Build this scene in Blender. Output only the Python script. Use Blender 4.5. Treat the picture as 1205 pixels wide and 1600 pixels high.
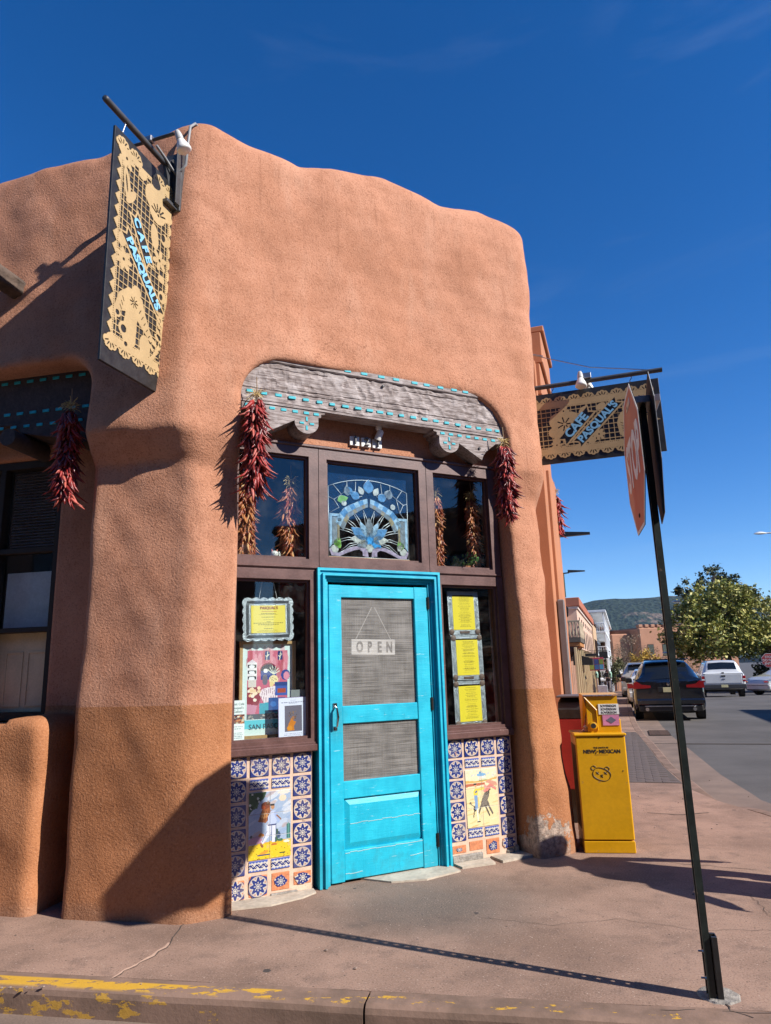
import bpy, bmesh, math, random
import numpy as np
from mathutils import Vector, Matrix
for _o in list(bpy.data.objects): bpy.data.objects.remove(_o)
sc = bpy.context.scene
col = sc.collection
rad = math.radians
# ------------------------------------------------------------------ camera
PITCH, ROLL, EYE = math.atan(250/1090), rad(1.7), 1.48
cam_d = bpy.data.cameras.new('camera'); cam = bpy.data.objects.new('camera', cam_d); col.objects.link(cam)
cam_d.sensor_fit = 'HORIZONTAL'; cam_d.sensor_width = 36.0; cam_d.lens = 36*1090/1205
cam_d.clip_start = 0.05; cam_d.clip_end = 20000
_ex = Vector((1, 0, 0)); _up = Vector((0, -math.sin(PITCH), math.cos(PITCH))); _fw = Vector((0, math.cos(PITCH), math.sin(PITCH)))
_r = _ex*math.cos(ROLL) - _up*math.sin(ROLL); _u = _ex*math.sin(ROLL) + _up*math.cos(ROLL)
_m = Matrix((_r, _u, -_fw)).transposed().to_4x4(); _m.translation = (0, 0, EYE)
cam.matrix_world = _m
sc.camera = cam
# ------------------------------------------------------------------ sky, sun, exposure
SUN_AZ, SUN_EL = -27.5, 36.0
world = bpy.data.worlds.new('World'); sc.world = world; world.use_nodes = True
wn = world.node_tree; wn.nodes.clear()
sky = wn.nodes.new('ShaderNodeTexSky'); sky.sky_type = 'NISHITA'; sky.sun_disc = False
sky.sun_elevation = rad(SUN_EL); sky.sun_rotation = rad(90-SUN_AZ)
sky.altitude = 2100; sky.air_density = 1.0; sky.dust_density = 0.0; sky.ozone_density = 2.5
bg = wn.nodes.new('ShaderNodeBackground'); bg.inputs[1].default_value = 0.108
wo = wn.nodes.new('ShaderNodeOutputWorld')
tcw = wn.nodes.new('ShaderNodeTexCoord'); mpw = wn.nodes.new('ShaderNodeMapping'); mpw.inputs['Scale'].default_value = (1.2, 1.2, 5.5)
mpw.inputs['Rotation'].default_value = (0.12, 0.1, 0.5)
nzw = wn.nodes.new('ShaderNodeTexNoise'); nzw.inputs['Scale'].default_value = 1.9; nzw.inputs['Detail'].default_value = 8; nzw.inputs['Roughness'].default_value = 0.62; nzw.inputs['Distortion'].default_value = 0.7
rpw = wn.nodes.new('ShaderNodeValToRGB'); rpw.color_ramp.elements[0].position = 0.56; rpw.color_ramp.elements[1].position = 0.86
rpw.color_ramp.elements[0].color = (0, 0, 0, 1); rpw.color_ramp.elements[1].color = (.08, .08, .08, 1)
mxw = wn.nodes.new('ShaderNodeMix'); mxw.data_type = 'RGBA'; mxw.inputs[7].default_value = (3.6, 4.2, 5.0, 1)   # thin cirrus, lit like the sky itself
wn.links.new(tcw.outputs['Generated'], mpw.inputs[0]); wn.links.new(mpw.outputs[0], nzw.inputs['Vector'])
wn.links.new(nzw.outputs[0], rpw.inputs[0]); wn.links.new(rpw.outputs[0], mxw.inputs[0])
hsw = wn.nodes.new('ShaderNodeHueSaturation'); hsw.inputs['Saturation'].default_value = 1.36; hsw.inputs['Hue'].default_value = .509; wn.links.new(sky.outputs[0], hsw.inputs['Color']); wn.links.new(hsw.outputs[0], mxw.inputs[6]); wn.links.new(mxw.outputs[2], bg.inputs[0]); wn.links.new(bg.outputs[0], wo.inputs[0])
sun_d = bpy.data.lights.new('sun', 'SUN'); sun_d.energy = 5.0; sun_d.angle = rad(0.53); sun_d.color = (1.0, 0.95, 0.87)
sun = bpy.data.objects.new('sun', sun_d); col.objects.link(sun)
SUN = Vector((math.cos(rad(SUN_EL))*math.cos(rad(SUN_AZ)), math.cos(rad(SUN_EL))*math.sin(rad(SUN_AZ)), math.sin(rad(SUN_EL))))
sun.rotation_euler = SUN.to_track_quat('Z', 'Y').to_euler(); sun.location = SUN*60
sc.view_settings.view_transform = 'Standard'; sc.view_settings.look = 'None'; sc.view_settings.gamma = 1.0; sc.view_settings.use_curve_mapping = False
sc.view_settings.exposure = 0.68
sc.render.resolution_x, sc.render.resolution_y = 771, 1024
# ------------------------------------------------------------------ frames: x along a wall, y into it, z up
def frame(ang, o): return Matrix.Translation(Vector(o)) @ Matrix.Rotation(rad(ang), 4, 'Z')
FC = frame(27, (-0.0694, 5.655, 0))          # corner facade with the door
FL = frame(-12, (-2.099, 4.904, 0))           # wall along the near street
FR = frame(72, (1.461, 6.176, 0))            # wall along the side street
I4 = Matrix.Identity(4)
W = {}
rng = random.Random(7); npr = np.random.RandomState(5)
# ------------------------------------------------------------------ node helpers
class E:
    nt = None
    def __init__(s, k): s.k = k
    @staticmethod
    def put(n, i, v):
        if isinstance(v, E): E.nt.links.new(v.k, n.inputs[i])
        else: n.inputs[i].default_value = v
    @staticmethod
    def m(op, a, b=0.0, c=None):
        n = E.nt.nodes.new('ShaderNodeMath'); n.operation = op; E.put(n, 0, a); E.put(n, 1, b)
        if c is not None: E.put(n, 2, c)
        return E(n.outputs[0])
    def __add__(s, o): return E.m('ADD', s, o)
    __radd__ = __add__
    def __sub__(s, o): return E.m('SUBTRACT', s, o)
    def __rsub__(s, o): return E.m('SUBTRACT', o, s)
    def __mul__(s, o): return E.m('MULTIPLY', s, o)
    __rmul__ = __mul__
    def __truediv__(s, o): return E.m('DIVIDE', s, o)
    def __lt__(s, o): return E.m('LESS_THAN', s, o)
    def __gt__(s, o): return E.m('GREATER_THAN', s, o)
def fn(op, a, b=0.0): return E.m(op, a, b)
def band(x, a, b): return (x > a)*(x < b)
def smooth(x, a, b):
    n = E.nt.nodes.new('ShaderNodeMapRange'); n.interpolation_type = 'SMOOTHSTEP'; E.put(n, 0, x); n.inputs[1].default_value = a; n.inputs[2].default_value = b
    return E(n.outputs[0])
def mixc(f, a, b):
    n = E.nt.nodes.new('ShaderNodeMix'); n.data_type = 'RGBA'; E.put(n, 0, f)
    for i, v in ((6, a), (7, b)):
        if isinstance(v, E): E.nt.links.new(v.k, n.inputs[i])
        else: n.inputs[i].default_value = (*v[:3], 1)
    return E(n.outputs[2])
def coords(kind='Object'):
    if kind == 'World': return E(E.nt.nodes.new('ShaderNodeNewGeometry').outputs['Position'])
    return E(E.nt.nodes.new('ShaderNodeTexCoord').outputs[kind])
def xyz(v):
    n = E.nt.nodes.new('ShaderNodeSeparateXYZ'); E.nt.links.new(v.k, n.inputs[0]); return [E(o) for o in n.outputs]
def scaled(v, s, loc=(0, 0, 0), rot=(0, 0, 0)):
    n = E.nt.nodes.new('ShaderNodeMapping'); E.nt.links.new(v.k, n.inputs[0]); n.inputs['Scale'].default_value = s; n.inputs['Location'].default_value = loc; n.inputs['Rotation'].default_value = rot
    return E(n.outputs[0])
def noise(v, s, d=4, r=.55, dist=0):
    n = E.nt.nodes.new('ShaderNodeTexNoise'); E.nt.links.new(v.k, n.inputs['Vector']); n.inputs['Scale'].default_value = s; n.inputs['Detail'].default_value = d; n.inputs['Roughness'].default_value = r; n.inputs['Distortion'].default_value = dist
    return E(n.outputs[0])
def voro(v, s, feat='F1'):
    n = E.nt.nodes.new('ShaderNodeTexVoronoi'); n.feature = feat; E.nt.links.new(v.k, n.inputs['Vector']); n.inputs['Scale'].default_value = s
    return E(n.outputs[0])
def bump(h, strength=.5, dist=.01):
    n = E.nt.nodes.new('ShaderNodeBump'); E.put(n, 'Height', h); n.inputs['Strength'].default_value = strength; n.inputs['Distance'].default_value = dist
    return E(n.outputs[0])
def mat(name):
    m = bpy.data.materials.new(name); m.use_nodes = True; E.nt = m.node_tree
    return m, m.node_tree.nodes['Principled BSDF']
def setb(b, color=None, rough=None, metal=None, normal=None, spec=None, coat=None):
    for key, v in (('Base Color', color), ('Roughness', rough), ('Metallic', metal), ('Normal', normal), ('Specular IOR Level', spec), ('Coat Weight', coat)):
        if v is None: continue
        if isinstance(v, E): E.nt.links.new(v.k, b.inputs[key])
        elif key == 'Base Color': b.inputs[key].default_value = (*v[:3], 1)
        else: b.inputs[key].default_value = v
def lin(h):
    h = h.lstrip('#'); c = [int(h[i:i+2], 16)/255 for i in (0, 2, 4)]
    return tuple(x/12.92 if x <= .04045 else ((x+.055)/1.055)**2.4 for x in c)
def plain(name, c, rough=.6, metal=0.0, var=.15, vs=6.0, bmp=.15, bs=60.0, bd=.002, spec=.5, coat=0.0, c2=None, mask=None):
    """colour with soft tonal noise, grain relief and optional wear colour"""
    m, b = mat(name); p = coords()
    n1 = noise(p, vs, 5); n2 = noise(p, bs, 4)
    k = (n1-.5)*2*var + 1.0
    base = mixc(smooth(n1*.6+n2*.4, .3, .7), tuple(x*(1-var) for x in c), tuple(min(1, x*(1+var)) for x in c))
    if c2 is not None: base = mixc(smooth(noise(p, mask[0], 6, .65), mask[1], mask[1]+.04), base, c2)
    setb(b, base, (n1*.25+rough-.12), metal, bump(n2, bmp, bd), spec, coat)
    return m
# ------------------------------------------------------------------ mesh helpers
def setp(o, label=None, cat=None, group=None, kind=None):
    for k, v in (('label', label), ('category', cat), ('group', group), ('kind', kind)):
        if v: o[k] = v
    return o
def link(o, parent=None, M=I4):
    col.objects.link(o); W[o.name] = M.copy()
    if parent is not None:
        o.parent = parent; o.matrix_basis = W[parent.name].inverted() @ M
    else: o.matrix_basis = M
    return o
def thing(name, label, cat, M=I4, group=None):
    o = bpy.data.objects.new(name, None); o.empty_display_size = .2
    link(o, None, M); return setp(o, label, cat, group)
def inst(name, mesh, parent, M):
    return link(bpy.data.objects.new(name, mesh), parent, M)
def copy_tree(o, M, parent=None):
    c = o.copy(); col.objects.link(c); c.parent = parent
    if parent is None: c.matrix_basis = M
    W[c.name] = M if parent is None else W[parent.name] @ c.matrix_basis
    for ch in [x for x in bpy.data.objects if x.parent == o]: copy_tree(ch, None, c)
    return c
class MB:
    def __init__(s): s.v, s.f, s.mi, s.cur, s.uv = [], [], [], 0, {}
    def add(s, vs, fs):
        k = len(s.v); s.v += [tuple(p) for p in vs]
        for f in fs: s.f.append(tuple(i+k for i in f)); s.mi.append(s.cur)
        return s
    def box(s, x0, x1, y0, y1, z0, z1, b=0.0, M=None):
        if b <= 0:
            vs = [(x, y, z) for x in (x0, x1) for y in (y0, y1) for z in (z0, z1)]
            fs = [(0, 1, 3, 2), (4, 6, 7, 5), (0, 4, 5, 1), (2, 3, 7, 6), (0, 2, 6, 4), (1, 5, 7, 3)]
        else:
            b = min(b, (x1-x0)*.45, (y1-y0)*.45, (z1-z0)*.45); vs = []; idx = {}
            X, Y, Z = (x0, x1), (y0, y1), (z0, z1); sg = (1, -1)
            for i in (0, 1):
                for j in (0, 1):
                    for k in (0, 1):
                        for a in range(3):
                            p = [X[i]+sg[i]*b, Y[j]+sg[j]*b, Z[k]+sg[k]*b]; p[a] = (X[i], Y[j], Z[k])[a]
                            idx[i, j, k, a] = len(vs); vs.append(tuple(p))
            fs = []
            for i in (0, 1):
                q = [idx[i, 0, 0, 0], idx[i, 0, 1, 0], idx[i, 1, 1, 0], idx[i, 1, 0, 0]]; fs.append(tuple(q if i == 0 else q[::-1]))
                q = [idx[0, i, 0, 1], idx[1, i, 0, 1], idx[1, i, 1, 1], idx[0, i, 1, 1]]; fs.append(tuple(q if i == 0 else q[::-1]))
                q = [idx[0, 0, i, 2], idx[0, 1, i, 2], idx[1, 1, i, 2], idx[1, 0, i, 2]]; fs.append(tuple(q if i == 0 else q[::-1]))
            for i in (0, 1):
                for j in (0, 1):
                    q = [idx[i, j, 0, 0], idx[i, j, 1, 0], idx[i, j, 1, 1], idx[i, j, 0, 1]]; fs.append(tuple(q if (i+j) % 2 else q[::-1]))
                    q = [idx[i, 0, j, 0], idx[i, 1, j, 0], idx[i, 1, j, 2], idx[i, 0, j, 2]]; fs.append(tuple(q if (i+j) % 2 == 0 else q[::-1]))
                    q = [idx[0, i, j, 1], idx[1, i, j, 1], idx[1, i, j, 2], idx[0, i, j, 2]]; fs.append(tuple(q if (i+j) % 2 else q[::-1]))
                    for k in (0, 1):
                        q = [idx[i, j, k, 0], idx[i, j, k, 1], idx[i, j, k, 2]]; fs.append(tuple(q if (i+j+k) % 2 == 0 else q[::-1]))
        if M is not None: vs = [tuple(M @ Vector(p)) for p in vs]
        return s.add(vs, fs)
    def prism(s, pts, y0, y1, b=0.0):
        """polygon in x,z extruded from y0 (front) to y1"""
        n = len(pts); vs = [(x, y0, z) for x, z in pts] + [(x, y1, z) for x, z in pts]
        a = sum(pts[i][0]*pts[(i+1) % n][1]-pts[(i+1) % n][0]*pts[i][1] for i in range(n))
        fs = [tuple(range(n)), tuple(range(2*n-1, n-1, -1))] + [(i, i+n, (i+1) % n+n, (i+1) % n) for i in range(n)]
        if a < 0: fs = [f[::-1] for f in fs]
        return s.add(vs, fs)
    def slab(s, pts, z0, z1):
        n = len(pts); a = sum(pts[i][0]*pts[(i+1) % n][1]-pts[(i+1) % n][0]*pts[i][1] for i in range(n))
        if a < 0: pts = pts[::-1]
        zz = (lambda q, x, y: q(x, y) if callable(q) else q)
        vs = [(x, y, zz(z1, x, y)) for x, y in pts] + [(x, y, zz(z0, x, y)) for x, y in pts]
        return s.add(vs, [tuple(range(n)), tuple(range(2*n-1, n-1, -1))] + [(i, i+n, (i+1) % n+n, (i+1) % n) for i in range(n)])
    def tube(s, pts, r, n=8, cap=True):
        pts = [Vector(p) for p in pts]; m = len(pts); rs = r if isinstance(r, (list, tuple)) else [r]*m; k = len(s.v); vs = []; up = None
        for i, p in enumerate(pts):
            t = (pts[min(i+1, m-1)]-pts[max(i-1, 0)]).normalized()
            if up is None: up = Vector((0, 0, 1)) if abs(t.z) < .9 else Vector((1, 0, 0))
            a = t.cross(up).normalized(); c = a.cross(t).normalized(); up = c
            for j in range(n):
                q = 2*math.pi*j/n; vs.append(tuple(p + (a*math.cos(q)+c*math.sin(q))*rs[i]))
        fs = [(i*n+j, i*n+(j+1) % n, (i+1)*n+(j+1) % n, (i+1)*n+j) for i in range(m-1) for j in range(n)]
        if cap: fs += [tuple(range(n-1, -1, -1)), tuple((m-1)*n+j for j in range(n))]
        return s.add(vs, fs)
    def lathe(s, prof, n=16, M=I4, cap=True):
        vs = [tuple(M @ Vector((r*math.cos(2*math.pi*j/n), r*math.sin(2*math.pi*j/n), z))) for r, z in prof for j in range(n)]; m = len(prof)
        fs = [(i*n+j, i*n+(j+1) % n, (i+1)*n+(j+1) % n, (i+1)*n+j) for i in range(m-1) for j in range(n)]
        if cap: fs += [tuple(range(n-1, -1, -1)), tuple((m-1)*n+j for j in range(n))]
        return s.add(vs, fs)
    def mesh(s, name, mats, sm=False):
        me = bpy.data.meshes.new(name); me.from_pydata(s.v, [], s.f)
        for m in (mats if isinstance(mats, (list, tuple)) else [mats]): me.materials.append(m)
        if max(s.mi, default=0): me.polygons.foreach_set('material_index', s.mi)
        if sm: me.polygons.foreach_set('use_smooth', [True]*len(s.f))
        me.update(); return me
    def obj(s, name, mats, parent=None, M=I4, sm=False, **kw):
        o = link(bpy.data.objects.new(name, s.mesh(name, mats, sm)), parent, M); return setp(o, **kw)
def auto(o, a=40):
    """smooth shading with sharp edges above an angle"""
    me = o.data; me.polygons.foreach_set('use_smooth', [True]*len(me.polygons))
    bm = bmesh.new(); bm.from_mesh(me); t = rad(a)
    for e in bm.edges: e.smooth = len(e.link_faces) == 2 and e.calc_face_angle(0) < t
    bm.to_mesh(me); bm.free(); return o
def boxo(name, m, parent, M, *d, b=.003, **kw): return MB().box(*d, b=b).obj(name, m, parent, M, **kw)
def text(s, size, m, parent, M, name='lettering', ext=.002, align='CENTER', sx=1.0, bold=0.0):
    cu = bpy.data.curves.new(name, 'FONT'); cu.body = s; cu.size = size; cu.extrude = ext; cu.align_x = align; cu.align_y = 'CENTER'; cu.offset = bold; cu.resolution_u = 3
    t = bpy.data.objects.new(name+'_t', cu); me = bpy.data.meshes.new_from_object(t); bpy.data.objects.remove(t); bpy.data.curves.remove(cu)
    me.materials.clear(); me.materials.append(m)
    # text lies in x,y facing +z: stand it up so it reads on the -y side
    me.transform(Matrix.Diagonal((sx, 1, 1, 1))); me.transform(Matrix.Rotation(rad(90), 4, 'X'))
    return inst(name, me, parent, M)
def art(name, w, h, f, nx, ny, m, parent, M, y=0.0):
    """printed sheet: flat grid in x,z at depth y, coloured cell by cell by f(x,y) -> linear rgb arrays (x right, y up, 0..1)"""
    gx, gz = np.meshgrid(np.linspace(-w/2, w/2, nx+1), np.linspace(-h/2, h/2, ny+1))
    v = np.stack([gx.ravel(), np.full(gx.size, y), gz.ravel()], 1)
    i = np.arange(ny)[:, None]*(nx+1)+np.arange(nx)[None, :]
    fc = np.stack([i, i+1, i+nx+2, i+nx+1], -1).reshape(-1, 4)
    me = bpy.data.meshes.new(name); me.from_pydata(v.tolist(), [], fc.tolist()); me.materials.append(m)
    cx, cy = np.meshgrid((np.arange(nx)+.5)/nx, (np.arange(ny)+.5)/ny)
    c = f(cx, cy); c = np.concatenate([c.reshape(-1, 3), np.ones((nx*ny, 1))], 1)
    at = me.color_attributes.new('print', 'FLOAT_COLOR', 'CORNER'); at.data.foreach_set('color', np.repeat(c, 4, axis=0).astype(np.float32).ravel())
    return inst(name, me, parent, M)
class Canvas:
    def __init__(s, X, Y, base): s.X, s.Y = X, Y; s.c = np.broadcast_to(np.array(lin(base)), X.shape+(3,)).copy()
    def put(s, mask, h, a=1.0):
        c = np.array(lin(h)); s.c[mask] = s.c[mask]*(1-a)+c*a
    def ell(s, x, y, rx, ry, h, ang=0, a=1.0):
        dx, dy = s.X-x, s.Y-y; q = math.radians(ang); u = dx*math.cos(q)+dy*math.sin(q); v = -dx*math.sin(q)+dy*math.cos(q)
        s.put((u/rx)**2+(v/ry)**2 < 1, h, a)
    def rect(s, x0, x1, y0, y1, h, a=1.0): s.put((s.X > x0) & (s.X < x1) & (s.Y > y0) & (s.Y < y1), h, a)
    def line(s, x0, y0, x1, y1, t, h, a=1.0):
        L = max(1e-6, (x1-x0)**2+(y1-y0)**2); k = np.clip(((s.X-x0)*(x1-x0)+(s.Y-y0)*(y1-y0))/L, 0, 1)
        s.put((s.X-x0-k*(x1-x0))**2+(s.Y-y0-k*(y1-y0))**2 < t*t, h, a)
    def poly(s, pts, h, a=1.0):
        ins = np.zeros(s.X.shape, bool); n = len(pts)
        for i in range(n):
            (x0, y0), (x1, y1) = pts[i], pts[(i+1) % n]
            ins ^= ((y0 > s.Y) != (y1 > s.Y)) & (s.X < (x1-x0)*(s.Y-y0)/((y1-y0) or 1e-9)+x0)
        s.put(ins, h, a)
    def grain(s, amt, seed=1): s.c *= 1+np.random.RandomState(seed).uniform(-amt, amt, s.X.shape)[..., None]; return s
# ================================================================== materials
def m_stucco():
    m, b = mat('adobe_stucco'); p = coords('World'); x, y, z = xyz(p)
    big = noise(p, 1.3, 4, .6); mid = noise(p, 7, 5, .6); fine = noise(p, 115, 3, .75); grit = noise(p, 62, 2, .6)
    c = mixc(smooth(big, .3, .7), (.428, .196, .116), (.530, .258, .162))
    c = mixc(smooth(noise(p, 2.6, 5, .65, .4), .52, .72)*.5, c, (.345, .150, .086)); c = mixc(smooth(mid, .42, .72)*.4, c, (.35, .152, .088))
    wash = smooth(noise(scaled(p, (3.2, 3.2, .7)), 1.6, 4), .5, .75)
    c = mixc(wash*.3, c, (.56, .325, .225))
    streak = smooth(noise(scaled(p, (5, 5, .35)), 2.2, 5, .65), .56, .8)*.5
    c = mixc(streak, c, (.30, .135, .080))
    drip = smooth(noise(scaled(p, (9, 9, .22)), 2.0, 4, .6), .58, .72)*smooth(z+noise(p, 1.1, 2)*1.4, 5.2, 6.4); c = mixc(drip*.45, c, (.25, .105, .06))
    wq = E.nt.nodes.new('ShaderNodeVectorMath'); wq.operation = 'ADD'; nv = E.nt.nodes.new('ShaderNodeTexNoise'); nv.inputs['Scale'].default_value = 3.0; nv.inputs['Detail'].default_value = 5; E.nt.links.new(p.k, nv.inputs['Vector']); E.nt.links.new(p.k, wq.inputs[0]); E.nt.links.new(nv.outputs['Color'], wq.inputs[1])
    crk = (voro(E(wq.outputs[0]), .9, 'DISTANCE_TO_EDGE') < .003)*smooth(noise(p, .9, 3), .56, .62); c = mixc(crk*.5, c, (.17, .07, .04))
    dado = (z + (noise(p, 5, 2)-.5)*.012) < 1.305           # the lower wall was repainted in a browner tone
    c = mixc(dado*.78, c, mixc(smooth(big, .3, .7), (.32, .128, .050), (.40, .165, .066)))
    dx, dy, dz = x-1.18, y-5.98, z-.12
    chip = smooth(noise(p, 9, 6, .7)*.78 - fn('SQRT', dx*dx+dy*dy*.6+dz*dz*2.0), .13, .15)
    c = mixc(chip, c, mixc(smooth(noise(p, 26, 5, .7), .35, .65), (.20, .16, .135), (.47, .36, .29)))
    foot = smooth(z+noise(p, 6, 5)*.16, .2, .1)
    c = mixc(foot*.55, c, (.30, .17, .11))
    pit = smooth(fine*.5+grit*.5, .49, .39); c = mixc(pit*.45, c, (.20, .075, .038)); c = mixc(smooth(fine*.5+grit*.5, .55, .66)*.35, c, (.60, .34, .22))
    hgt = fine*1.2+grit*1.3+mid*1.2-chip*2.5-crk*1.5
    setb(b, c, .93, None, bump(hgt, .42, .012), .15); return m
STUCCO = m_stucco()
def m_walk():
    m, b = mat('red_concrete'); p = coords('World'); x, y, z = xyz(p)
    n1 = noise(p, .9, 6, .62); n2 = noise(p, 5, 6, .65); n3 = noise(p, 95, 3, .75); n4 = noise(p, 28, 4)
    c = mixc(smooth(n1, .36, .64), (.200, .127, .094), (.325, .208, .155))
    c = mixc(smooth(n2, .48, .72)*.6, c, (.135, .090, .072))
    dx, dy = x-.25, y-5.0                                   # trodden grey patch in front of the door
    c = mixc(smooth(fn('SQRT', dx*dx*.8+dy*dy)+n2*.7, 1.25, .45)*.75, c, (.112, .096, .084))
    c = mixc(smooth(n3, .57, .66)*.75, c, (.40, .29, .23)); c = mixc(smooth(n3, .44, .34)*.75, c, (.055, .038, .03))
    ol = smooth(noise(scaled(p, (1, 1, 1), (4, 1, 0)), 1.7, 5, .6), .60, .72); c = mixc(ol*.45, c, (.085, .065, .055))
    v = voro(p, 2.3); cell = noise(p, 2.0, 0)
    c = mixc((v+(n4-.5)*.05 < .050)*(cell > .36), c, (.065, .052, .048))    # trodden gum
    v2 = voro(scaled(p, (1, 1, 1), (3.3, 7.7, 0)), 4.1); c = mixc((v2+(n4-.5)*.04 < .032)*.9, c, (.05, .042, .04))
    fl = voro(p, 26); c = mixc((fl < .10)*(noise(p, 19, 1) > .5)*.7, c, (.50, .39, .32)); fl2 = voro(scaled(p, (1, 1, 1), (.37, .71, 0)), 21); c = mixc((fl2 < .11)*(noise(p, 13, 1) > .52)*.75, c, (.05, .036, .03))
    setb(b, c, .88, None, bump(n3*1.0+n2*.8+n4*.6, .25, .006), .25); return m
WALK = m_walk()
def m_kerb():
    m, b = mat('kerb_concrete'); p = coords('World'); x, y, z = xyz(p)
    n1 = noise(p, 3, 6, .65); n2 = noise(p, 60, 4, .7); n3 = noise(scaled(p, (1.2, 3, 3)), 4.5, 7, .7)
    c = mixc(smooth(n1, .35, .65), (.15, .098, .072), (.25, .16, .12))
    c = mixc(smooth(n2, .55, .8)*.4, c, (.12, .085, .07))
    side = y + x*.185
    t = side-3.575                                        # distance across the kerb from its street face
    lim = smooth(x, .25, -1.7)*.15-.035
    top = (z > -.012)*smooth(t, .115, .10)*smooth(t, .01, .03)
    face = (z < -.012)*.75
    yel = (n3 + lim > .565)*top + (n3+lim-.03 > .645)*face
    c = mixc(fn('MINIMUM', yel, 1.0)*(x < 1.2)*.92, c, mixc(n2, (.50, .27, .02), (.62, .36, .035)))
    setb(b, c, .85, None, bump(n2*.5+n1+yel*.25, .45, .008), .3); return m
KERB = m_kerb()
def m_asphalt():
    m, b = mat('asphalt'); p = coords('World'); n1 = noise(p, .35, 6, .6); n2 = noise(p, 160, 2, .8); n3 = noise(scaled(p, (.25, 2.2, 1), (0, 0, 0), (0, 0, .31)), 1.1, 5)
    c = mixc(smooth(n1, .35, .65), (.075, .069, .065), (.11, .10, .095)); c = mixc(smooth(n3, .5, .7)*.5, c, (.08, .073, .07))
    c = mixc(smooth(n2, .58, .75)*.5, c, (.2, .18, .17))
    setb(b, c, .85, None, bump(n2, .5, .006), .3); return m
ASPH = m_asphalt()
WOOD = None
def m_weathered():
    m, b = mat('weathered_timber'); p = coords(); q = scaled(p, (2.2, 26, 26)); q2 = scaled(p, (5, 90, 90))
    g = noise(q, 3, 6, .6, .6); g2 = noise(q2, 2, 4, .7); n = noise(p, 9, 5); blotch = noise(p, 2.5, 3)
    c = mixc(smooth(g, .32, .68), (.13, .095, .085), (.40, .345, .33)); c = mixc(smooth(n, .45, .75)*.6, c, (.52, .47, .46))
    c = mixc(smooth(g2, .56, .68)*.8, c, (.04, .026, .022)); c = mixc(smooth(blotch, .5, .7)*.4, c, (.15, .09, .07))
    setb(b, c, .75, None, bump(g*1.0+g2*.8+n*.5, .4, .008), .3); return m
WOOD = m_weathered()
BROWN = plain('brown_frame_paint', (.105, .050, .044), .42, var=.25, vs=9, bmp=.35, bs=75, bd=.002, spec=.5, c2=(.30, .2, .17), mask=(34, .685))
def m_turq(name, c1, c2, wear=(.36, .62, .66), th=.62):
    m, b = mat(name); p = coords(); q = scaled(p, (3, 3, 45)) if False else scaled(p, (7, 7, 60))
    g = noise(q, 1.4, 5, .6); n = noise(p, 6, 5); f = noise(p, 130, 3); k = noise(scaled(p, (2.4, 8, 22)), 3.0, 6, .7)
    c = mixc(smooth(n, .3, .7), c1, c2)
    c = mixc(smooth(k, th, th+.07)*.75, c, wear); c = mixc(smooth(noise(p, 17, 6, .7), .70, .73)*.8, c, (.05, .09, .10))
    c = mixc(smooth(noise(scaled(p, (1, 1, .25)), 30, 4), .68, .74)*.4, c, (.02, .16, .22))
    x, y, z = xyz(p); gr = smooth(noise(p, 5, 5, .65)+smooth(z, .45, .0)*.22, .60, .78); c = mixc(gr*.32, c, (.03, .14, .17))
    hx, hz = x+.40, z-1.13; c = mixc(smooth(fn('SQRT', hx*hx*2.5+hz*hz)+noise(p, 14, 4)*.1, .24, .10)*.35, c, (.03, .10, .12))
    brush = noise(scaled(p, (55, 30, 3)), 2.0, 3); c = mixc(smooth(brush, .55, .75)*.22, c, (.03, .55, .66))
    setb(b, c, .38+n*.2, None, bump(g*.8+f*.25+k+brush*.6, .40, .003), .45); return m
TURQ = m_turq('turquoise_paint', (.003, .34, .49), (.008, .44, .60))
TURQ2 = plain('turquoise_inlay', (.012, .36, .43), .6, var=.3, vs=30)
BLACK = plain('black_metal', (.018, .017, .017), .42, metal=0, var=.4, vs=14, bmp=.2)
IRON = plain('grey_iron_paint', (.055, .055, .058), .4, var=.3, vs=10, bmp=.15, c2=(.13, .09, .07), mask=(22, .67))
GREENPOST = plain('dark_green_post', (.014, .02, .017), .5, var=.5, vs=12, bmp=.4, c2=(.11, .075, .055), mask=(26, .66))
WHITEP = plain('white_paint', (.72, .71, .68), .5, var=.06)
CHROME = plain('chrome', (.62, .62, .63), .18, metal=1.0, var=.05, bmp=.02)
STEEL = plain('dull_steel', (.33, .33, .34), .38, metal=1.0, var=.2, bmp=.1)
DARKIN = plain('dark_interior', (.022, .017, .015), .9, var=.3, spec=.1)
RUBBER = plain('rubber', (.02, .02, .021), .8, var=.2)
REDPLAST = plain('tail_light_red', (.30, .012, .015), .15, var=.1, coat=.8)
PAPERW = plain('white_paper', (.74, .73, .71), .7, var=.04, bmp=.05)
STONE = plain('pale_flagstone', (.42, .36, .29), .8, var=.25, vs=5, bmp=.5, bs=30, bd=.006)
GROUT = plain('pink_grout', (.56, .40, .30), .9, var=.18, vs=14, bmp=.4, bs=90, c2=(.35, .24, .18), mask=(16, .62))
CEMENT = plain('grey_cement', (.25, .225, .20), .95, var=.35, vs=20, bmp=.9, bs=50, bd=.012)
TERRA = plain('bare_terracotta', (.50, .185, .085), .9, var=.25, vs=16, bmp=.8, bs=45, bd=.008, c2=(.66, .36, .22), mask=(20, .62))
RAFFIA = plain('raffia', (.52, .39, .17), .8, var=.3, vs=30)
TWINE = plain('twine', (.30, .2, .12), .9)
def m_print():
    m, b = mat('printed_sheet'); n = E.nt.nodes.new('ShaderNodeAttribute'); n.attribute_name = 'print'
    p = coords(); setb(b, E(n.outputs['Color']), .5, None, bump(noise(p, 70, 3), .06, .002), .4); return m
PRINT = m_print()
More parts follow.
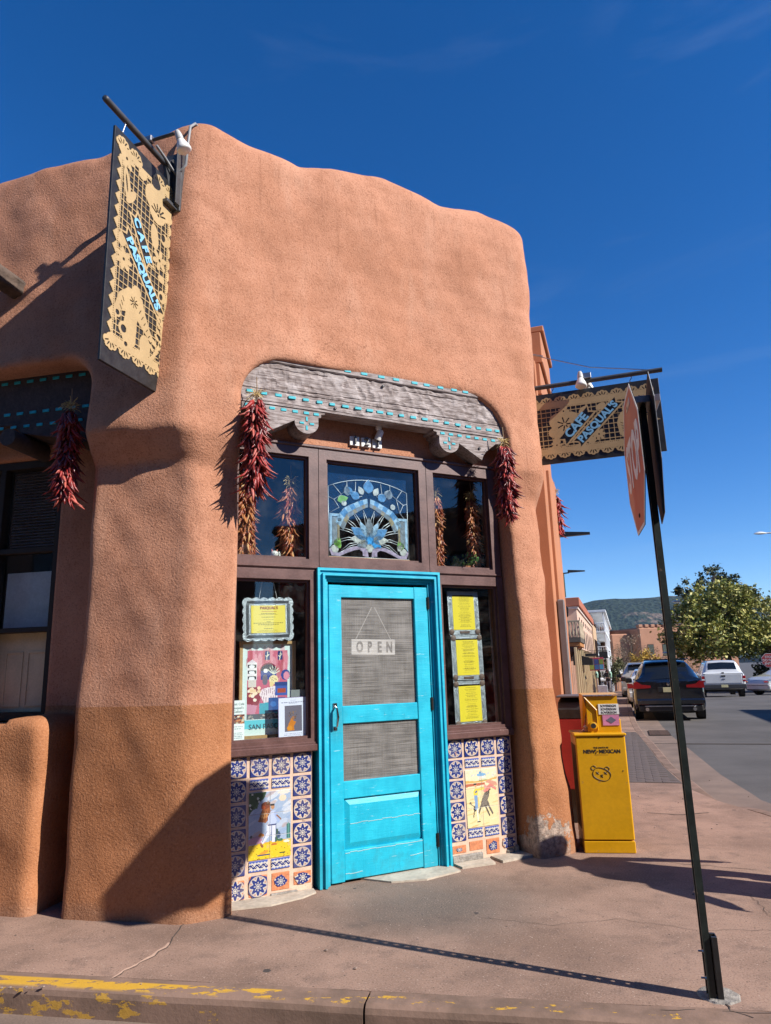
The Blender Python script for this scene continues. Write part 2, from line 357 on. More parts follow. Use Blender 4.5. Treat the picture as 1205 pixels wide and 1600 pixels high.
def m_glaze():
    m, b = mat('glazed_print'); n = E.nt.nodes.new('ShaderNodeAttribute'); n.attribute_name = 'print'
    p = coords(); f = noise(p, 25, 5); c = mixc(.22, E(n.outputs['Color']), (.10, .085, .07)); c = mixc(smooth(f, .60, .68)*.35, c, (.42, .33, .27))
    setb(b, c, .16+noise(p, 9)*.12, None, bump(noise(p, 16, 3), .12, .003), .5); return m
GLAZE = m_glaze()
def m_glass(name, tint=(.86, .92, .93), dirt=.05):
    m = bpy.data.materials.new(name); m.use_nodes = True; nt = E.nt = m.node_tree; nt.nodes.clear()
    out = nt.nodes.new('ShaderNodeOutputMaterial'); tr = nt.nodes.new('ShaderNodeBsdfTransparent'); tr.inputs[0].default_value = (*tint, 1)
    gl = nt.nodes.new('ShaderNodeBsdfGlossy'); gl.inputs['Roughness'].default_value = .02; df = nt.nodes.new('ShaderNodeBsdfDiffuse'); df.inputs[0].default_value = (.6, .6, .58, 1)
    fr = nt.nodes.new('ShaderNodeLayerWeight'); fr.inputs[0].default_value = .5
    p = coords(); wav = bump(noise(p, 1.7, 2), .05, .02); nt.links.new(wav.k, gl.inputs['Normal'])
    mx = nt.nodes.new('ShaderNodeMixShader'); mx2 = nt.nodes.new('ShaderNodeMixShader')
    f = fn('POWER', E(fr.outputs['Facing']), 4.0)*.8 + .085; nt.links.new(f.k, mx.inputs[0]); nt.links.new(tr.outputs[0], mx.inputs[1]); nt.links.new(gl.outputs[0], mx.inputs[2])
    d = smooth(noise(p, 6, 6, .7), .45, .85)*dirt; nt.links.new(d.k, mx2.inputs[0]); nt.links.new(mx.outputs[0], mx2.inputs[1]); nt.links.new(df.outputs[0], mx2.inputs[2])
    nt.links.new(mx2.outputs[0], out.inputs[0]); return m
GLASS = m_glass('window_glass')
CARGLASS = plain('tinted_car_glass', (.010, .012, .014), .06, var=.1, bmp=0, spec=.7)
def m_screen():
    m = bpy.data.materials.new('insect_screen'); m.use_nodes = True; nt = E.nt = m.node_tree; b = nt.nodes['Principled BSDF']
    p = coords(); n = noise(p, 7, 4); w = noise(scaled(p, (3, 1, 190)), 1.0, 3); w2 = noise(scaled(p, (190, 1, 3)), 1.0, 3)
    a = smooth(w*.75+w2*.25+(n-.5)*.25, .30, .68)*.44+.22
    setb(b, mixc(n, (.27, .255, .24), (.40, .38, .36)), .55, None, None, .4); nt.links.new(a.k, b.inputs['Alpha']); return m
SCREEN = m_screen()
def m_tile():
    """blue star tile: navy corners, white disc, eight-pointed star and rings"""
    m, b = mat('star_tile'); u, v, _ = xyz(coords('UV')); x, y = u-.5, v-.5
    rnd = E(E.nt.nodes.new('ShaderNodeObjectInfo').outputs['Random']); x = x+(rnd-.5)*.03; y = y+(fn('FRACT', rnd*7.3)-.5)*.03
    r = fn('SQRT', x*x+y*y); th = fn('ARCTAN2', y, x); p = coords(); nz = noise(coords('World'), 60, 3)
    r2 = r+(nz-.5)*.025
    c8 = fn('COSINE', th*8.0); navy = mixc(nz, (.008, .015, .105), (.016, .034, .20)); white = mixc(nz, (.46, .42, .34), (.60, .57, .50))
    star_o = .350+c8*.085; star_i = .170+c8*.05
    col_ = mixc(r2 < .475, navy, white)
    col_ = mixc(band(r2, .432, .452)*.55, col_, (.45, .2, .12))
    dots = (fn('ABSOLUTE', fn('SINE', th*4.0)) > .93)*band(r2, .36, .42); col_ = mixc(dots*.85, col_, (.50, .13, .04))
    col_ = mixc((r2 < star_o)*(r2 > star_i), col_, navy)
    col_ = mixc(band(r2, .125, .16)+band(r2, .06, .088), col_, navy)
    chp = smooth(noise(coords('World'), 24, 5, .7), .665, .70); col_ = mixc(chp*.85, col_, (.5, .25, .14)); col_ = mixc(smooth(noise(coords('World'), 6, 4), .45, .7)*.35, col_, (.30, .24, .2)); col_ = mixc((rnd > .5)*.18, col_, (.06, .08, .22))
    setb(b, col_, .18+noise(p, 20)*.15, None, bump(noise(coords('World'), 18, 3), .15, .003), .5); return m
STAR = m_tile()
def m_wavetile():
    m, b = mat('wave_border_tile'); u, v, _ = xyz(coords('UV')); nz = noise(coords('World'), 60, 3)
    navy = mixc(nz, (.008, .015, .105), (.016, .034, .20)); white = mixc(nz, (.46, .43, .37), (.60, .57, .51)); y = v+(nz-.5)*.05
    s = fn('SINE', u*18.85)
    edge = fn('ABSOLUTE', y-.5)*1.0 + s*s*.09
    c = mixc(edge > .40, white, navy); c = mixc(smooth(edge, .30, .40)*.5, c, (.12, .18, .5))
    wv = fn('ABSOLUTE', y-.5-s*.13); c = mixc(wv < .085, c, navy)
    s2 = fn('SINE', u*18.85+1.2); c = mixc((fn('ABSOLUTE', y-.5+s2*.16) < .05), c, navy)
    setb(b, c, .2, None, bump(nz, .1, .002), .5); return m
WAVE = m_wavetile()
# ================================================================== ground, street, pavement
def gz(s): return -.13 - .03*min(max(s-30, 0), 90)
mb = MB(); ss = [-1500, -300, -60, 0, 10, 20, 30, 45, 60, 90, 120, 400, 1500, 6000]; ns = [-6000, -600, -60, -8, 0, 8, 60, 600, 6000]
mb.add([(s, -n, gz(s)) for s in ss for n in ns], [(i*9+j+1, i*9+j, (i+1)*9+j, (i+1)*9+j+1) for i in range(len(ss)-1) for j in range(8)])
mb.obj('ground', ASPH, None, FR, kind='structure')
def fr(s, n): p = FR @ Vector((s, -n, 0)); return (p.x, p.y)
line0 = [(-12, 5.79), (-7, 4.87), (-2.01, 3.944), (.755, 3.43), (1.9, 3.23), (2.55, 3.3), (3.1, 3.62), (3.55, 4.25), (3.8, 5.1), (3.88, 6.2), (3.81, 7.4), (3.70, 8.2), (3.72, 8.9), (3.86, 9.5), (4.17, 10.94)] + [fr(s, n) for s, n in ((8.8, .95), (10.1, .86), (12, .78), (14, .73), (18, .70), (24, .68), (30, .66))]
def resample(pl, step):
    out = []; 
    for a, b in zip(pl, pl[1:]):
        L = math.dist(a, b); k = max(1, round(L/step))
        out += [(a[0]+(b[0]-a[0])*i/k, a[1]+(b[1]-a[1])*i/k) for i in range(k)]
    return out+[pl[-1]]
kp = resample(line0, .3)
def offs(pl, d):
    o = []
    for i, p in enumerate(pl):
        a, b = Vector(pl[max(i-1, 0)]), Vector(pl[min(i+1, len(pl)-1)]); t = (b-a).normalized(); o.append((p[0]-t.y*d, p[1]+t.x*d))
    return o
inn = offs(kp, .155); gut = offs(kp, -.62)
walk = MB(); far_in = [fr(30, -8), fr(0, -9), (-14, 14), (-14, 6)]
walk.slab(inn + far_in, -.3, 0.0); SW = walk.obj('pavement', WALK, None, I4, kind='structure')
g = MB(); n = len(kp); k0 = 20
g.add([(x, y, -.1255) for x, y in kp] + [(x, y, -.122) for x, y in gut], [(i, i+1, i+1+n, i+n) for i in range(n-1)][::1])
g.f = [f[::-1] for f in g.f]
GUTM = plain('gutter_concrete', (.18, .125, .097), .9, var=.25, vs=2, bmp=.4, bs=80, bd=.005)
g.obj('gutter', GUTM, None, I4, kind='structure')
KB = bpy.data.objects.new('kerb', None); link(KB); setp(KB, kind='structure')
# joints between kerb stones: one falls at x = -0.18
acc = [0]
for a, b in zip(kp, kp[1:]): acc.append(acc[-1]+math.dist(a, b))
j0 = min(range(n), key=lambda i: abs(kp[i][0]+.18)+(0 if kp[i][1] < 6 else 9))
joints = sorted(set([0]+list(range(j0 % 8, n-1, 8))+[n-1]))
prof = [(0, -.25), (0, -.035), (.008, -.012), (.03, .001), (.150, .001), (.150, -.25)]
for a, b in zip(joints, joints[1:]):
    m_ = MB(); seg = list(range(a, b+1)); rings = []
    for q in seg:
        p, t = Vector(kp[q]), None; a_, b_ = Vector(kp[max(q-1, 0)]), Vector(kp[min(q+1, n-1)]); t = (b_-a_).normalized()
        sh = .006 if q == seg[0] else (-.006 if q == seg[-1] else 0)
        jit = rng.uniform(-.003, .003)
        ramp = -.085*max(0, 1-abs(p.y-8.35)/.55) if p.x > 3 else 0
        rings.append([(p.x-t.y*d+t.x*sh, p.y+t.x*d+t.y*sh, (z+jit*(z > -.1)+(ramp if z > -.1 else 0))) for d, z in prof])
    m_.add([v for r in rings for v in r], [(i*6+j, i*6+j+1, (i+1)*6+j+1, (i+1)*6+j) for i in range(len(rings)-1) for j in range(5)] + [tuple(range(5, -1, -1)), tuple((len(rings)-1)*6+j for j in range(6))])
    m_.f = [f[::-1] for f in m_.f]
    m_.obj('kerb_stone', KERB, KB)
# further pavement going down the side street
p2 = MB(); rows = [30, 45, 60, 90, 120]
p2.add([(s, -n_, gz(s)+z) for s in rows for n_, z in ((-9, .13), (.5, .13), (.66, .13), (.66, -.05))], [(i*4+j, i*4+j+1, (i+1)*4+j+1, (i+1)*4+j) for i in range(4) for j in range(3)])
p2.obj('far_pavement', WALK, None, FR, kind='structure')
# brick pavers let into the pavement
PAVE = plain('grey_brick_paver', (.105, .078, .070), .9, var=.35, vs=3, bmp=.4, bs=60, bd=.004)
PAVEBED = plain('paver_joint_sand', (.085, .064, .055), .95)
def kn(s): return float(np.interp(s, [3, 3.86, 5.36, 8.8, 10.1, 12], [1.33, 1.24, 1.11, .95, .86, .78]))-.17
bedp = [(3.72, .02)] + [(s, kn(s)) for s in (3.72, 5.36, 8.8, 11)] + [(11, .02)]
MB().slab([(s, -n_) for s, n_ in bedp], -.05, .0035).obj('paver_bed', PAVEBED, None, FR, kind='structure')
bm_ = MB().box(-.098, .098, -.048, .048, -.02, .0085, b=.004).mesh('brick', PAVE); cnt = 0
for i in range(70):
    s = 3.78+i*.104
    if s > 10.9: break
    for j in range(8):
        n_ = .14+j*.204+(.102 if i % 2 else 0)
        if n_+.1 < kn(s): 
            inst('brick', bm_, SW, FR @ Matrix.Translation((s, -n_, rng.uniform(-.0015, .0015))) @ Matrix.Rotation(rad(90)+rng.uniform(-.02, .02), 4, 'Z')); cnt += 1
# cracks in the pavement, worn open and filled pale
def crack(pts, w, m, name='crack', z=.003):
    pl = []; r2 = random.Random(len(pts)*7)
    for a, b in zip(pts, pts[1:]):
        k = max(2, int(math.dist(a, b)/.05))
        pl += [(a[0]+(b[0]-a[0])*i/k+r2.uniform(-.014, .014), a[1]+(b[1]-a[1])*i/k+r2.uniform(-.014, .014)) for i in range(k)]
    pl.append(pts[-1]); o1 = [offs(pl, w*r2.uniform(.25, 1.0))[i] for i in range(len(pl))]; o2 = [offs(pl, -w*r2.uniform(.25, 1.0))[i] for i in range(len(pl))]; N_ = len(pl)
    MB().add([(x, y, z) for x, y in o1]+[(x, y, z) for x, y in o2], [(i+N_, i+1+N_, i+1, i) for i in range(N_-1)]).obj(name, m, SW)
CRK = plain('crack_dirt', (.06, .045, .037), .95); CRKP = plain('crack_fill', (.46, .30, .22), .95, var=.2)
crack([(-1.315, 4.79), (-1.33, 4.6), (-1.29, 4.42), (-1.36, 4.22), (-1.42, 4.08), (-1.46, 3.97)], .005, CRK)
crack([(-1.30, 4.46), (-1.36, 4.22), (-1.42, 4.08), (-1.46, 3.97)], .017, CRKP, z=.0015)
crack([(-2.6, 4.95), (-2.55, 4.7), (-2.62, 4.4), (-2.58, 4.15)], .003, CRK); crack([(.5, 4.7), (.9, 4.55), (1.3, 4.62), (1.7, 4.4), (2.3, 4.35)], .002, CRK); crack([(1.9, 5.4), (2.3, 5.0), (2.2, 4.5), (2.45, 4.0)], .002, CRK)
crack([(1.45, 3.53), (1.44, 3.44), (1.5, 3.38)], .006, CRK); crack([(1.15, 3.47), (1.38, 3.455), (1.62, 3.42)], .004, CRK)
crack([fr(1.75, .62), fr(1.7, .9), fr(1.85, 1.2)], .012, CRK); crack([fr(-.05, .52), fr(-.18, .8), fr(-.25, 1.3)], .004, CRK)
crack([(-3.4, 4.7), (-3.0, 4.66), (-2.5, 4.72)], .006, CRK)
# seam across the street and a drain
MB().slab([(9.72, -.98), (9.72, -11), (9.78, -11), (9.78, -.98)], -.128, -.1185).obj('street_joint', CRK, None, FR, kind='structure')
dr = thing('drain_grate', 'rusty iron drain grate set in the gutter behind the dark estate car', 'drain grate', FR @ Matrix.Translation((12.1, -1.18, -.12)))
boxo('grate_frame', plain('pit_black', (.012, .011, .011), .9), dr, W[dr.name], -.62, .62, -.24, .24, -.02, .004, b=0)
GR = plain('rusty_iron', (.085, .05, .038), .8, var=.4)
bar = MB().box(-.016, .016, -.225, .225, 0, .02, b=.003).mesh('grate_bar', GR)
for i in range(15): inst('grate_bar', bar, dr, W[dr.name] @ Matrix.Translation((-.57+i*.0815, 0, .002)))
dirt = MB(); 
for i in range(46):
    x, y = fr(rng.uniform(1, 5), rng.uniform(-.1, 2.4)) if i < 26 else (rng.uniform(-3, 2.5), rng.uniform(3.7, 5.2))
    if i >= 26 and y > 4.5+.4*x: y = 3.9
    r_ = rng.uniform(.004, .011); dirt.lathe([(r_*.6, 0), (r_, r_*.4), (r_*.5, r_*.9)], 5, Matrix.Translation((x, y, .0005 if x < 3.6 else -.12)))
dirt.obj('pebbles', plain('pebble', (.22, .16, .13), .9, var=.4), None, I4, kind='stuff', label='tiny pebbles and grit scattered over the pavement', cat='grit')
# ================================================================== the corner cafe
CAFE = thing('adobe_cafe', 'rounded terracotta adobe corner building with a turquoise screen door', 'building', FC)
def surface_net(D, org, h):
    """dual contouring of a sampled distance field (negative inside) with vertices averaged on the crossing edges"""
    nx, ny, nz = D.shape; S = D < 0
    c = np.zeros((nx-1, ny-1, nz-1), np.int8)
    for a in (0, 1):
        for b in (0, 1):
            for d in (0, 1): c += S[a:nx-1+a, b:ny-1+b, d:nz-1+d]
    act = (c > 0) & (c < 8); idx = np.full(act.shape, -1, np.int64); cells = np.argwhere(act); idx[act] = np.arange(len(cells))
    acc = np.zeros((len(cells), 3)); cnt = np.zeros(len(cells)); i, j, k = cells.T
    for ax in range(3):
        for a in (0, 1):
            for b in (0, 1):
                o0 = [0, 0, 0]; o0[(ax+1) % 3] = a; o0[(ax+2) % 3] = b; o1 = list(o0); o1[ax] = 1
                d0 = D[i+o0[0], j+o0[1], k+o0[2]]; d1 = D[i+o1[0], j+o1[1], k+o1[2]]; m_ = (d0 < 0) != (d1 < 0)
                t = np.where(m_, d0/np.where(m_, d0-d1, 1), 0); p = np.array(o0, float)[None, :].repeat(len(cells), 0); p[:, ax] = t
                acc[m_] += p[m_]; cnt[m_] += 1
    V = (cells+acc/cnt[:, None])*h+np.array(org); F = []
    for ax in range(3):
        u, v = (ax+1) % 3, (ax+2) % 3; sl0 = [slice(None)]*3; sl1 = [slice(None)]*3; sl0[ax] = slice(0, -1); sl1[ax] = slice(1, None)
        ch = S[tuple(sl0)] != S[tuple(sl1)]; e = np.argwhere(ch)
        ok = (e[:, u] > 0) & (e[:, v] > 0) & (e[:, u] < D.shape[u]-1) & (e[:, v] < D.shape[v]-1); e = e[ok]
        q = []
        for a, b in ((1, 1), (0, 1), (0, 0), (1, 0)):
            t = e.copy(); t[:, u] -= a; t[:, v] -= b; q.append(idx[t[:, 0], t[:, 1], t[:, 2]])
        q = np.stack(q, 1); ins = S[e[:, 0], e[:, 1], e[:, 2]]; q[~ins] = q[~ins][:, ::-1]; F.append(q)
    return V, np.concatenate(F)
def smax(a, b, k):
    hh = np.clip(.5+.5*(a-b)/k, 0, 1); return b+(a-b)*hh+k*hh*(1-hh)
def wobble(X, Y, Z, amps, seed):
    r = np.random.RandomState(seed); o = np.zeros_like(X)
    for wl, am, nn in amps:
        for _ in range(nn):
            d = r.normal(size=3); d /= np.linalg.norm(d); f = 2*math.pi/(wl*r.uniform(.7, 1.4)); o += am/math.sqrt(nn)*np.sin(f*(d[0]*X+d[1]*Y+d[2]*Z)+r.uniform(0, 6.28))
    return o
HG = .03
def build_adobe():
    ax = np.arange(-4.9, 2.75, HG); ay = np.arange(-.5, 2.35, HG); az = np.arange(-.12, 6.4, HG)
    X, Y, Z = np.meshgrid(ax, ay, az, indexing='ij'); X = X.astype(np.float32); Y = Y.astype(np.float32); Z = Z.astype(np.float32)
    w = -Y
    ML = FL.inverted() @ FC; uL = ML[0][0]*X+ML[0][1]*Y+ML[0][3]; nL = -(ML[1][0]*X+ML[1][1]*Y+ML[1][3])
    MR = FR.inverted() @ FC; sR = MR[0][0]*X+MR[0][1]*Y+MR[0][3]; nR = -(MR[1][0]*X+MR[1][1]*Y+MR[1][3])
    prof = lambda zs, vs: np.interp(az, zs, vs).astype(np.float32)[None, None, :]
    dL = nL-prof([-.2, .15, 1.3, 2.6, 3.02, 3.25, 3.6, 4.4, 5.3, 6.2], [.02, .0, -.02, -.05, -.065, .085, .055, .0, -.04, -.1])
    dC = w-prof([-.2, .2, 1.3, 2.6, 2.98, 3.22, 3.6, 4.4, 5.3, 6.2], [.27, .25, .215, .175, .155, .235, .215, .175, .13, .07])
    dR = nR-prof([-.2, .2, 1.3, 2.9, 3.2, 3.6, 5.2, 6.2], [.05, .025, -.05, -.085, .01, .005, .04, -.02])
    dR = dR*math.cos(rad(12))+sR*math.sin(rad(12))
    T = np.interp(ax, [-4.9, -3.2, -2.3, -1.75, -1.45, -1.0, -.7, -.25, .15, .45, .75, 1.2, 1.6, 2.8], [5.78, 5.82, 5.87, 6.00, 6.05, 5.95, 5.89, 6.02, 6.07, 6.01, 5.94, 6.03, 6.0, 5.85]).astype(np.float32)[:, None, None]
    d = smax(dL, dC, .055); d = smax(d, dR, .13); d = smax(d, Z-T, .24)
    outer = d.copy()
    # soft unevenness of hand-laid plaster, only near the surface
    near = np.abs(d) < .35
    d[near] += wobble(X[near], Y[near], Z[near], [(1.5, .012, 8), (.55, .0075, 10), (.22, .0036, 14)], 3)
    # room inside
    inner = np.maximum(np.maximum(dL+.95, dC+.46), np.maximum(dR+.45, Z-4.5)); d = np.maximum(d, -inner)
    # recess under the lintel on the near-street side, then its low breast wall
    qx = np.maximum(uL+.33, -9-uL); qz = Z-3.63; rr = .25
    rec = np.minimum(np.maximum(qx, qz), 0)+np.sqrt(np.maximum(qx, 0)**2+np.maximum(qz, 0)**2)-rr
    rec = np.maximum(rec, -(nL+.42)); d = smax(d, -rec, .06)
    lowx, lowz = uL+.42, Z-1.12; low = np.minimum(np.maximum(lowx, lowz), 0)+np.sqrt(np.maximum(lowx, 0)**2+np.maximum(lowz, 0)**2)-.12
    bul = (.03*np.sin(Z*2.6)).astype(np.float32)
    low = smax(low+wobble(X[:, :1, :1], Y[:, :1, :1], Z[:, :1, :1], [(.6, 0, 1)], 2)*0, nL-.0+bul*.3-.0, .1); low = np.maximum(low, -(nL+.6))
    nl_ = np.abs(low) < .2; low[nl_] += wobble(X[nl_], Y[nl_], Z[nl_], [(.5, .010, 8), (.2, .003, 6)], 8)
    d = np.minimum(d, low)
    wx = np.maximum(uL+.62, -2.65-uL); wz = np.maximum(Z-3.28, 1.19-Z); win = np.maximum(np.maximum(wx, wz), -(nL+.62)); d = np.maximum(d, -win)
    # door recess
    cxr = X-.01; rt = np.where(cxr > 0, .42, .34).astype(np.float32); hw = 1.225+.012*np.sin(Z*1.7)
    ex, ez = np.abs(cxr)-(hw-rt), Z-(3.885-rt)
    op = np.minimum(np.maximum(ex, ez), 0)+np.sqrt(np.maximum(ex, 0)**2+np.maximum(ez, 0)**2)-rt
    op = np.maximum(op, -(w+.75)); d = smax(d, -op, .055)
    return surface_net(d, (ax[0], ay[0], az[0]), HG)
_V, _F = build_adobe()
me = bpy.data.meshes.new('adobe_wall'); me.from_pydata(_V.tolist(), [], _F.tolist()); me.materials.append(STUCCO)
me.polygons.foreach_set('use_smooth', [True]*len(me.polygons)); me.update()
inst('adobe_wall', me, CAFE, FC)
wg = MB(); wg.box(-12, -3.55, .03, 6, -.1, 5.66, b=.12); wg.obj('adobe_wing', STUCCO, CAFE, FL)
# dark room behind the glass
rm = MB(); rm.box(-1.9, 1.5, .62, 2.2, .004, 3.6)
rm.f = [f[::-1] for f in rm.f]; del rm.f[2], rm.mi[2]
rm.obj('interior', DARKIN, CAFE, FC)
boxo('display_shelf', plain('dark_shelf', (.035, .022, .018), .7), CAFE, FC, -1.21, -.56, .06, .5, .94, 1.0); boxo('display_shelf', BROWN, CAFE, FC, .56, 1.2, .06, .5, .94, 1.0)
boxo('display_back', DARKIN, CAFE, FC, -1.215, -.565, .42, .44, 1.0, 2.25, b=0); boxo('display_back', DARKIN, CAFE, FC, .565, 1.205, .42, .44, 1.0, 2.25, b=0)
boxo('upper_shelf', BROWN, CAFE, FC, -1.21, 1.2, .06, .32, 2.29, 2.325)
# stucco strip between window heads and beam
boxo('head_wall', STUCCO, CAFE, FC, -1.26, 1.26, .012, .2, 3.262, 3.56, b=0)
# ---------------------------------------------------------------- windows: thin sash with stepped bead
def frame_bars(mb, o, i, y0, y1, b=.004):
    ox0, ox1, oz0, oz1 = o; ix0, ix1, iz0, iz1 = i
    for p in ([(ox0, oz0), (ox1, oz0), (ix1, iz0), (ix0, iz0)], [(ox1, oz0), (ox1, oz1), (ix1, iz1), (ix1, iz0)], [(ox1, oz1), (ox0, oz1), (ix0, iz1), (ix1, iz1)], [(ox0, oz1), (ox0, oz0), (ix0, iz0), (ix0, iz1)]):
        mb.prism(p, y0, y1)
def window(o, i, label=None, y=0.0):
    mb = MB(); frame_bars(mb, o, i, y-.022, y+.06)
    k = .018; frame_bars(mb, (i[0]-k*.2, i[1]+k*.2, i[2]-k*.2, i[3]+k*.2), (i[0]+k, i[1]-k, i[2]+k, i[3]-k), y+.004, y+.05)
    f = mb.obj('window', BROWN, CAFE, FC)
    if label: f['label'] = label
    sl = MB(); sl.box(o[0]+.004, o[1]-.004, y-.030, y+.01, o[2]+.004, o[2]+.022, b=.004); sl.obj('sill_bead', BROWN, f, FC)
    MB().add([(i[0]+k*.5, y+.028, i[2]+k*.5), (i[1]-k*.5, y+.028, i[2]+k*.5), (i[1]-k*.5, y+.028, i[3]-k*.5), (i[0]+k*.5, y+.028, i[3]-k*.5)], [(0, 1, 2, 3)]).obj('pane', GLASS, f, FC)
    return f
window((-1.228, -.552, .975, 2.268), (-1.188, -.602, 1.022, 2.19)); window((.544, 1.212, .975, 2.268), (.578, 1.15, 1.022, 2.19))
window((-1.228, -.530, 2.276, 3.268), (-1.186, -.610, 2.352, 3.185)); WM = window((-.525, .468, 2.276, 3.268), (-.458, .398, 2.366, 3.178)); window((.473, 1.205, 2.276, 3.268), (.540, 1.118, 2.335, 3.172))
boxo('head_moulding', BROWN, CAFE, FC, -1.23, 1.21, -.035, .01, 3.262, 3.288, b=.006)
boxo('transom_strip', BROWN, CAFE, FC, -1.228, -.556, -.012, .05, 2.262, 2.281, b=.002); boxo('transom_strip', BROWN, CAFE, FC, .548, 1.21, -.012, .05, 2.262, 2.281, b=.002)
boxo('window_sill', BROWN, CAFE, FC, -1.232, -.556, -.045, .06, .932, .982, b=.006); boxo('window_sill', BROWN, CAFE, FC, .548, 1.215, -.045, .06, .932, .982, b=.006)
# ---------------------------------------------------------------- turquoise door and its stepped casing
DC = MB()
for (ou, inn_, y0) in ((.553, .533, -.055), (.533, .512, -.038), (.512, .494, -.062), (.494, .472, -.03), (.472, .455, -.012)):
    t = 2.285-(.553-ou); ti = 2.285-(.553-inn_)
    DC.prism([(-ou, .004), (-ou, t), (ou-.008, t), (ou-.008, .004), (inn_-.008, .004), (inn_-.008, ti), (-inn_, ti), (-inn_, .004)], y0, .09)
DC.obj('door_casing', TURQ, CAFE, FC)
door = MB().box(-.449, .441, .034, .040, .03, 2.15, b=0).obj('door', plain('door_core', (.01, .2, .28), .5), CAFE, FC)
door.data.clear_geometry(); _d = MB(); _d.box(-.444, .436, -.004, .036, 2.062, 2.158, b=.004); _t = _d.mesh('door', TURQ); door.data = _t    # top rail carries the door
for nm, d in (('stile', (-.447, -.339, -.008, .036, .012, 2.160)), ('stile', (.314, .440, -.008, .036, .012, 2.160)), ('rail', (-.341, .316, -.002, .036, 1.106, 1.236)), ('rail', (-.341, .316, -.002, .036, .572, .694)), ('rail', (-.341, .316, -.003, .036, .02, .222))):
    boxo(nm, TURQ, door, FC, *d, b=.005)
pn = MB(); zz = lambda a: a
o = [(-.336, .218), (.312, .218), (.312, .578), (-.336, .578)]; i_ = [(-.292, .268), (.300-.012, .268), (.288, .528), (-.292, .528)]
pn.add([(x, .020, z) for x, z in o]+[(x, .002, z) for x, z in i_], [(0, 1, 5, 4), (1, 2, 6, 5), (2, 3, 7, 6), (3, 0, 4, 7), (4, 5, 6, 7)]); pn.obj('raised_panel', TURQ, door, FC)
spl = MB(); r2 = random.Random(4)
for z0, a0, b0 in ((.40, -.29, .30), (.205, -.335, .315), (.065, -.335, -.2), (.12, .2, .31)):
    x = a0; pz = z0
    while x < b0:
        x1 = min(b0, x+r2.uniform(.02, .06)); q = z0+r2.uniform(-.004, .004)+(x-a0)*.012
        spl.box(x, x1, -.0052 if z0 < .25 else -.0005, .0, q-.0022, q+.0022); x = x1
spl.obj('split_in_paint', plain('split_paint', (.30, .50, .52), .8), door, FC, kind='stuff')
for z0, z1 in ((1.230, 2.068), (.690, 1.112)):
    s_ = MB().add([(-.342, .017, z0), (.318, .017, z0), (.318, .017, z1), (-.342, .017, z1)], [(0, 1, 2, 3)]).obj('screen', SCREEN, door, FC)
for z0 in (2.03, 1.22, .20):
    h = MB(); h.tube([(.444, -.012, z0-.05), (.444, -.012, z0+.05)], .010, 8); h.box(.428, .462, -.0085, -.004, z0-.045, z0+.045)
    for q in (-.03, 0, .03): h.tube([(.444, -.012, z0+q-.001), (.444, -.012, z0+q+.001)], .0125, 8)
    auto(h.obj('hinge', plain('old_hinge', (.05, .045, .04), .5, metal=.8), door, FC))
hd = MB(); hd.tube([(-.405, -.012, 1.235), (-.405, -.045, 1.225), (-.402, -.058, 1.16), (-.405, -.045, 1.095), (-.405, -.012, 1.085)], [.008, .009, .012, .009, .008], 8)
hd.box(-.424, -.386, -.014, -.006, 1.225, 1.262, b=.003); hd.box(-.424, -.386, -.014, -.006, 1.06, 1.093, b=.003); auto(hd.obj('handle', CHROME, door, FC))
MB().slab([(-.05, -.17), (.20, -.25), (.52, -.20), (.53, .03), (-.2, .03)], -.02, .012).obj('threshold', STONE, CAFE, FC)
for q, pts in enumerate(([(-1.24, -.14), (-.95, -.20), (-.72, -.16), (-.6, -.10), (-.58, .02), (-1.24, .02)], [(.575, -.14), (.86, -.17), (.92, .02), (.575, .02)], [(.93, -.17), (1.28, -.15), (1.3, .02), (.935, .02)])):
    MB().slab(pts, -.02, .010+.004*q).obj('base_stone', STONE, CAFE, FC)
# ---------------------------------------------------------------- talavera tile panels
def tile_mesh(w, h, m, name, y1=.012):
    mb = MB().box(-w/2, w/2, -.006, y1, -h/2, h/2, b=.003); me = mb.mesh(name, m); uv = me.uv_layers.new(name='UVMap')
    for lp in me.loops:
        v = me.vertices[lp.vertex_index].co; uv.data[lp.index].uv = (v.x/w+.5, v.z/h+.5)
    return me
TS, GP = .1365, .0235
tstar = tile_mesh(TS, TS, STAR, 'star_tile'); twave = tile_mesh(TS, .070, WAVE, 'wave_tile')
def broken(pts_w, h, seed, frac):
    """tile whose glaze has flaked: terracotta body with a raised glazed remnant"""
    r = random.Random(seed); n = 9; pts = []
    for i in range(n):
        a = 2*math.pi*i/n; q = frac*r.uniform(.75, 1.1); pts.append((max(-.48, min(.48, q*.62*math.cos(a)))*TS, max(-.48, min(.48, q*.62*math.sin(a)))*h))
    mb = MB().prism(pts, -.0075, .004); me = mb.mesh('glaze_remnant', STAR); uv = me.uv_layers.new(name='UVMap')
    for lp in me.loops:
        v = me.vertices[lp.vertex_index].co; uv.data[lp.index].uv = (v.x/TS+.5, v.z/TS+.5)
    return me
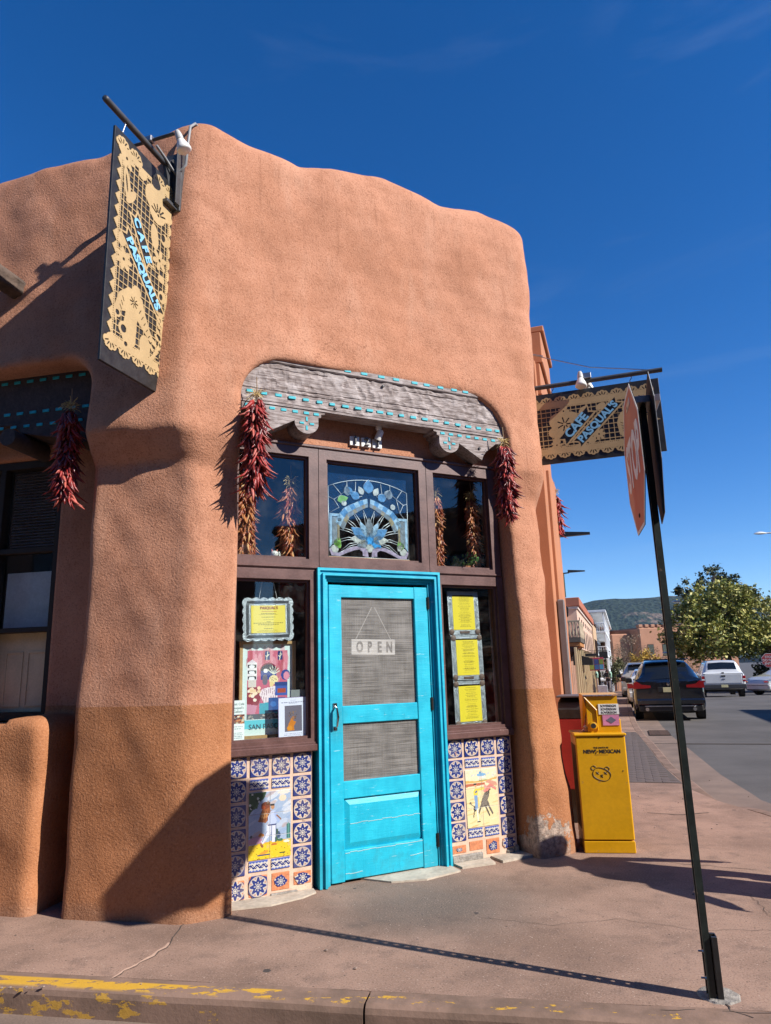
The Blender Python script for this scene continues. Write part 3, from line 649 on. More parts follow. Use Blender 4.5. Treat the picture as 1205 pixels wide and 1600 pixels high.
def mural_man(X, Y):
    c = Canvas(X, Y, '#9fb4cf')
    for k in range(26):
        r = np.random.RandomState(k); c.ell(r.rand(), .35+.65*r.rand(), .07+.1*r.rand(), .02+.03*r.rand(), ['#dfe3e6', '#c7d2e2', '#8ba6cb', '#b59a92'][k % 4], 20, .6)
    c.ell(.80, .88, .09, .05, '#e8d2b8'); c.ell(.83, .97, .15, .03, '#e3dccf')
    c.poly([(0, .66), (0, 1), (.42, 1), (.36, .9), (.24, .84), (.2, .76), (.1, .74)], '#2f5237')
    for k in range(16): r = np.random.RandomState(90+k); c.ell(.36*r.rand(), .72+.28*r.rand(), .025, .018, ['#d7dccb', '#47704a', '#1d3a26'][k % 3])
    c.rect(0, 1, 0, .215, '#e6c521'); c.poly([(0, .215), (1, .215), (1, .255), (.6, .26), (.3, .235), (0, .22)], '#d9b21c')
    for k in range(40): r = np.random.RandomState(40+k); c.ell(r.rand(), .22*r.rand(), .014, .006, ['#8a6d10', '#5b4a12', '#f0dd63'][k % 3])
    c.poly([(0, .23), (0, .31), (.2, .35), (.36, .29), (.4, .24)], '#b78aa4'); c.ell(.30, .35, .07, .03, '#c07a35'); c.ell(.06, .345, .03, .02, '#3b4a55')
    c.ell(.62, .29, .07, .06, '#37604b'); c.ell(.70, .33, .05, .05, '#324f73'); c.ell(.66, .38, .035, .04, '#2c5140'); c.rect(.90, .98, .26, .48, '#2e6b66'); c.rect(.92, .95, .26, .50, '#4f918a')
    c.ell(.74, .255, .07, .02, '#3d6c4a'); c.ell(.90, .225, .08, .018, '#e9e3d4')
    c.poly([(.30, .70), (.22, .56), (.40, .53), (.52, .60), (.5, .78), (.36, .78)], '#9b5b35'); c.ell(.40, .79, .11, .055, '#7a3d2a'); c.ell(.34, .76, .05, .03, '#c0562b'); c.ell(.45, .82, .045, .03, '#55331f'); c.ell(.36, .64, .1, .04, '#c98f58')
    for k in range(5): c.line(.26+.06*k, .56, .30+.06*k, .70, .006, '#53311f')
    c.poly([(.45, .50), (.64, .50), (.68, .62), (.62, .70), (.52, .70), (.46, .62)], '#b9c8e6'); c.line(.62, .66, .70, .54, .03, '#9db3dc'); c.line(.66, .63, .76, .56, .012, '#8a5a3a')
    c.poly([(.43, .50), (.64, .50), (.62, .24), (.54, .24), (.53, .40), (.50, .34), (.34, .22), (.30, .26), (.42, .40)], '#d6dcea')
    c.line(.53, .48, .54, .26, .008, '#3c518a'); c.line(.46, .49, .63, .49, .010, '#2b3d72'); c.line(.43, .40, .33, .26, .006, '#3c518a'); c.line(.64, .5, .63, .26, .006, '#3c518a')
    c.ell(.56, .755, .05, .035, '#b98a66'); c.ell(.55, .79, .06, .018, '#2c3138'); c.poly([(.27, .25), (.36, .2), (.34, .165), (.28, .2)], '#8f5a34'); c.ell(.60, .2, .07, .015, '#c06f2c')
    c.ell(.36, .09, .12, .025, '#d89a2a', 12); c.line(.22, .06, .50, .06, .008, '#3c466e'); c.ell(.8, .06, .08, .01, '#4a5a2a')
    return c.grain(.08, 3).c
def mural_bull(X, Y):
    c = Canvas(X, Y, '#ece2bd')
    for k in range(40):
        r = np.random.RandomState(k); c.ell(r.rand(), .80+.2*r.rand(), .03, .008, ['#a9c5dd', '#dfe6dd', '#8ab0cf', '#d7d9b0'][k % 4], 60*r.rand(), .7)
    c.ell(.5, .90, .14, .03, '#7fb0d8'); c.ell(.47, .94, .03, .02, '#5b95c8'); c.ell(.52, .845, .13, .03, '#efeadb'); c.rect(.42, .68, .775, .805, '#4c8f58'); c.rect(.44, .66, .81, .83, '#e9d9b8')
    c.poly([(0, .765), (0, .815), (.4, .79), (.7, .80), (1, .84), (1, .80), (.5, .765)], '#d8ae62'); c.poly([(0, .70), (0, .755), (.4, .75), (.6, .76), (.6, .715), (.3, .705)], '#c06a4c'); c.poly([(.62, .76), (.95, .66), (1, .68), (.98, .74), (.72, .80)], '#d59a84')
    c.rect(0, 1, 0, .69, '#ead9a0', .75)
    for k in range(26): r = np.random.RandomState(60+k); c.ell(r.rand(), .62*r.rand(), .12, .012, ['#dcbd74', '#f2e7c2', '#d9a75c'][k % 3], 6, .5)
    c.poly([(.45, .40), (.55, .56), (.62, .61), (.74, .60), (.72, .52), (.66, .44), (.72, .36), (.62, .33), (.46, .33)], '#6a635c'); c.ell(.66, .575, .07, .045, '#4b453f'); c.line(.72, .61, .77, .63, .010, '#2f2a26')
    c.line(.66, .38, .80, .21, .024, '#6a635c'); c.line(.58, .35, .70, .18, .022, '#5c554d'); c.line(.46, .36, .38, .25, .022, '#6a635c'); c.ell(.26, .32, .05, .05, '#4a443e'); c.line(.24, .3, .2, .18, .014, '#4a443e'); c.line(.22, .36, .12, .41, .008, '#6b6459'); c.ell(.12, .42, .035, .02, '#6b6459')
    for k in range(7): c.line(.47+.025*k, .36, .56+.025*k, .58, .004, '#9a9082')
    c.poly([(.60, .66), (.78, .73), (.97, .64), (.95, .60), (.80, .66), (.68, .60), (.56, .58)], '#d9877c'); c.poly([(.56, .58), (.66, .70), (.58, .72), (.52, .62)], '#e0a293')
    c.poly([(.24, .55), (.36, .55), (.38, .66), (.30, .68), (.24, .62)], '#ecd04f'); c.line(.34, .64, .56, .66, .022, '#e8cf55'); c.line(.30, .60, .34, .62, .014, '#3f5c9c'); c.poly([(.25, .55), (.35, .55), (.36, .30), (.27, .30)], '#7ba2d1'); c.line(.37, .5, .38, .34, .014, '#d8bf5a'); c.line(.33, .3, .34, .11, .020, '#efe9da'); c.line(.32, .085, .40, .09, .010, '#2d2a29'); c.ell(.31, .715, .04, .03, '#d8a27c'); c.ell(.295, .74, .05, .018, '#2b2523')
    return c.grain(.06, 5).c
def tile_panel(x0, art_fn, breaks, label):
    wd = 4*TS+3*GP; bk = MB().box(x0-.012, x0+wd+.012, 0, .05, .0, .935, b=0).obj('tile_panel', GROUT, CAFE, FC); bk['label'] = label
    top = .924
    cx = [x0+TS/2+i*(TS+GP) for i in range(4)]; rows = [top-TS/2-i*(TS+.0205) for i in range(5)]
    jt = lambda: Matrix.Translation((rng.uniform(-.0015, .0015), rng.uniform(-.0015, .001), rng.uniform(-.0015, .0015))) @ Matrix.Rotation(rng.uniform(-.012, .012), 4, 'Y')
    for i in (0, 3):
        for z in rows: inst('star_tile', tstar, bk, FC @ Matrix.Translation((cx[i], 0, z)) @ jt() @ Matrix.Rotation(rad(90*rng.randrange(4)), 4, 'Y'))
    for i in (1, 2):
        inst('star_tile', tstar, bk, FC @ Matrix.Translation((cx[i], 0, rows[0])) @ jt())
        inst('wave_tile', twave, bk, FC @ Matrix.Translation((cx[i], 0, .770-.036)) @ jt()); inst('wave_tile', twave, bk, FC @ Matrix.Translation((cx[i], 0, .205)) @ jt())
    mw, mh = 2*TS+GP+.012, .438; mz0 = .246
    for a in range(2):
        for r in range(3):
            pw, ph = mw/2-.002, mh/3-.002
            MB().box(-pw/2, pw/2, -.0045, .012, -ph/2, ph/2, b=.002).obj('mural_tile', PAPERW, bk, FC @ Matrix.Translation((x0+wd/2+(a-.5)*mw/2, 0, mz0+mh*(r+.5)/3)))
            art('mural_glaze', pw-.001, ph-.001, (lambda X, Y, a=a, r=r: art_fn((X+a)/2, (Y+r)/3)), 34, 34, GLAZE, bk, FC @ Matrix.Translation((x0+wd/2+(a-.5)*mw/2, 0, mz0+mh*(r+.5)/3)), -.0055)
    for i, (zt, zb, fr_) in enumerate(breaks):
        h = zt-zb; body = MB().box(-TS/2, TS/2, -.004, .012, -h/2, h/2, b=.008); t_ = body.obj('broken_tile', TERRA, bk, FC @ Matrix.Translation((cx[i], 0, (zt+zb)/2)))
        if fr_ > 0: inst('glaze_remnant', broken(TS, h, i+int(x0*100), fr_), t_, FC @ Matrix.Translation((cx[i], -.0005, (zt+zb)/2)))
    return bk
tile_panel(-1.213, mural_man, [(.135, .008, .95), (.150, .012, 1.15), (.150, .030, .55), (.135, .045, .75)], 'panel of blue star tiles round a painted man carrying a basket')
tile_panel(.572, mural_bull, [(.135, .07, .35), (.150, .075, 0), (.150, .03, .5), (.135, .06, 1.0)], 'panel of blue star tiles round a painted bullfighter')
for x0, x1, hh in ((.565, .86, .062), (1.09, 1.16, .05), (1.165, 1.215, .07), (-.90, -.70, .02)): boxo('cement_patch', CEMENT, CAFE, FC, x0, x1, -.018, .02, .004, hh, b=.012)
# ---------------------------------------------------------------- carved entrance lintel
def adze_beam(x0, x1, z0, z1, yf, yb, name, parent, M, seed=1, amp=.012):
    nx, nz = 220, 44; r = np.random.RandomState(seed); gx, gzz = np.meshgrid(np.linspace(x0, x1, nx+1), np.linspace(z0, z1, nz+1))
    dpt = np.zeros_like(gx)
    for _ in range(230):
        cx, cz, q, L = r.uniform(x0, x1), r.uniform(z0+.10*(z1-z0), z1), r.uniform(-.5, 1.1), r.uniform(.018, .05)
        u = (gx-cx)*math.cos(q)+(gzz-cz)*math.sin(q); v = -(gx-cx)*math.sin(q)+(gzz-cz)*math.cos(q)
        dpt = np.maximum(dpt, np.clip(1-(u/L)**2-(v/(L*1.9))**2, 0, 1)*r.uniform(.3, 1))
    edge = np.clip(np.minimum(gzz-z0, z1-gzz)/.012, 0, 1); y = yf+dpt*amp*edge+(1-edge)**2*.012
    for k in range(3):
        zc = z0+(z1-z0)*r.uniform(.3, .9); y += .008*np.exp(-((gzz-zc-.01*np.sin(gx*3+k))/.004)**2)*(np.sin(gx*2.1+k*2) > .2)
    groove = z0+(z1-z0)*.30; y += .009*np.exp(-((gzz-groove)/.004)**2)
    V = np.stack([gx.ravel(), y.ravel(), gzz.ravel()], 1).tolist(); i = (np.arange(nz)[:, None]*(nx+1)+np.arange(nx)[None]).ravel()
    Fq = np.stack([i, i+1, i+nx+2, i+nx+1], 1).tolist(); mb = MB(); mb.add(V, Fq)
    mb.add([(x0, yf+.012, z0), (x1, yf+.012, z0), (x1, yf+.012, z1), (x0, yf+.012, z1), (x0, yb, z0), (x1, yb, z0), (x1, yb, z1), (x0, yb, z1)], [(0, 4, 5, 1), (3, 2, 6, 7), (1, 5, 6, 2), (0, 3, 7, 4), (4, 7, 6, 5)])
    return mb.obj(name, WOOD, parent, M, sm=False)
YF = -.175
beam = adze_beam(-1.34, 1.34, 3.536, 3.875, YF, -.02, 'lintel_beam', CAFE, FC, 2)
boxo('lintel_cap', WOOD, beam, FC, -1.3, 1.3, YF-.012, -.03, 3.868, 3.93, b=.008)
dash = MB().box(-.030, .030, -.004, .004, -.0125, .0125, b=.003).mesh('inlay_dash', TURQ2); dash2 = MB().box(-.027, .027, -.004, .004, -.012, .012, b=.003).mesh('inlay_dash', TURQ2)
for x in (-1.24, -1.145, -1.033, -.917, -.805, -.691, -.575, -.466, -.35, -.236, -.13, -.036, .057, .166, .28, .394, .504, .614, .729, .84, .948, 1.059, 1.149):
    inst('inlay_dash', dash, beam, FC @ Matrix.Translation((x, YF-.001, 3.604-.009*(x+1.2)+rng.uniform(-.002, .002))) @ Matrix.Diagonal((rng.uniform(.8, 1.05), 1, 1, 1)))
for x in (-.33, -.18, -.02, .12, .3, .42, .56, .7, .82): inst('inlay_dash', dash, beam, FC @ Matrix.Translation((x, YF-.013, 3.905)))
boxo('board', WOOD, beam, FC, -1.33, 1.33, YF-.004, -.03, 3.517, 3.536, b=.002)
def corbel(sx, xs):
    P = [(.480, 3.519), (.480, 3.500), (.512, 3.494), (.512, 3.470), (.536, 3.463)]
    P += [(.634+.100*math.cos(a), 3.412+.090*math.sin(a)) for a in [math.pi-.1+k*(math.pi+.2)/12 for k in range(0, 13)]]
    P += [(.735, 3.418), (.968, 3.289), (.985, 3.33), (1.02, 3.375), (1.074, 3.418), (1.13, 3.46), (1.30, 3.47), (1.30, 3.519)]
    pts = [(sx*x+xs, z) for x, z in P]
    o = MB().prism(pts, YF+.004, .02).obj('corbel', WOOD, CAFE, FC)
    for x in ((.568, .654, .743, .833, .921, 1.01, 1.10) if sx > 0 else (.603, .686, .779, .873, .966, 1.06, 1.159, 1.24)):
        inst('inlay_dash', dash2, o, FC @ Matrix.Translation((sx*x, YF+.003, 3.488+.003*(sx < 0))) @ Matrix.Diagonal((.85, 1, 1, 1)))
    cx = sx*.634+xs
    for dx, dz, q in ((0, .037, 90), (0, -.037, 90), (-.042, 0, 0), (.042, 0, 0)): inst('inlay_dash', dash2, o, FC @ Matrix.Translation((cx+dx, YF+.003, 3.405+dz)) @ Matrix.Rotation(rad(q), 4, 'Y') @ Matrix.Diagonal((.72, 1, .75, 1)))
corbel(1, 0); corbel(-1, -.048)
bolt = MB().lathe([(.013, 0), (.013, .006), (.006, .010)], 6, Matrix.Rotation(rad(90), 4, 'X')).mesh('bolt_head', IRON)
for x, z in ((.945, 3.395), (-.44, 3.565), (.0, 3.83)): inst('bolt_head', bolt, CAFE, FC @ Matrix.Translation((x, YF, z)))
# ---------------------------------------------------------------- bay on the near street: lintel, window, viga
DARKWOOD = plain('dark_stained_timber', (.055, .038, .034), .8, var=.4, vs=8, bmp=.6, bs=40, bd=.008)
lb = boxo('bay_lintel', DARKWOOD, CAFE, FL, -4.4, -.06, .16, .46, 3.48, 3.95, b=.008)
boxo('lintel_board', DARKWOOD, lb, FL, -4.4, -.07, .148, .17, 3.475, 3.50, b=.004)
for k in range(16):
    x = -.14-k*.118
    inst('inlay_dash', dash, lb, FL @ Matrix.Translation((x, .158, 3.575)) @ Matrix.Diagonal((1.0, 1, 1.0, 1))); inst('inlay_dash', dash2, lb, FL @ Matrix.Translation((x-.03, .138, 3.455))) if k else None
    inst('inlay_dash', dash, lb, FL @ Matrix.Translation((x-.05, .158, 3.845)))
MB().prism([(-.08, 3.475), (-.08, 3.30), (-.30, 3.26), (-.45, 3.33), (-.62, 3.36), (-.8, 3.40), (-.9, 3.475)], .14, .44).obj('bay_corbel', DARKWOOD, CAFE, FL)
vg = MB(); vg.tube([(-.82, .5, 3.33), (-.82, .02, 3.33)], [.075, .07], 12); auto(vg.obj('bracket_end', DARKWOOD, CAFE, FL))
FLW = FL @ Matrix.Translation((-.045, 0, 0))
# window: blind, roller shade, lower panel
wf = MB(); frame_bars(wf, (-2.58, -.578, 1.20, 3.275), (-2.52, -.632, 1.26, 3.215), .455, .56); wf.box(-2.52, -.63, .46, .54, 2.50, 2.545, b=.004); wf.box(-2.52, -.63, .46, .54, 1.865, 1.905, b=.004); wf.box(-1.185, -1.135, .452, .54, 1.26, 3.215, b=.004)
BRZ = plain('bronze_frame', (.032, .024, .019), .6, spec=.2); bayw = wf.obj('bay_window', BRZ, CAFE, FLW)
sl = MB().box(-.48, .48, -.012, .012, -.0008, .0008).mesh('blind_slat', plain('blind_slat', (.22, .17, .16), .6))
for k in range(26):
    for x in (-.905+.0, -2.0):
        inst('blind_slat', sl, bayw, FLW @ Matrix.Translation((x+.02, .585, 2.56+k*.0255)) @ Matrix.Rotation(rad(35), 4, 'X') @ Matrix.Diagonal((.53, 1, 1, 1) if x > -1 else (.85, 1, 1, 1)))
boxo('roller_shade', plain('grey_shade', (.62, .59, .58), .9), bayw, FLW, -1.135, -.63, .575, .58, 1.9, 2.36, b=0); boxo('roller_shade', plain('grey_shade2', (.62, .59, .58), .9), bayw, FLW, -2.52, -1.185, .575, .58, 1.9, 2.42, b=0)
BEIGE = plain('beige_panel', (.60, .46, .28), .6); boxo('lower_panel', BEIGE, bayw, FLW, -1.135, -.632, .55, .57, 1.26, 1.87, b=0); boxo('lower_panel', BEIGE, bayw, FLW, -2.52, -1.185, .55, .57, 1.26, 1.87, b=0)
for x0, x1 in ((-1.06, -.90), (-.86, -.67)):
    fm = MB(); frame_bars(fm, (x0, x1, 1.3, 1.72), (x0+.012, x1-.012, 1.312, 1.708), .543, .551); fm.obj('panel_moulding', BEIGE, bayw, FLW)
for x0, x1 in ((-1.14, -.625), (-2.525, -1.18)):
    for z0, z1 in ((2.54, 3.22), (1.9, 2.51)): MB().add([(x0, .507, z0), (x1, .507, z0), (x1, .507, z1), (x0, .507, z1)], [(0, 1, 2, 3)]).obj('pane', GLASS, bayw, FLW)
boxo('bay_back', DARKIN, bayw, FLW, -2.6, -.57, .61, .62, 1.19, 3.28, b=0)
VIGA = plain('dark_log', (.085, .058, .045), .85, var=.5, vs=7, bmp=.7, bs=35, bd=.01)
def log(p0, p1, r, seed, name='viga', parent=CAFE, M=FL):
    rr = np.random.RandomState(seed); mb = MB(); n, k = 20, 14; a, b = Vector(p0), Vector(p1); t = (b-a).normalized(); u = t.cross(Vector((0, 0, 1))).normalized(); v = u.cross(t)
    crk = [rr.uniform(0, 6.28) for _ in range(4)]; vs = []
    for i in range(k+1):
        for j in range(n):
            q = 2*math.pi*j/n; d = r*(1+.03*math.sin(3*q+i*.2)) - sum(.018*math.exp(-((((q-c+.15*math.sin(i*.6)) + 3.14) % 6.283-3.14)/.14)**2) for c in crk)
            vs.append(tuple(a+(b-a)*i/k+(u*math.cos(q)+v*math.sin(q))*d))
    mb.add(vs, [(i*n+j, i*n+(j+1) % n, (i+1)*n+(j+1) % n, (i+1)*n+j) for i in range(k) for j in range(n)]+[tuple(range(n-1, -1, -1)), tuple(k*n+j for j in range(n))])
    return auto(mb.obj(name, VIGA, parent, M), 50)
log((-.86, .3, 4.60), (-.86, -.95, 4.57), .088, 3, 'viga')
log((-2.25, .3, 4.60), (-2.25, -.95, 4.57), .088, 4, 'viga')
# ---------------------------------------------------------------- the side-street end of the cafe, square painted trim
ORANGE = plain('orange_painted_wall', (.43, .175, .085), .85, var=.12, vs=2, bmp=.25, bs=80, bd=.004)
sw = boxo('side_wall', ORANGE, CAFE, FR, 1.9, 3.1, .15, .9, -.05, 5.2, b=.01)
boxo('cornice', ORANGE, sw, FR, 2.0, 3.16, .06, .9, 5.20, 5.62, b=.01); boxo('cornice', ORANGE, sw, FR, 2.0, 3.2, .02, .9, 5.62, 5.70, b=.01); boxo('cornice', ORANGE, sw, FR, 2.0, 3.15, .1, .9, 4.78, 5.2, b=.01)
boxo('pilaster', ORANGE, sw, FR, 2.2, 3.14, .11, .6, -.05, 3.86, b=.01)
boxo('cable_conduit', plain('grey_conduit', (.16, .145, .15), .6), CAFE, FR, 2.1, 2.2, .06, .14, .9, 2.25, b=.01)
# ================================================================== dried chilli strings
def m_chile(name, a, b_, c_):
    m, b = mat(name); p = coords('World'); n = noise(p, 22, 3); n2 = noise(p, 60, 2)
    isl = E(E.nt.nodes.new('ShaderNodeNewGeometry').outputs['Random Per Island']); k = mixc(smooth(isl, .1, .9), a, b_); k = mixc((isl > .86)*.8, k, c_); k = mixc(smooth(n2, .60, .7)*.45, k, c_)
    setb(b, k, .28+isl*.3, None, bump(noise(scaled(p, (1, 1, .4)), 130, 3), .6, .004), .5); return m
CHR = m_chile('dried_red_chile', (.09, .007, .008), (.34, .026, .022), (.45, .12, .09)); CHO = m_chile('dried_orange_chile', (.28, .05, .02), (.60, .22, .07), (.70, .38, .16))
def ristra(name, label, M, L, R0, pl, n, m, seed, group=None, tie=True):
    """string of pods hanging from M (top of the tie) down local -z"""
    r = random.Random(seed); t = thing(name, label, 'chilli string', M, group); mb = MB()
    for i in range(n):
        f = (i+r.random())/n; z = -.06-f*(L-.06-pl*.4); q = r.uniform(0, 6.283); env = (min(1, .55+f*3.5)) if f < .15 else (1 if f < .8 else 1-.55*(f-.8)/.2)
        d = Vector((math.cos(q), math.sin(q), 0)); rr = R0*env*r.uniform(.25, .75); ln = pl*r.choice((.6, .8, 1, 1, 1.2, 1.35))*r.uniform(.85, 1.15); spread = r.uniform(.1, .95)
        p0 = d*rr*.5+Vector((0, 0, z)); dirv = (d*spread+Vector((0, 0, -1))).normalized(); side = Vector((-d.y, d.x, 0))*r.uniform(-.6, .6)
        bend = r.uniform(-.35, .45); pts = [p0, p0+dirv*ln*.3+d*.01, p0+dirv*ln*.65+side*ln*.25+d*bend*ln*.3, p0+dirv*ln+side*ln*.55+d*bend*ln]
        w = pl*r.uniform(.10, .15); mb.tube(pts, [w*.5, w, w*.72, w*.08], 5)
    o = mb.obj('pods', m, t, M, sm=True, kind='stuff')
    s = MB(); s.tube([(0, 0, .12), (.004, 0, .04), (0, 0, -L*.8)], .004, 5); s.obj('string', TWINE, t, M)
    if tie:
        k = MB()
        for i in range(60):
            q = r.uniform(0, 6.283); a = Vector((math.cos(q), math.sin(q), 0)); b0 = a*r.uniform(0, .02)+Vector((0, 0, r.uniform(-.05, .0))); e = b0+a*r.uniform(.02, R0*.6)+Vector((0, 0, r.uniform(-.05, .05)))
            k.tube([b0, (b0+e)/2+Vector((0, 0, .012)), e], .0022, 3)
        k.obj('raffia_tie', RAFFIA, t, M, kind='stuff')
    return t
at = lambda F, x, z, y: F @ Matrix.Translation((x, y, z))
ristra('chile_ristra', 'thick red chilli string hanging from the carved lintel beside the cat figurine window', at(FC, -1.125, 3.55, -.29), .78, .118, .105, 520, CHR, 1)
ristra('chile_ristra', 'thick red chilli string hanging at the lintel end by the yellow menus', at(FC, 1.125, 3.46, -.29), .70, .108, .10, 500, CHR, 2)
ristra('chile_ristra', 'shaded red chilli string hanging under the dark lintel over the blinds', at(FL, -.275, 3.54, .01), .76, .115, .105, 480, CHR, 3)
ristra('chile_ristra', 'orange chilli string inside the window behind the thick red one', at(FC, -1.075, 3.03, .16), .66, .125, .08, 560, CHO, 4)
ristra('chile_ristra', 'orange chilli string inside the window right beside the cat figurine', at(FC, -.700, 3.03, .16), .67, .125, .08, 560, CHO, 5)
ristra('chile_ristra', 'faded chilli string with a big raffia bow inside the window nearest the stained glass', at(FC, .655, 3.06, .15), .70, .10, .065, 520, CHO, 6)
ristra('chile_ristra', 'dark chilli string with raffia bow inside the window above the leafy plant', at(FC, 1.05, 3.06, .16), .69, .11, .07, 520, CHO, 7)
ristra('chile_ristra', 'red chilli string hanging on the side street wall below the horizontal cafe sign', at(FR, 3.05, 3.80, .12), .62, .10, .11, 160, CHR, 8)
# ================================================================== things in the windows
def figurine():
    M = at(FC, -.845, 2.327, .12); t = thing('cat_figurine', 'small white beckoning cat figurine on the window shelf', 'figurine', M)
    w = plain('white_china', (.72, .70, .64), .2, var=.05); g = plain('gold_china', (.5, .33, .08), .3); pk = plain('ear_pink', (.6, .2, .15), .4)
    b = MB(); b.lathe([(.030, 0), (.036, .012), (.034, .035), (.024, .055), (.018, .062)], 14)
    b.lathe([(.004, .050), (.024, .056), (.031, .074), (.026, .093), (.010, .101), (.002, .103)], 14, Matrix.Scale(1, 4))
    b.tube([(.025, -.005, .03), (.038, -.008, .055), (.034, -.012, .085), (.030, -.014, .092)], [.008, .009, .009, .006], 8); b.tube([(-.020, -.018, .045), (-.022, -.034, .03)], [.009, .008], 8)
    auto(b.obj('body', w, t, M), 60)
    for s in (-1, 1):
        e = MB(); e.tube([(s*.017, 0, .092), (s*.023, 0, .116)], [.010, .001], 6); e.obj('ear', pk, t, M); MB().lathe([(.003, 0), (.001, .004)], 8, Matrix.Translation((s*.011, -.029, .078)) @ Matrix.Rotation(rad(90), 4, 'X')).obj('eye', BLACK, t, M)
    MB().lathe([(.026, .050), (.028, .054), (.026, .058)], 14).obj('collar', REDPLAST, t, M); MB().lathe([(.012, -.004), (.014, 0), (.012, .004)], 10, Matrix.Translation((-.004, -.034, .03)) @ Matrix.Rotation(rad(90), 4, 'X')).obj('coin', g, t, M)
figurine()
def win_plant():
    M = at(FC, .93, 2.327, .13); t = thing('potted_plant', 'small leafy green plant on the window shelf between two chilli strings', 'plant', M); r = random.Random(3)
    MB().lathe([(.035, 0), (.045, .05), (.048, .055)], 12).obj('pot', TERRA, t, M); lf = MB()
    for i in range(120):
        q = r.uniform(0, 6.28); d = Vector((math.cos(q), math.sin(q)*.6, r.uniform(.1, .9))).normalized(); p = Vector((0, 0, .045))+d*r.uniform(.01, .13); s = r.uniform(.012, .024); u = d.cross(Vector((r.random(), r.random(), r.random()))).normalized()
        lf.add([p, p+d*s+u*s*.5, p+d*s*2, p+d*s-u*s*.5], [(0, 1, 2, 3)])
    lf.obj('leaves', plain('leaf_green', (.10, .22, .04), .5, var=.5, vs=30), t, M, kind='stuff')
win_plant()
TIN = plain('stamped_tin', (.33, .36, .38), .36, metal=.85, var=.25, vs=20, bmp=.8, bs=130, bd=.006)
TINR = plain('rusty_tin', (.13, .085, .065), .6, metal=.4, var=.3)
YEL = '#e8d24a'
def lines(c, rows, col_='#5b5420', seed=1, cx=.5):
    r = random.Random(seed)
    for y, wd, t in rows:
        x = cx-wd/2
        while x < cx+wd/2:
            L = r.uniform(.02, .07); c.rect(x, min(x+L, cx+wd/2), y-t, y+t, col_, .75); x += L+.012
def menu_left():
    M = at(FC, -.905, 1.895, .07) @ Matrix.Rotation(rad(-1.5), 4, 'Y'); t = thing('tin_framed_notice', 'scalloped tin frame holding a yellow cafe notice in the window', 'framed notice', M)
    f = MB(); P = []; w2, h2 = .188, .152
    def edge(x0, z0, x1, z1, k, nx, nz):
        for i in range(k):
            for j in range(6):
                a = (i+j/6)/k; b_ = .012*abs(math.sin(math.pi*j/6)); P.append((x0+(x1-x0)*a+nx*b_, z0+(z1-z0)*a+nz*b_))
    edge(-w2, -h2, w2, -h2, 6, 0, -1); edge(w2, -h2, w2, h2, 5, 1, 0); edge(w2, h2, -w2, h2, 6, 0, 1); edge(-w2, h2, -w2, -h2, 5, -1, 0)
    f.prism(P, 0, .006); f.obj('tin_frame', TIN, t, M)
    rp = MB()
    for i in range(46):
        a = i/46
        for z in (-.128, .128): rp.tube([(-.165+.33*a, -.001, z-.010), (-.157+.33*a, -.004, z+.010)], .0028, 4)
        if i < 34:
            for x in (-.160, .160): rp.tube([(x-.010, -.001, -.115+.23*i/34), (x+.010, -.004, -.108+.23*i/34)], .0028, 4)
    rp.obj('rope_embossing', TIN, t, M, kind='stuff')
    def pg(X, Y):
        c = Canvas(X, Y, '#e3d056'); lines(c, [(.70, .42, .013), (.66, .56, .010), (.57, .40, .014), (.48, .28, .012), (.40, .12, .016), (.355, .86, .012), (.30, .60, .012), (.25, .22, .012), (.16, .26, .012), (.09, .52, .009), (.05, .66, .009)]); c.rect(.30, .74, .765, .79, '#a8452a'); return c.grain(.03).c
    art('notice', .268, .205, pg, 90, 70, PRINT, t, M, -.003)
    text("PASQUAL'S", .028, plain('red_ink', (.35, .05, .02), .6), t, M @ Matrix.Translation((.005, -.0045, .083)), ext=.0004, sx=1.0, bold=.0006)
    for x in (-.07, .07):
        s = MB(); s.tube([(x*.5, 0, .33), (x, .001, .155)], .0016, 4); s.obj('string', PAPERW, t, M)
menu_left()
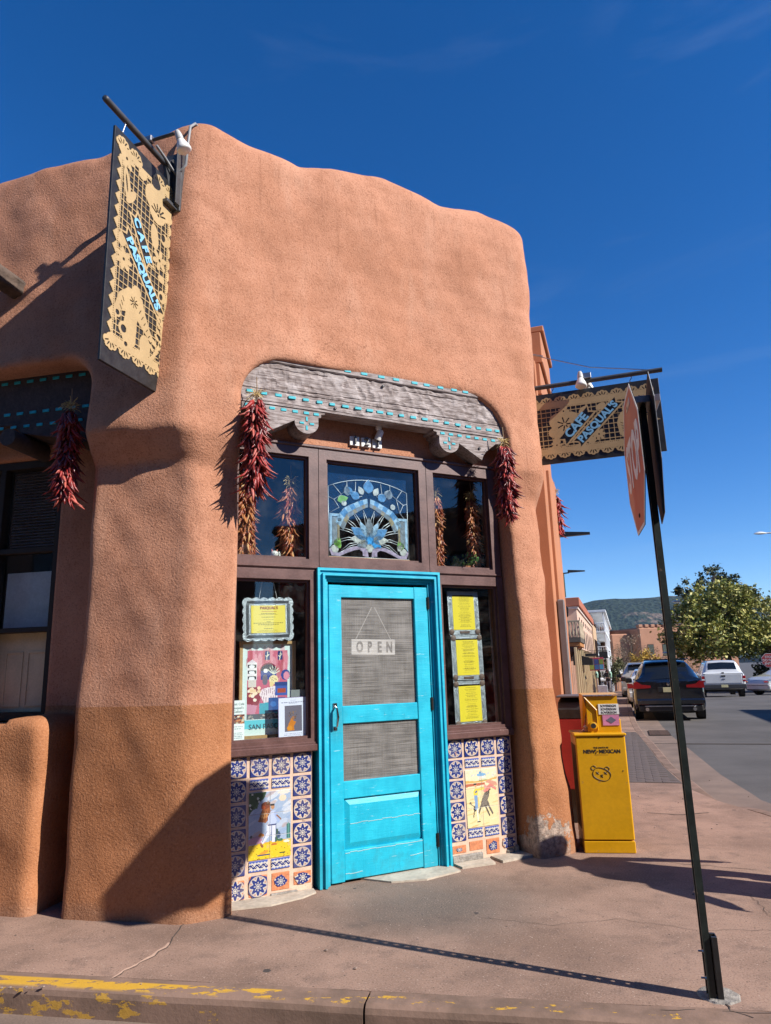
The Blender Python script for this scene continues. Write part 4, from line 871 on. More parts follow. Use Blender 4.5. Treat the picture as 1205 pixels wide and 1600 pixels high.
def poster():
    M = at(FC, -.888, 1.384, .13); t = thing('framed_poster', 'wood framed poster of a pink kitchen scene lettered SAN PASQUAL', 'framed poster', M); w, h = .434, .70
    f = MB(); frame_bars(f, (-w/2, w/2, -h/2, h/2), (-w/2+.022, w/2-.022, -h/2+.022, h/2-.022), -.012, .012); f.obj('frame', plain('pale_wood', (.45, .27, .11), .5, var=.2, vs=14), t, M)
    def pic(X, Y):
        c = Canvas(X, Y, '#cfe0dd')
        c.rect(.10, .90, .17, .93, '#c4637a')
        for k in range(30): r = np.random.RandomState(k); c.ell(.1+.8*r.rand(), .66+.27*r.rand(), .02+.03*r.rand(), .05+.06*r.rand(), ['#d98a98', '#a8434f', '#e2a7b0', '#b5525a'][k % 4], 0, .55)
        for x in (.44, .70): c.rect(x, x+.10, .82, .90, '#26306b'); c.ell(x+.05, .90, .05, .025, '#26306b'); c.line(x+.04, .82, x+.06, .91, .006, '#e8e3c8'); c.line(x+.05, .86, x+.085, .885, .005, '#e8e3c8'); c.line(x+.05, .85, x+.02, .87, .005, '#e8e3c8')
        c.ell(.52, .70, .17, .09, '#7a2338'); c.ell(.52, .695, .155, .078, '#2f2540'); c.rect(.365, .675, .60, .70, '#27408c'); c.ell(.46, .70, .04, .022, '#f0f0ea')
        for a in (20, 45, 70, 100, 125, 150): q = math.radians(a); c.line(.62, .66, .62+.13*math.cos(q), .67+.08*math.sin(q), .006, '#dfe0cb')
        c.rect(.10, .29, .60, .79, '#e4dfe0'); c.poly([(.10, .79), (.2, .83), (.29, .79)], '#d8ccd3')
        for z in (.62, .685, .75): c.rect(.115, .275, z-.015, z+.022, '#20222b'); c.ell(.19, z, .06, .018, '#eceff0')
        c.rect(.12, .28, .50, .60, '#d3c9c0'); c.poly([(.10, .52), (.32, .52), (.40, .46), (.32, .32), (.10, .34)], '#8d2f3f')
        for k in range(14): r = np.random.RandomState(70+k); c.ell(.13+.22*r.rand(), .37+.16*r.rand(), .035, .018, ['#efd8b8', '#e8c79d', '#f0e2cf'][k % 3])
        c.poly([(.10, .34), (.30, .32), (.26, .22), (.10, .24)], '#c98ba0'); c.ell(.45, .60, .055, .06, '#6a6472'); c.ell(.62, .60, .09, .05, '#ecd9a6'); c.ell(.58, .55, .04, .03, '#e6cb8e')
        for k in range(6): r = np.random.RandomState(33+k); c.ell(.56+.12*r.rand(), .57+.06*r.rand(), .008, .006, '#5c4a28')
        c.poly([(.40, .50), (.66, .53), (.70, .40), (.44, .34), (.34, .44)], '#ead9dc')
        for k in range(7): c.line(.42+.035*k, .50, .34+.06*k, .30, .004, '#8c5a74')
        c.rect(.66, .90, .42, .56, '#3d5aa8'); c.rect(.70, .87, .45, .50, '#a84a32'); c.rect(.64, .90, .53, .57, '#22407f'); c.ell(.86, .65, .09, .06, '#2b3f8a'); c.ell(.88, .64, .06, .045, '#d98aa0')
        c.poly([(.34, .34), (.66, .36), (.72, .22), (.34, .22)], '#3f9fb2'); c.poly([(.52, .40), (.86, .40), (.88, .24), (.52, .24)], '#28508f'); c.ell(.62, .33, .06, .03, '#3a6fb4'); c.rect(.10, .90, .17, .23, '#5b6068')
        for k in range(30): r = np.random.RandomState(170+k); c.ell(.1+.8*r.rand(), .17+.06*r.rand(), .02, .01, ['#8d8a86', '#2d333b', '#b5aca2'][k % 3])
        c.rect(.04, .96, .045, .165, '#5cc2cf'); c.rect(.04, .96, .03, .075, '#cde1da'); return c.grain(.06, 2).c
    art('print', w-.044, h-.044, pic, 90, 140, PRINT, t, M, .004)
    text('SAN PASQUAL', .052, plain('dark_ink', (.03, .06, .09), .6), t, M @ Matrix.Translation((.02, .002, -.27)), ext=.0004, sx=.95)
poster()
def cards():
    M = at(FC, -1.133, 1.168, .040); t = thing('gallery_card', 'narrow white gallery card taped in the window corner', 'card', M)
    def f(X, Y):
        c = Canvas(X, Y, '#e6ecea'); c.rect(0, 1, .44, .66, '#8a5a48')
        for k in range(40): r = np.random.RandomState(k); c.ell(r.rand(), .45+.2*r.rand(), .1, .02, ['#d08a5a', '#3f5a6a', '#c9c2a8', '#6a2f2f', '#e8d9c0'][k % 5])
        lines(c, [(.37, .7, .010), (.32, .5, .010), (.22, .6, .008), (.18, .8, .008), (.14, .75, .008), (.10, .8, .008)], '#5a7a80', 3); return c.c
    art('card_print', .096, .288, f, 36, 100, PRINT, t, M)
    tx = plain('grey_ink', (.12, .2, .2), .7)
    for k, s in enumerate(('Visit Café', "Pasqual's", 'Gallery')): text(s, .023, tx, t, M @ Matrix.Translation((0, -.001, .118-.026*k)), ext=.0002)
    M = at(FC, -.720, 1.170, .036) @ Matrix.Rotation(rad(-.8), 4, 'Y'); t = thing('flyer', 'white flyer with an orange figure on grey taped over the poster', 'flyer', M)
    def f2(X, Y):
        c = Canvas(X, Y, '#dedfee'); c.rect(.22, .80, .18, .80, '#6a6472'); c.poly([(.30, .20), (.34, .36), (.46, .52), (.50, .44), (.60, .40), (.52, .30), (.54, .20)], '#c9781f'); c.ell(.50, .50, .05, .05, '#a06a45'); c.ell(.38, .26, .09, .06, '#d98c28')
        for k in range(24): r = np.random.RandomState(k); c.ell(.36+.26*r.rand(), .48+.18*r.rand(), .02, .012, ['#7a5638', '#4a4048', '#8d6a48'][k % 3])
        lines(c, [(.93, .18, .008), (.875, .80, .010), (.85, .3, .008), (.13, .6, .008), (.095, .62, .008), (.06, .5, .006)], '#6b6b86', 5)
        c.rect(0, 1, 0, .015, '#7b5d8e'); c.rect(0, 1, .985, 1, '#7b5d8e'); c.rect(0, .015, 0, 1, '#7b5d8e'); c.rect(.985, 1, 0, 1, '#7b5d8e'); return c.grain(.02).c
    art('flyer_print', .228, .296, f2, 70, 90, PRINT, t, M)
    M = at(FC, -.66, 1.24, .06); t = thing('clear_sheet', 'grey translucent sheet behind the orange figure flyer', 'sheet', M); boxo('sheet', plain('grey_film', (.22, .24, .24), .3), t, M, -.07, .07, 0, .002, -.14, .13, b=0)
cards()
def menu_right(x, z, h, k, lab):
    M = at(FC, x, z, .085) @ Matrix.Rotation(rad(-.6), 4, 'Y'); t = thing('tin_framed_menu', lab, 'framed menu', M, None); w = .315
    f = MB(); frame_bars(f, (-w/2, w/2, -h/2, h/2), (-w/2+.05, w/2-.05, -h/2+.045, h/2-.03), -.004, .004); f.obj('tin_frame', TIN, t, M)
    st = MB()
    for s in (-1, 1):
        for i in range(20): st.tube([(s*(w/2-.025)-.010, -.005, -h/2+.06+i*(h-.12)/20), (s*(w/2-.025)+.010, -.006, -h/2+.068+i*(h-.12)/20)], .003, 4)
    st.obj('stamped_ribs', TIN, t, M, kind='stuff')
    ros = MB().lathe([(.026, 0), (.026, .004), (.012, .008), (.003, .009)], 10, Matrix.Rotation(rad(90), 4, 'X')).mesh('rosette', TINR)
    for sx in (-1, 1):
        for sz in ((-1, 1) if k else (-1,)): inst('rosette', ros, t, M @ Matrix.Translation((sx*(w/2-.025), -.004, sz*(h/2-.024))))
    boxo('name_plate', TINR, t, M, -.05, .05, -.009, -.004, -h/2+.008, -h/2+.03)
    def pg(X, Y):
        c = Canvas(X, Y, '#e6cf2e'); r = random.Random(k+9); rows = []; y = .95
        while y > .05:
            rows.append((y, r.uniform(.35, .62), .007)); y -= r.choice((.022, .024, .045))
        lines(c, rows, '#8a7a1c', k, .55); return c.grain(.02).c
    art('menu_sheet', .222, h-.082, pg, 60, 100, PRINT, t, M, -.006)
menu_right(.852, 1.962, .372, 0, 'topmost of three tin framed yellow menus beside the door'); menu_right(.868, 1.582, .378, 1, 'middle one of three tin framed yellow menus beside the door'); menu_right(.872, 1.200, .372, 2, 'lowest of three tin framed yellow menus beside the door')
def open_sign():
    M = at(FC, -.028, 1.678, .075) @ Matrix.Rotation(rad(.8), 4, 'Y'); t = thing('open_sign', 'white OPEN sign hanging on a string behind the door screen', 'open sign', M)
    boxo('board', WHITEP, t, M, -.195, .195, 0, .006, -.062, .062, b=.003)
    dk = plain('sign_grey', (.10, .095, .09), .7)
    for i, ch in enumerate('OPEN'): text(ch, .118, dk, t, M @ Matrix.Translation((-.122+i*.088, -.002, -.002)), ext=.001, sx=.62, bold=.0035)
    for s in (-1, 1):
        q = MB(); q.tube([(s*.16, .002, .055), (0, .002, .34)], .0028, 5); q.obj('string', WHITEP, t, M)
open_sign()
# ---------------------------------------------------------------- leaded window
def stained():
    M = at(FC, -.0595, 2.745, .036); t = thing('stained_glass_panel', 'leaded stained glass panel with blue shell and purple scrolls above the door', 'stained glass', M)
    LEAD = plain('lead_came', (.50, .53, .55), .35, metal=.3, var=.15)
    def gm(n_, c, rr=.15): return plain(n_, c, rr, var=.35, vs=25, bmp=.5, bs=40, bd=.006, spec=.6)
    G = dict(b=gm('blue_glass', (.10, .25, .46)), l=gm('pale_blue_glass', (.30, .46, .60)), d=gm('deep_blue_glass', (.05, .28, .60)), g=gm('green_glass', (.20, .42, .08)), p=gm('lilac_glass', (.36, .30, .40)), w=gm('pearl_glass', (.48, .50, .46)), t=gm('textured_glass', (.20, .24, .27)), n=gm('amber_glass', (.28, .24, .15)))
    lead = MB(); w, h = .363, .352
    P = lambda x, y: ((x-.5)*.726, (.5-y)*.70)               # x right, y down, unit square
    def cam_(pts, r=.0032): lead.tube([(P(*p)[0], 0, P(*p)[1]) for p in pts], r, 5)
    def piece(pts, k, edge=True):
        q = [P(*p) for p in pts]; o = MB().prism(q, -.004, .004).obj('glass_piece', G[k], t, M)
        if edge: cam_(list(pts)+[pts[0]], .0024)
    def leaf(x, y, L, wd, a, k):
        q = math.radians(a); c, s = math.cos(q), math.sin(q); n = 7
        up = [(i/n, math.sin(math.pi*(i/n)**.8)*wd/2) for i in range(n+1)]; pts = [(x+u*L*c-v*s, y+u*L*s+v*c) for u, v in up]+[(x+u*L*c+v*s, y+u*L*s-v*c) for u, v in up[::-1][1:-1]]; piece(pts, k)
    def arc(cx, cy, r, a0, a1, n=10, ry=None): return [(cx+r*math.cos(math.radians(a0+(a1-a0)*i/n)), cy+(ry or r)*math.sin(math.radians(a0+(a1-a0)*i/n))) for i in range(n+1)]
    top = [(x, .06+.28*(x-.5)**2*1.6) for x in np.linspace(0, 1, 13)]
    cam_(top); cam_([(0, .17), (0, 1)]); cam_([(1, .17), (1, 1)]); cam_([(0, 1), (1, 1)])
    # branching leads above the arch
    for pl in ([(.06, .15), (.16, .26), (.07, .33), (0, .30)], [(.16, .26), (.23, .20), (.23, .10)], [(.23, .20), (.33, .29), (.34, .09)], [(.33, .29), (.42, .26)], [(.07, .33), (.13, .42), (0, .50)], [(.94, .15), (.86, .26), (.95, .33), (1, .31)], [(.86, .26), (.78, .20), (.78, .10)], [(.78, .20), (.68, .28), (.66, .09)], [(.68, .28), (.60, .25)], [(.95, .33), (.90, .43), (1, .55)], [(.86, .26), (.90, .43)]): cam_(pl)
    # arch band of blue and pearl
    def bandp(f0, f1, n, ks):
        for i in range(n):
            a, b = i/n, (i+1)/n; piece([f0(a), f0(b), f1(b), f1(a)], ks[i % len(ks)])
    fo = lambda s: (lambda a: (.5+s*(.02+.40*a), .29+.20*a**1.25+(.0 if a < .8 else (a-.8)*.55)))
    fi = lambda s: (lambda a: (.5+s*(.015+.345*a), .345+.20*a**1.25+(.0 if a < .8 else (a-.8)*.5)))
    fi2 = lambda s: (lambda a: (.5+s*(.01+.31*a), .39+.20*a**1.25+(.0 if a < .8 else (a-.8)*.5)))
    for s in (-1, 1): bandp(fo(s), fi(s), 7, 'lblb'); bandp(fi(s), fi2(s), 9, 'tnt')
    for s in (-1, 1):                                         # side borders
        x = lambda q: .5+s*q
        piece([(x(.49), .50), (x(.36), .50), (x(.36), .53), (x(.46), .53)], 'l'); piece([(x(.49), .50), (x(.46), .53), (x(.46), .86), (x(.49), .90)], 'l'); piece([(x(.455), .54), (x(.40), .54), (x(.40), .84), (x(.455), .86)], 't'); piece([(x(.395), .60), (x(.37), .60), (x(.37), .80), (x(.395), .82)], 'n')
        for a, r in ((-18, .42), (-38, .40), (-58, .36), (-78, .34), (4, .40), (22, .38)):
            q = math.radians(a); ex, ey = .5+s*r*math.cos(q)*1.0, .78+r*math.sin(q)*1.05; cam_([(.5+s*.12*math.cos(q), .78+.10*math.sin(q)), (.5+s*.26*math.cos(q-.12), .78+.24*math.sin(q-.12)), (ex, ey)]); cam_([(.5+s*.12*math.cos(q+.1), .78+.10*math.sin(q+.1)), (.5+s*.27*math.cos(q), .78+.25*math.sin(q)), (ex, ey+.03)])
        # lilac scrolls along the foot
        sc_o = [(x(.02), .99), (x(.03), .90), (x(.10), .865), (x(.20), .875), (x(.30), .915), (x(.38), .96), (x(.45), .95), (x(.48), .90)]; sc_i = [(x(.09), .98), (x(.09), .93), (x(.13), .905), (x(.20), .92), (x(.29), .955), (x(.37), .995), (x(.47), .99), (x(.495), .92)]
        for i in range(7): piece([sc_o[i], sc_o[i+1], sc_i[i+1], sc_i[i]], 'p')
        piece(arc(x(.43), .915, .045, 0, 360, 12), 'w'); leaf(x(.42), .885, .12, .09, -90-s*25, 'g'); leaf(x(.36), .90, .11, .08, -90-s*-40, 'g' if s < 0 else 'w')
        piece(arc(x(.31), .365, .032, 0, 360, 12), 'w'); piece(arc(x(.37), .565, .026, 0, 360, 10), 't')
        leaf(x(.12), .29, .13, .10, -90-s*-60, 'b'); leaf(x(.07), .24, .11, .07, -90+s*30, 'w'); leaf(x(.26), .27, .12, .08, -90+s*10, 't'); leaf(x(.21), .25, .12, .08, -90+s*40, 'b' if s < 0 else 't')
    leaf(.11, .34, .14, .09, -20, 'g'); leaf(.5, .22, .17, .13, -90, 'b')
    for a, k, L, wd in ((-90, 't', .24, .10), (-118, 'l', .22, .08), (-62, 'l', .22, .08), (-148, 'b', .24, .13), (-32, 'b', .24, .13), (-178, 'w', .21, .11), (-2, 'w', .21, .11), (150, 't', .15, .11), (30, 'd', .14, .11)): leaf(.5+.03*math.cos(math.radians(a)), .79+.03*math.sin(math.radians(a)), L, wd, a, k)
    leaf(.5, .86, .17, .11, -90, 'd'); piece(arc(.5, .885, .05, 0, 360, 14), 'w')
    for x in (.0, .25, .5, .75, 1): cam_([(x, 1), (x, 1.04)])
    lead.obj('lead_came', LEAD, t, M, sm=True, kind='stuff')
    boxo('backing_pane', m_glass('dark_backing', (.35, .4, .45), .02), t, M, -.363, .363, .006, .009, -.365, .345, b=0); boxo('support_rail', plain('oak_rail', (.28, .16, .08), .6), t, M, -.37, .37, -.01, .02, -.385, -.352)
stained()
# ---------------------------------------------------------------- house number and lamp over the door
HN = at(FC, -.095, 3.372, .006); hn = thing('house_number', 'house number 121 in standing metal figures on white plates over the door', 'house number', HN)
for i, ch in enumerate('121'):
    boxo('number_plate', WHITEP, hn, HN, -.145+i*.105, -.058+i*.105, -.016, .004, -.040, .040, b=.003); text(ch, .10, IRON, hn, HN @ Matrix.Translation((-.10+i*.105, -.030, 0)), name='numeral', ext=.010)
LM = at(FC, .012, 3.500, -.05); lm = thing('spot_lamp', 'small white spot lamp fixed under the carved lintel', 'lamp', LM)
k = MB(); k.lathe([(.024, .03), (.028, .0), (.024, -.018), (.014, -.028)], 14); auto(k.obj('base', WHITEP, lm, LM)); D = Matrix.Translation((.012, -.01, -.03)) @ Matrix.Rotation(rad(28), 4, 'X') @ Matrix.Rotation(rad(12), 4, 'Y')
k = MB(); k.lathe([(.018, .012), (.028, .0), (.030, -.075), (.026, -.078)], 16, D); auto(k.obj('head', WHITEP, lm, LM)); MB().lathe([(.024, -.0785), (.002, -.07)], 16, D).obj('lens', BLACK, lm, LM)
# ================================================================== papel-picado hanging signs
GOLD = plain('cut_metal_tan', (.425, .295, .145), .5, var=.12, vs=5, bmp=.08)
BLUEL = plain('light_blue_letters', (.20, .46, .68), .45, var=.05)
class Mask:
    def __init__(s, w, h, step=.0035):
        s.w, s.h, s.st = w, h, step; s.X, s.Y = np.meshgrid(np.arange(step/2, w, step), np.arange(step/2, h, step)); s.m = np.zeros(s.X.shape, bool)
    def on(s, q): s.m |= q
    def off(s, q): s.m &= ~q
    def ell(s, x, y, rx, ry, a=0):
        q = math.radians(a); dx, dy = s.X-x, s.Y-y; u = dx*math.cos(q)+dy*math.sin(q); v = -dx*math.sin(q)+dy*math.cos(q); return (u/rx)**2+(v/ry)**2 < 1
    def seg(s, x0, y0, x1, y1, t):
        L = max(1e-9, (x1-x0)**2+(y1-y0)**2); k = np.clip(((s.X-x0)*(x1-x0)+(s.Y-y0)*(y1-y0))/L, 0, 1); return (s.X-x0-k*(x1-x0))**2+(s.Y-y0-k*(y1-y0))**2 < t*t
    def poly(s, pts):
        ins = np.zeros(s.X.shape, bool); n = len(pts)
        for i in range(n):
            (x0, y0), (x1, y1) = pts[i], pts[(i+1) % n]; ins ^= ((y0 > s.Y) != (y1 > s.Y)) & (s.X < (x1-x0)*(s.Y-y0)/((y1-y0) or 1e-9)+x0)
        return ins
    def flower(s, x, y, r, n=6, a0=0):
        for i in range(n): q = a0+360*i/n; s.on(s.ell(x+r*.6*math.cos(math.radians(q)), y+r*.6*math.sin(math.radians(q)), r*.42, r*.24, q))
        s.on(s.ell(x, y, r*.3, r*.3)); s.off(s.ell(x, y, r*.14, r*.14))
    def burst(s, x, y, r0, r1, n, a0, a1, t):
        for i in range(n): q = math.radians(a0+(a1-a0)*i/(n-1)); s.off(s.seg(x+r0*math.cos(q), y+r0*math.sin(q), x+r1*math.cos(q), y+r1*math.sin(q), t))
    def scallop(s, x, y, r, d):
        """fan at the foot (d=-1) or head (+1) of the sheet"""
        s.on(s.ell(x, y, r*.62, r*.62)); 
        for i in range(5): q = math.radians(90*d+(i-2)*38); s.on(s.ell(x+r*.62*math.cos(q), y+r*.62*math.sin(q), r*.36, r*.36))
        for i in range(5): q = math.radians(90*d+(i-2)*34); s.off(s.ell(x+r*.55*math.cos(q), y+r*.55*math.sin(q), r*.27, r*.075, math.degrees(q)))
    def mesh(s, name, m, y0, y1):
        mb = MB(); st = s.st
        for j in range(s.m.shape[0]):
            r = np.concatenate([[0], s.m[j].astype(np.int8), [0]]); e = np.flatnonzero(np.diff(r))
            for a, b in zip(e[::2], e[1::2]):
                x0, x1, z0, z1 = a*st-s.w/2, b*st-s.w/2, j*st-s.h/2, (j+1)*st-s.h/2
                mb.add([(x0, y0, z0), (x1, y0, z0), (x1, y0, z1), (x0, y0, z1), (x0, y1, z0), (x1, y1, z0), (x1, y1, z1), (x0, y1, z1)], [(0, 1, 2, 3), (1, 5, 6, 2), (4, 0, 3, 7)]+([(4, 5, 1, 0)] if j == 0 or not s.m[j-1, a:b].all() else [])+([(3, 2, 6, 7)] if j == s.m.shape[0]-1 or not s.m[j+1, a:b].all() else []))
        return mb.mesh(name, m)
def sheet_base(w, h, mx, mt, mbm, zig, sides=(1, 1)):
    """lattice field with zigzag long sides and scalloped head and foot"""
    k = Mask(w, h); x0, x1, y0, y1 = mx, w-mx, mbm, h-mt; p = .048; t = .0029
    ins = (k.X > x0) & (k.X < x1) & (k.Y > y0) & (k.Y < y1)
    k.on(ins & ((np.abs((k.X-x0) % p-p/2) < t) | (np.abs((k.Y-y0) % p-p/2) < t)))
    fr_ = .020; k.on(((k.X > x0-fr_) & (k.X < x1+fr_) & (k.Y > y0-.035) & (k.Y < y1+.035)) & ~ins)
    z = zig; tri = np.abs(((k.Y-y0) % z)/z-.5)*2
    yy = (k.Y > y0-.03) & (k.Y < y1+.03); dep = .042
    if sides[0]: k.on(yy & (k.X > x0-fr_-dep*(1-tri)) & (k.X <= x0-fr_+.001))
    if sides[1]: k.on(yy & (k.X < x1+fr_+dep*(1-tri)) & (k.X >= x1+fr_-.001))
    for yl in (y0-.012, y1+.012): k.off((np.abs(k.Y-yl) < .003) & ((k.X % .017) < .008) & (k.X > x0-fr_) & (k.X < x1+fr_))
    for xl in (x0-.010, x1+.010): k.off((np.abs(k.X-xl) < .003) & ((k.Y % .017) < .008) & (k.Y > y0) & (k.Y < y1))
    return k, x0, x1, y0, y1
def ribbon(k, x, y, L, wd, ang):
    """dark banner with a pale rim; returns nothing, cuts the field"""
    q = math.radians(ang); c, s = math.cos(q), math.sin(q); R = lambda u, v: (x+u*c-v*s, y+u*s+v*c)
    k.on(k.poly([R(-L/2-.06, -wd/2-.016), R(L/2+.06, -wd/2-.016), R(L/2+.02, 0), R(L/2+.06, wd/2+.016), R(-L/2-.06, wd/2+.016), R(-L/2-.02, 0)])); k.off(k.poly([R(-L/2-.035, -wd/2), R(L/2+.035, -wd/2), R(L/2+.0, 0), R(L/2+.035, wd/2), R(-L/2-.035, wd/2), R(-L/2, 0)]))
def dove(k, x, y, s, a):
    q = math.radians(a); c, n = math.cos(q), math.sin(q); R = lambda u, v: (x+s*(u*c-v*n), y+s*(u*n+v*c))
    k.on(k.poly([R(-.22, .02), R(-.10, .16), R(.02, .20), R(.16, .16), R(.22, .04), R(.34, -.12), R(.50, -.28), R(.36, -.26), R(.20, -.18), R(.12, -.14), R(.14, -.45), R(.02, -.62), R(-.10, -.44), R(-.08, -.14), R(-.18, -.20), R(-.22, -.36), R(-.27, -.2)]))
    k.on(k.ell(*R(.05, .20), .075*s, .07*s)); k.burst(*R(.03, .04), .018*s, .065*s, 8, 0, 315, .007*s)
    for i in range(6): k.off(k.seg(*R(.16+.05*i, .02-.055*i), *R(.14+.05*i, -.03-.05*i), .006*s))
    for i in range(4): k.off(k.seg(*R(-.16-.01*i, .0-.06*i), *R(-.13-.01*i, -.04-.06*i), .006*s))
def hook(mb, x, z0, z1, y=0): mb.tube([(x, y, z0), (x+.012, y, z0-.012), (x, y, (z0+z1)/2), (x-.012, y, z1+.012), (x, y, z1)], .004, 6)
def spot(t, M, nm='lamp'):
    """spot bulb hanging at M, pointing down local -z"""
    k = MB(); k.lathe([(.014, .03), (.020, .02), (.026, -.01), (.028, -.045), (.024, -.05)], 14, Matrix.Identity(4)); o = auto(k.obj(nm, plain('lamp_grey', (.45, .44, .42), .5), t, M))
    k = MB(); k.lathe([(.024, -.048), (.030, -.06), (.052, -.115), (.056, -.135), (.045, -.145), (.004, -.148)], 18); auto(k.obj('bulb', WHITEP, o, M), 60)
# --- upright sign on the near-street corner: x runs from the outer edge to the wall, y is the far face
FS = frame(-18+90, (-2.099+.951*.47, 4.904-.309*.47, 0))      # x axis points into the wall (against the outward normal)
def left_sign():
    xo, xi, z0, z1 = -.600, .128, 3.515, 5.31; w, h = xi-xo, z1-z0; Mc = FS @ Matrix.Translation(((xo+xi)/2, 0, (z0+z1)/2))
    t = thing('hanging_sign', 'upright black and tan cut metal CAFE PASQUAL\'S sign hanging from a wall rod', 'hanging sign', Mc)
    boxo('panel', BLACK, t, Mc, -w/2, w/2, -.011, .011, -h/2, h/2, b=.003)
    k, x0, x1, y0, y1 = sheet_base(w, h, .098, .165, .235, .098)
    n = 5
    for i in range(n): k.scallop(.085+(w-.17)*i/(n-1), y0-.055, .078, -1)
    for i in range(n):
        if i != 2: k.scallop(.085+(w-.17)*i/(n-1), y1+.048, .078, 1)
    k.on((k.X > x0-.02) & (k.X < x1+.02) & (k.Y < y0-.03) & (k.Y > y0-.075)); k.on((k.X > x0-.02) & (k.X < x1+.02) & (k.Y > y1+.03) & (k.Y < y1+.06) & (np.abs(k.X-w/2) > .07))
    X = lambda n_: (-n_)-xo; Y = lambda z: z-z0
    # rose heart, leaves
    for dx, dy, r in ((-.06, .04, .095), (.07, .03, .10), (0, .12, .085), (.0, -.04, .10)): k.on(k.ell(X(.10)+dx, Y(4.99)+dy, r, r*1.05))
    k.burst(X(.09), Y(4.92), .03, .085, 6, 20, 160, .007); k.off(k.ell(X(.09), Y(4.92), .012, .012))
    k.on(k.ell(X(.45), Y(4.93), .035, .13, 12)); k.on(k.ell(X(.40), Y(4.86), .03, .08, -35)); k.off(k.ell(X(.455), Y(4.94), .008, .07, 12)); k.on(k.ell(X(.29), Y(5.13), .05, .04, 40)); k.on(k.ell(X(.12), Y(4.72), .045, .10, 10)); k.on(k.ell(X(.0), Y(4.76), .05, .05)); k.off(k.ell(X(.02), Y(4.77), .025, .03))
    k.flower(X(.47), Y(5.13), .085, 7); k.flower(X(.05), Y(4.56), .085, 6, 20); k.flower(X(.44), Y(4.34), .085, 7); k.on(k.ell(X(.47), Y(4.48), .04, .055)); k.on(k.ell(X(.02), Y(4.42), .04, .03)); k.on(k.ell(X(.0), Y(4.28), .045, .05)); k.off(k.ell(X(.015), Y(4.275), .02, .025))
    ribbon(k, X(.258), Y(4.60), .30, .088, -57); ribbon(k, X(.225), Y(4.345), .56, .088, -45.5)
    dove(k, X(.33), Y(4.05), .62, -6)
    for r, xx, yy in ((.052, .40, 3.83), (.035, .47, 3.92), (.032, .37, 3.73)): k.on(k.ell(X(xx), Y(yy), r, r)); k.off(k.ell(X(xx), Y(yy), r*.55, r*.55))
    k.on(k.ell(X(.17), Y(3.80), .06, .085)); 
    for i in range(9):
        a = i/8; xx, yy = .12-.16*math.sin(a*2.2)*.9, 3.70+.42*a; k.on(k.ell(X(xx), Y(yy), .035, .016, 40)); k.on(k.ell(X(xx+.05), Y(yy+.02), .032, .014, -40)); k.on(k.seg(X(xx), Y(yy), X(.12-.16*math.sin(min(1, a+.125)*2.2)*.9), Y(min(4.12, yy+.0525)), .012))
    for i in range(5): k.off(k.ell(X(.0), Y(3.72+.055*i), .008, .018, 20))
    inst('cut_sheet', k.mesh('cut_sheet', GOLD, -.0165, -.011), t, Mc)
    for s, n_, z, a, sz in (('C A F E', .258, 4.60, -57, .090), ("PASQUAL'S", .225, 4.345, -45.5, .096)):
        Mt = FS @ Matrix.Translation((-n_, -.0175, z)) @ Matrix.Rotation(rad(-a), 4, 'Y'); text(s, sz, BLUEL, t, Mt, ext=.0015, bold=.0045, sx=1.1)
    zr = 5.44; rod = MB(); rod.tube([(-.70, 0, zr), (.20, 0, zr)], .024, 14); rod.lathe([(.0245, 0), (.020, .014), (.002, .018)], 14, Matrix.Translation((-.70, 0, zr)) @ Matrix.Rotation(rad(-90), 4, 'Y')); auto(rod.obj('rod', IRON, t, FS))
    hk = MB(); hook(hk, -.50, zr-.02, z1); hk.obj('hook', STEEL, t, FS); hk = MB(); hook(hk, .06, zr-.02, z1); hk.obj('hook', STEEL, t, FS)
    pl = boxo('wall_plate', IRON, t, FS, .075, .215, -.085, .085, 5.06, 5.60, b=.006); boxo('plate_flange', IRON, pl, FS, .02, .077, -.085, -.076, 5.10, 5.56, b=.002); g = MB(); g.prism([(.08, 5.56), (-.03, 5.42), (.08, 5.12)], -.012, .012); g.obj('gusset', IRON, pl, FS); MB().box(-.05, .08, -.06, .06, 5.07, 5.10, b=.003, M=Matrix.Rotation(0, 4, 'Y')).obj('foot_bracket', IRON, pl, FS)
    ar = MB(); ar.tube([(-.22, .16, zr+.045), (-.22, -.22, zr+.045)], .013, 8); ar.obj('lamp_arm', IRON, t, FS); jb = MB(); jb.box(-.245, -.195, -.035, .035, zr+.025, zr+.08, b=.008); jb.obj('junction_box', STEEL, t, FS)
    spot(t, FS @ Matrix.Translation((-.21, -.25, zr+.04)) @ Matrix.Rotation(rad(-14), 4, 'Y') @ Matrix.Rotation(rad(-16), 4, 'X'))
    cb = MB(); cb.tube([(-.16, -.02, zr+.05), (-.05, -.03, zr-.02+.03), (.06, -.05, zr-.06), (.07, -.13, zr+.02), (.06, -.15, zr+.22), (.08, -.15, zr+.38), (.16, -.14, zr+.48), (.30, -.13, zr+.50), (.45, -.12, zr+.44)], .011, 8); auto(cb.obj('cable', plain('grey_cable', (.25, .25, .25), .5), t, FS), 80)
left_sign()
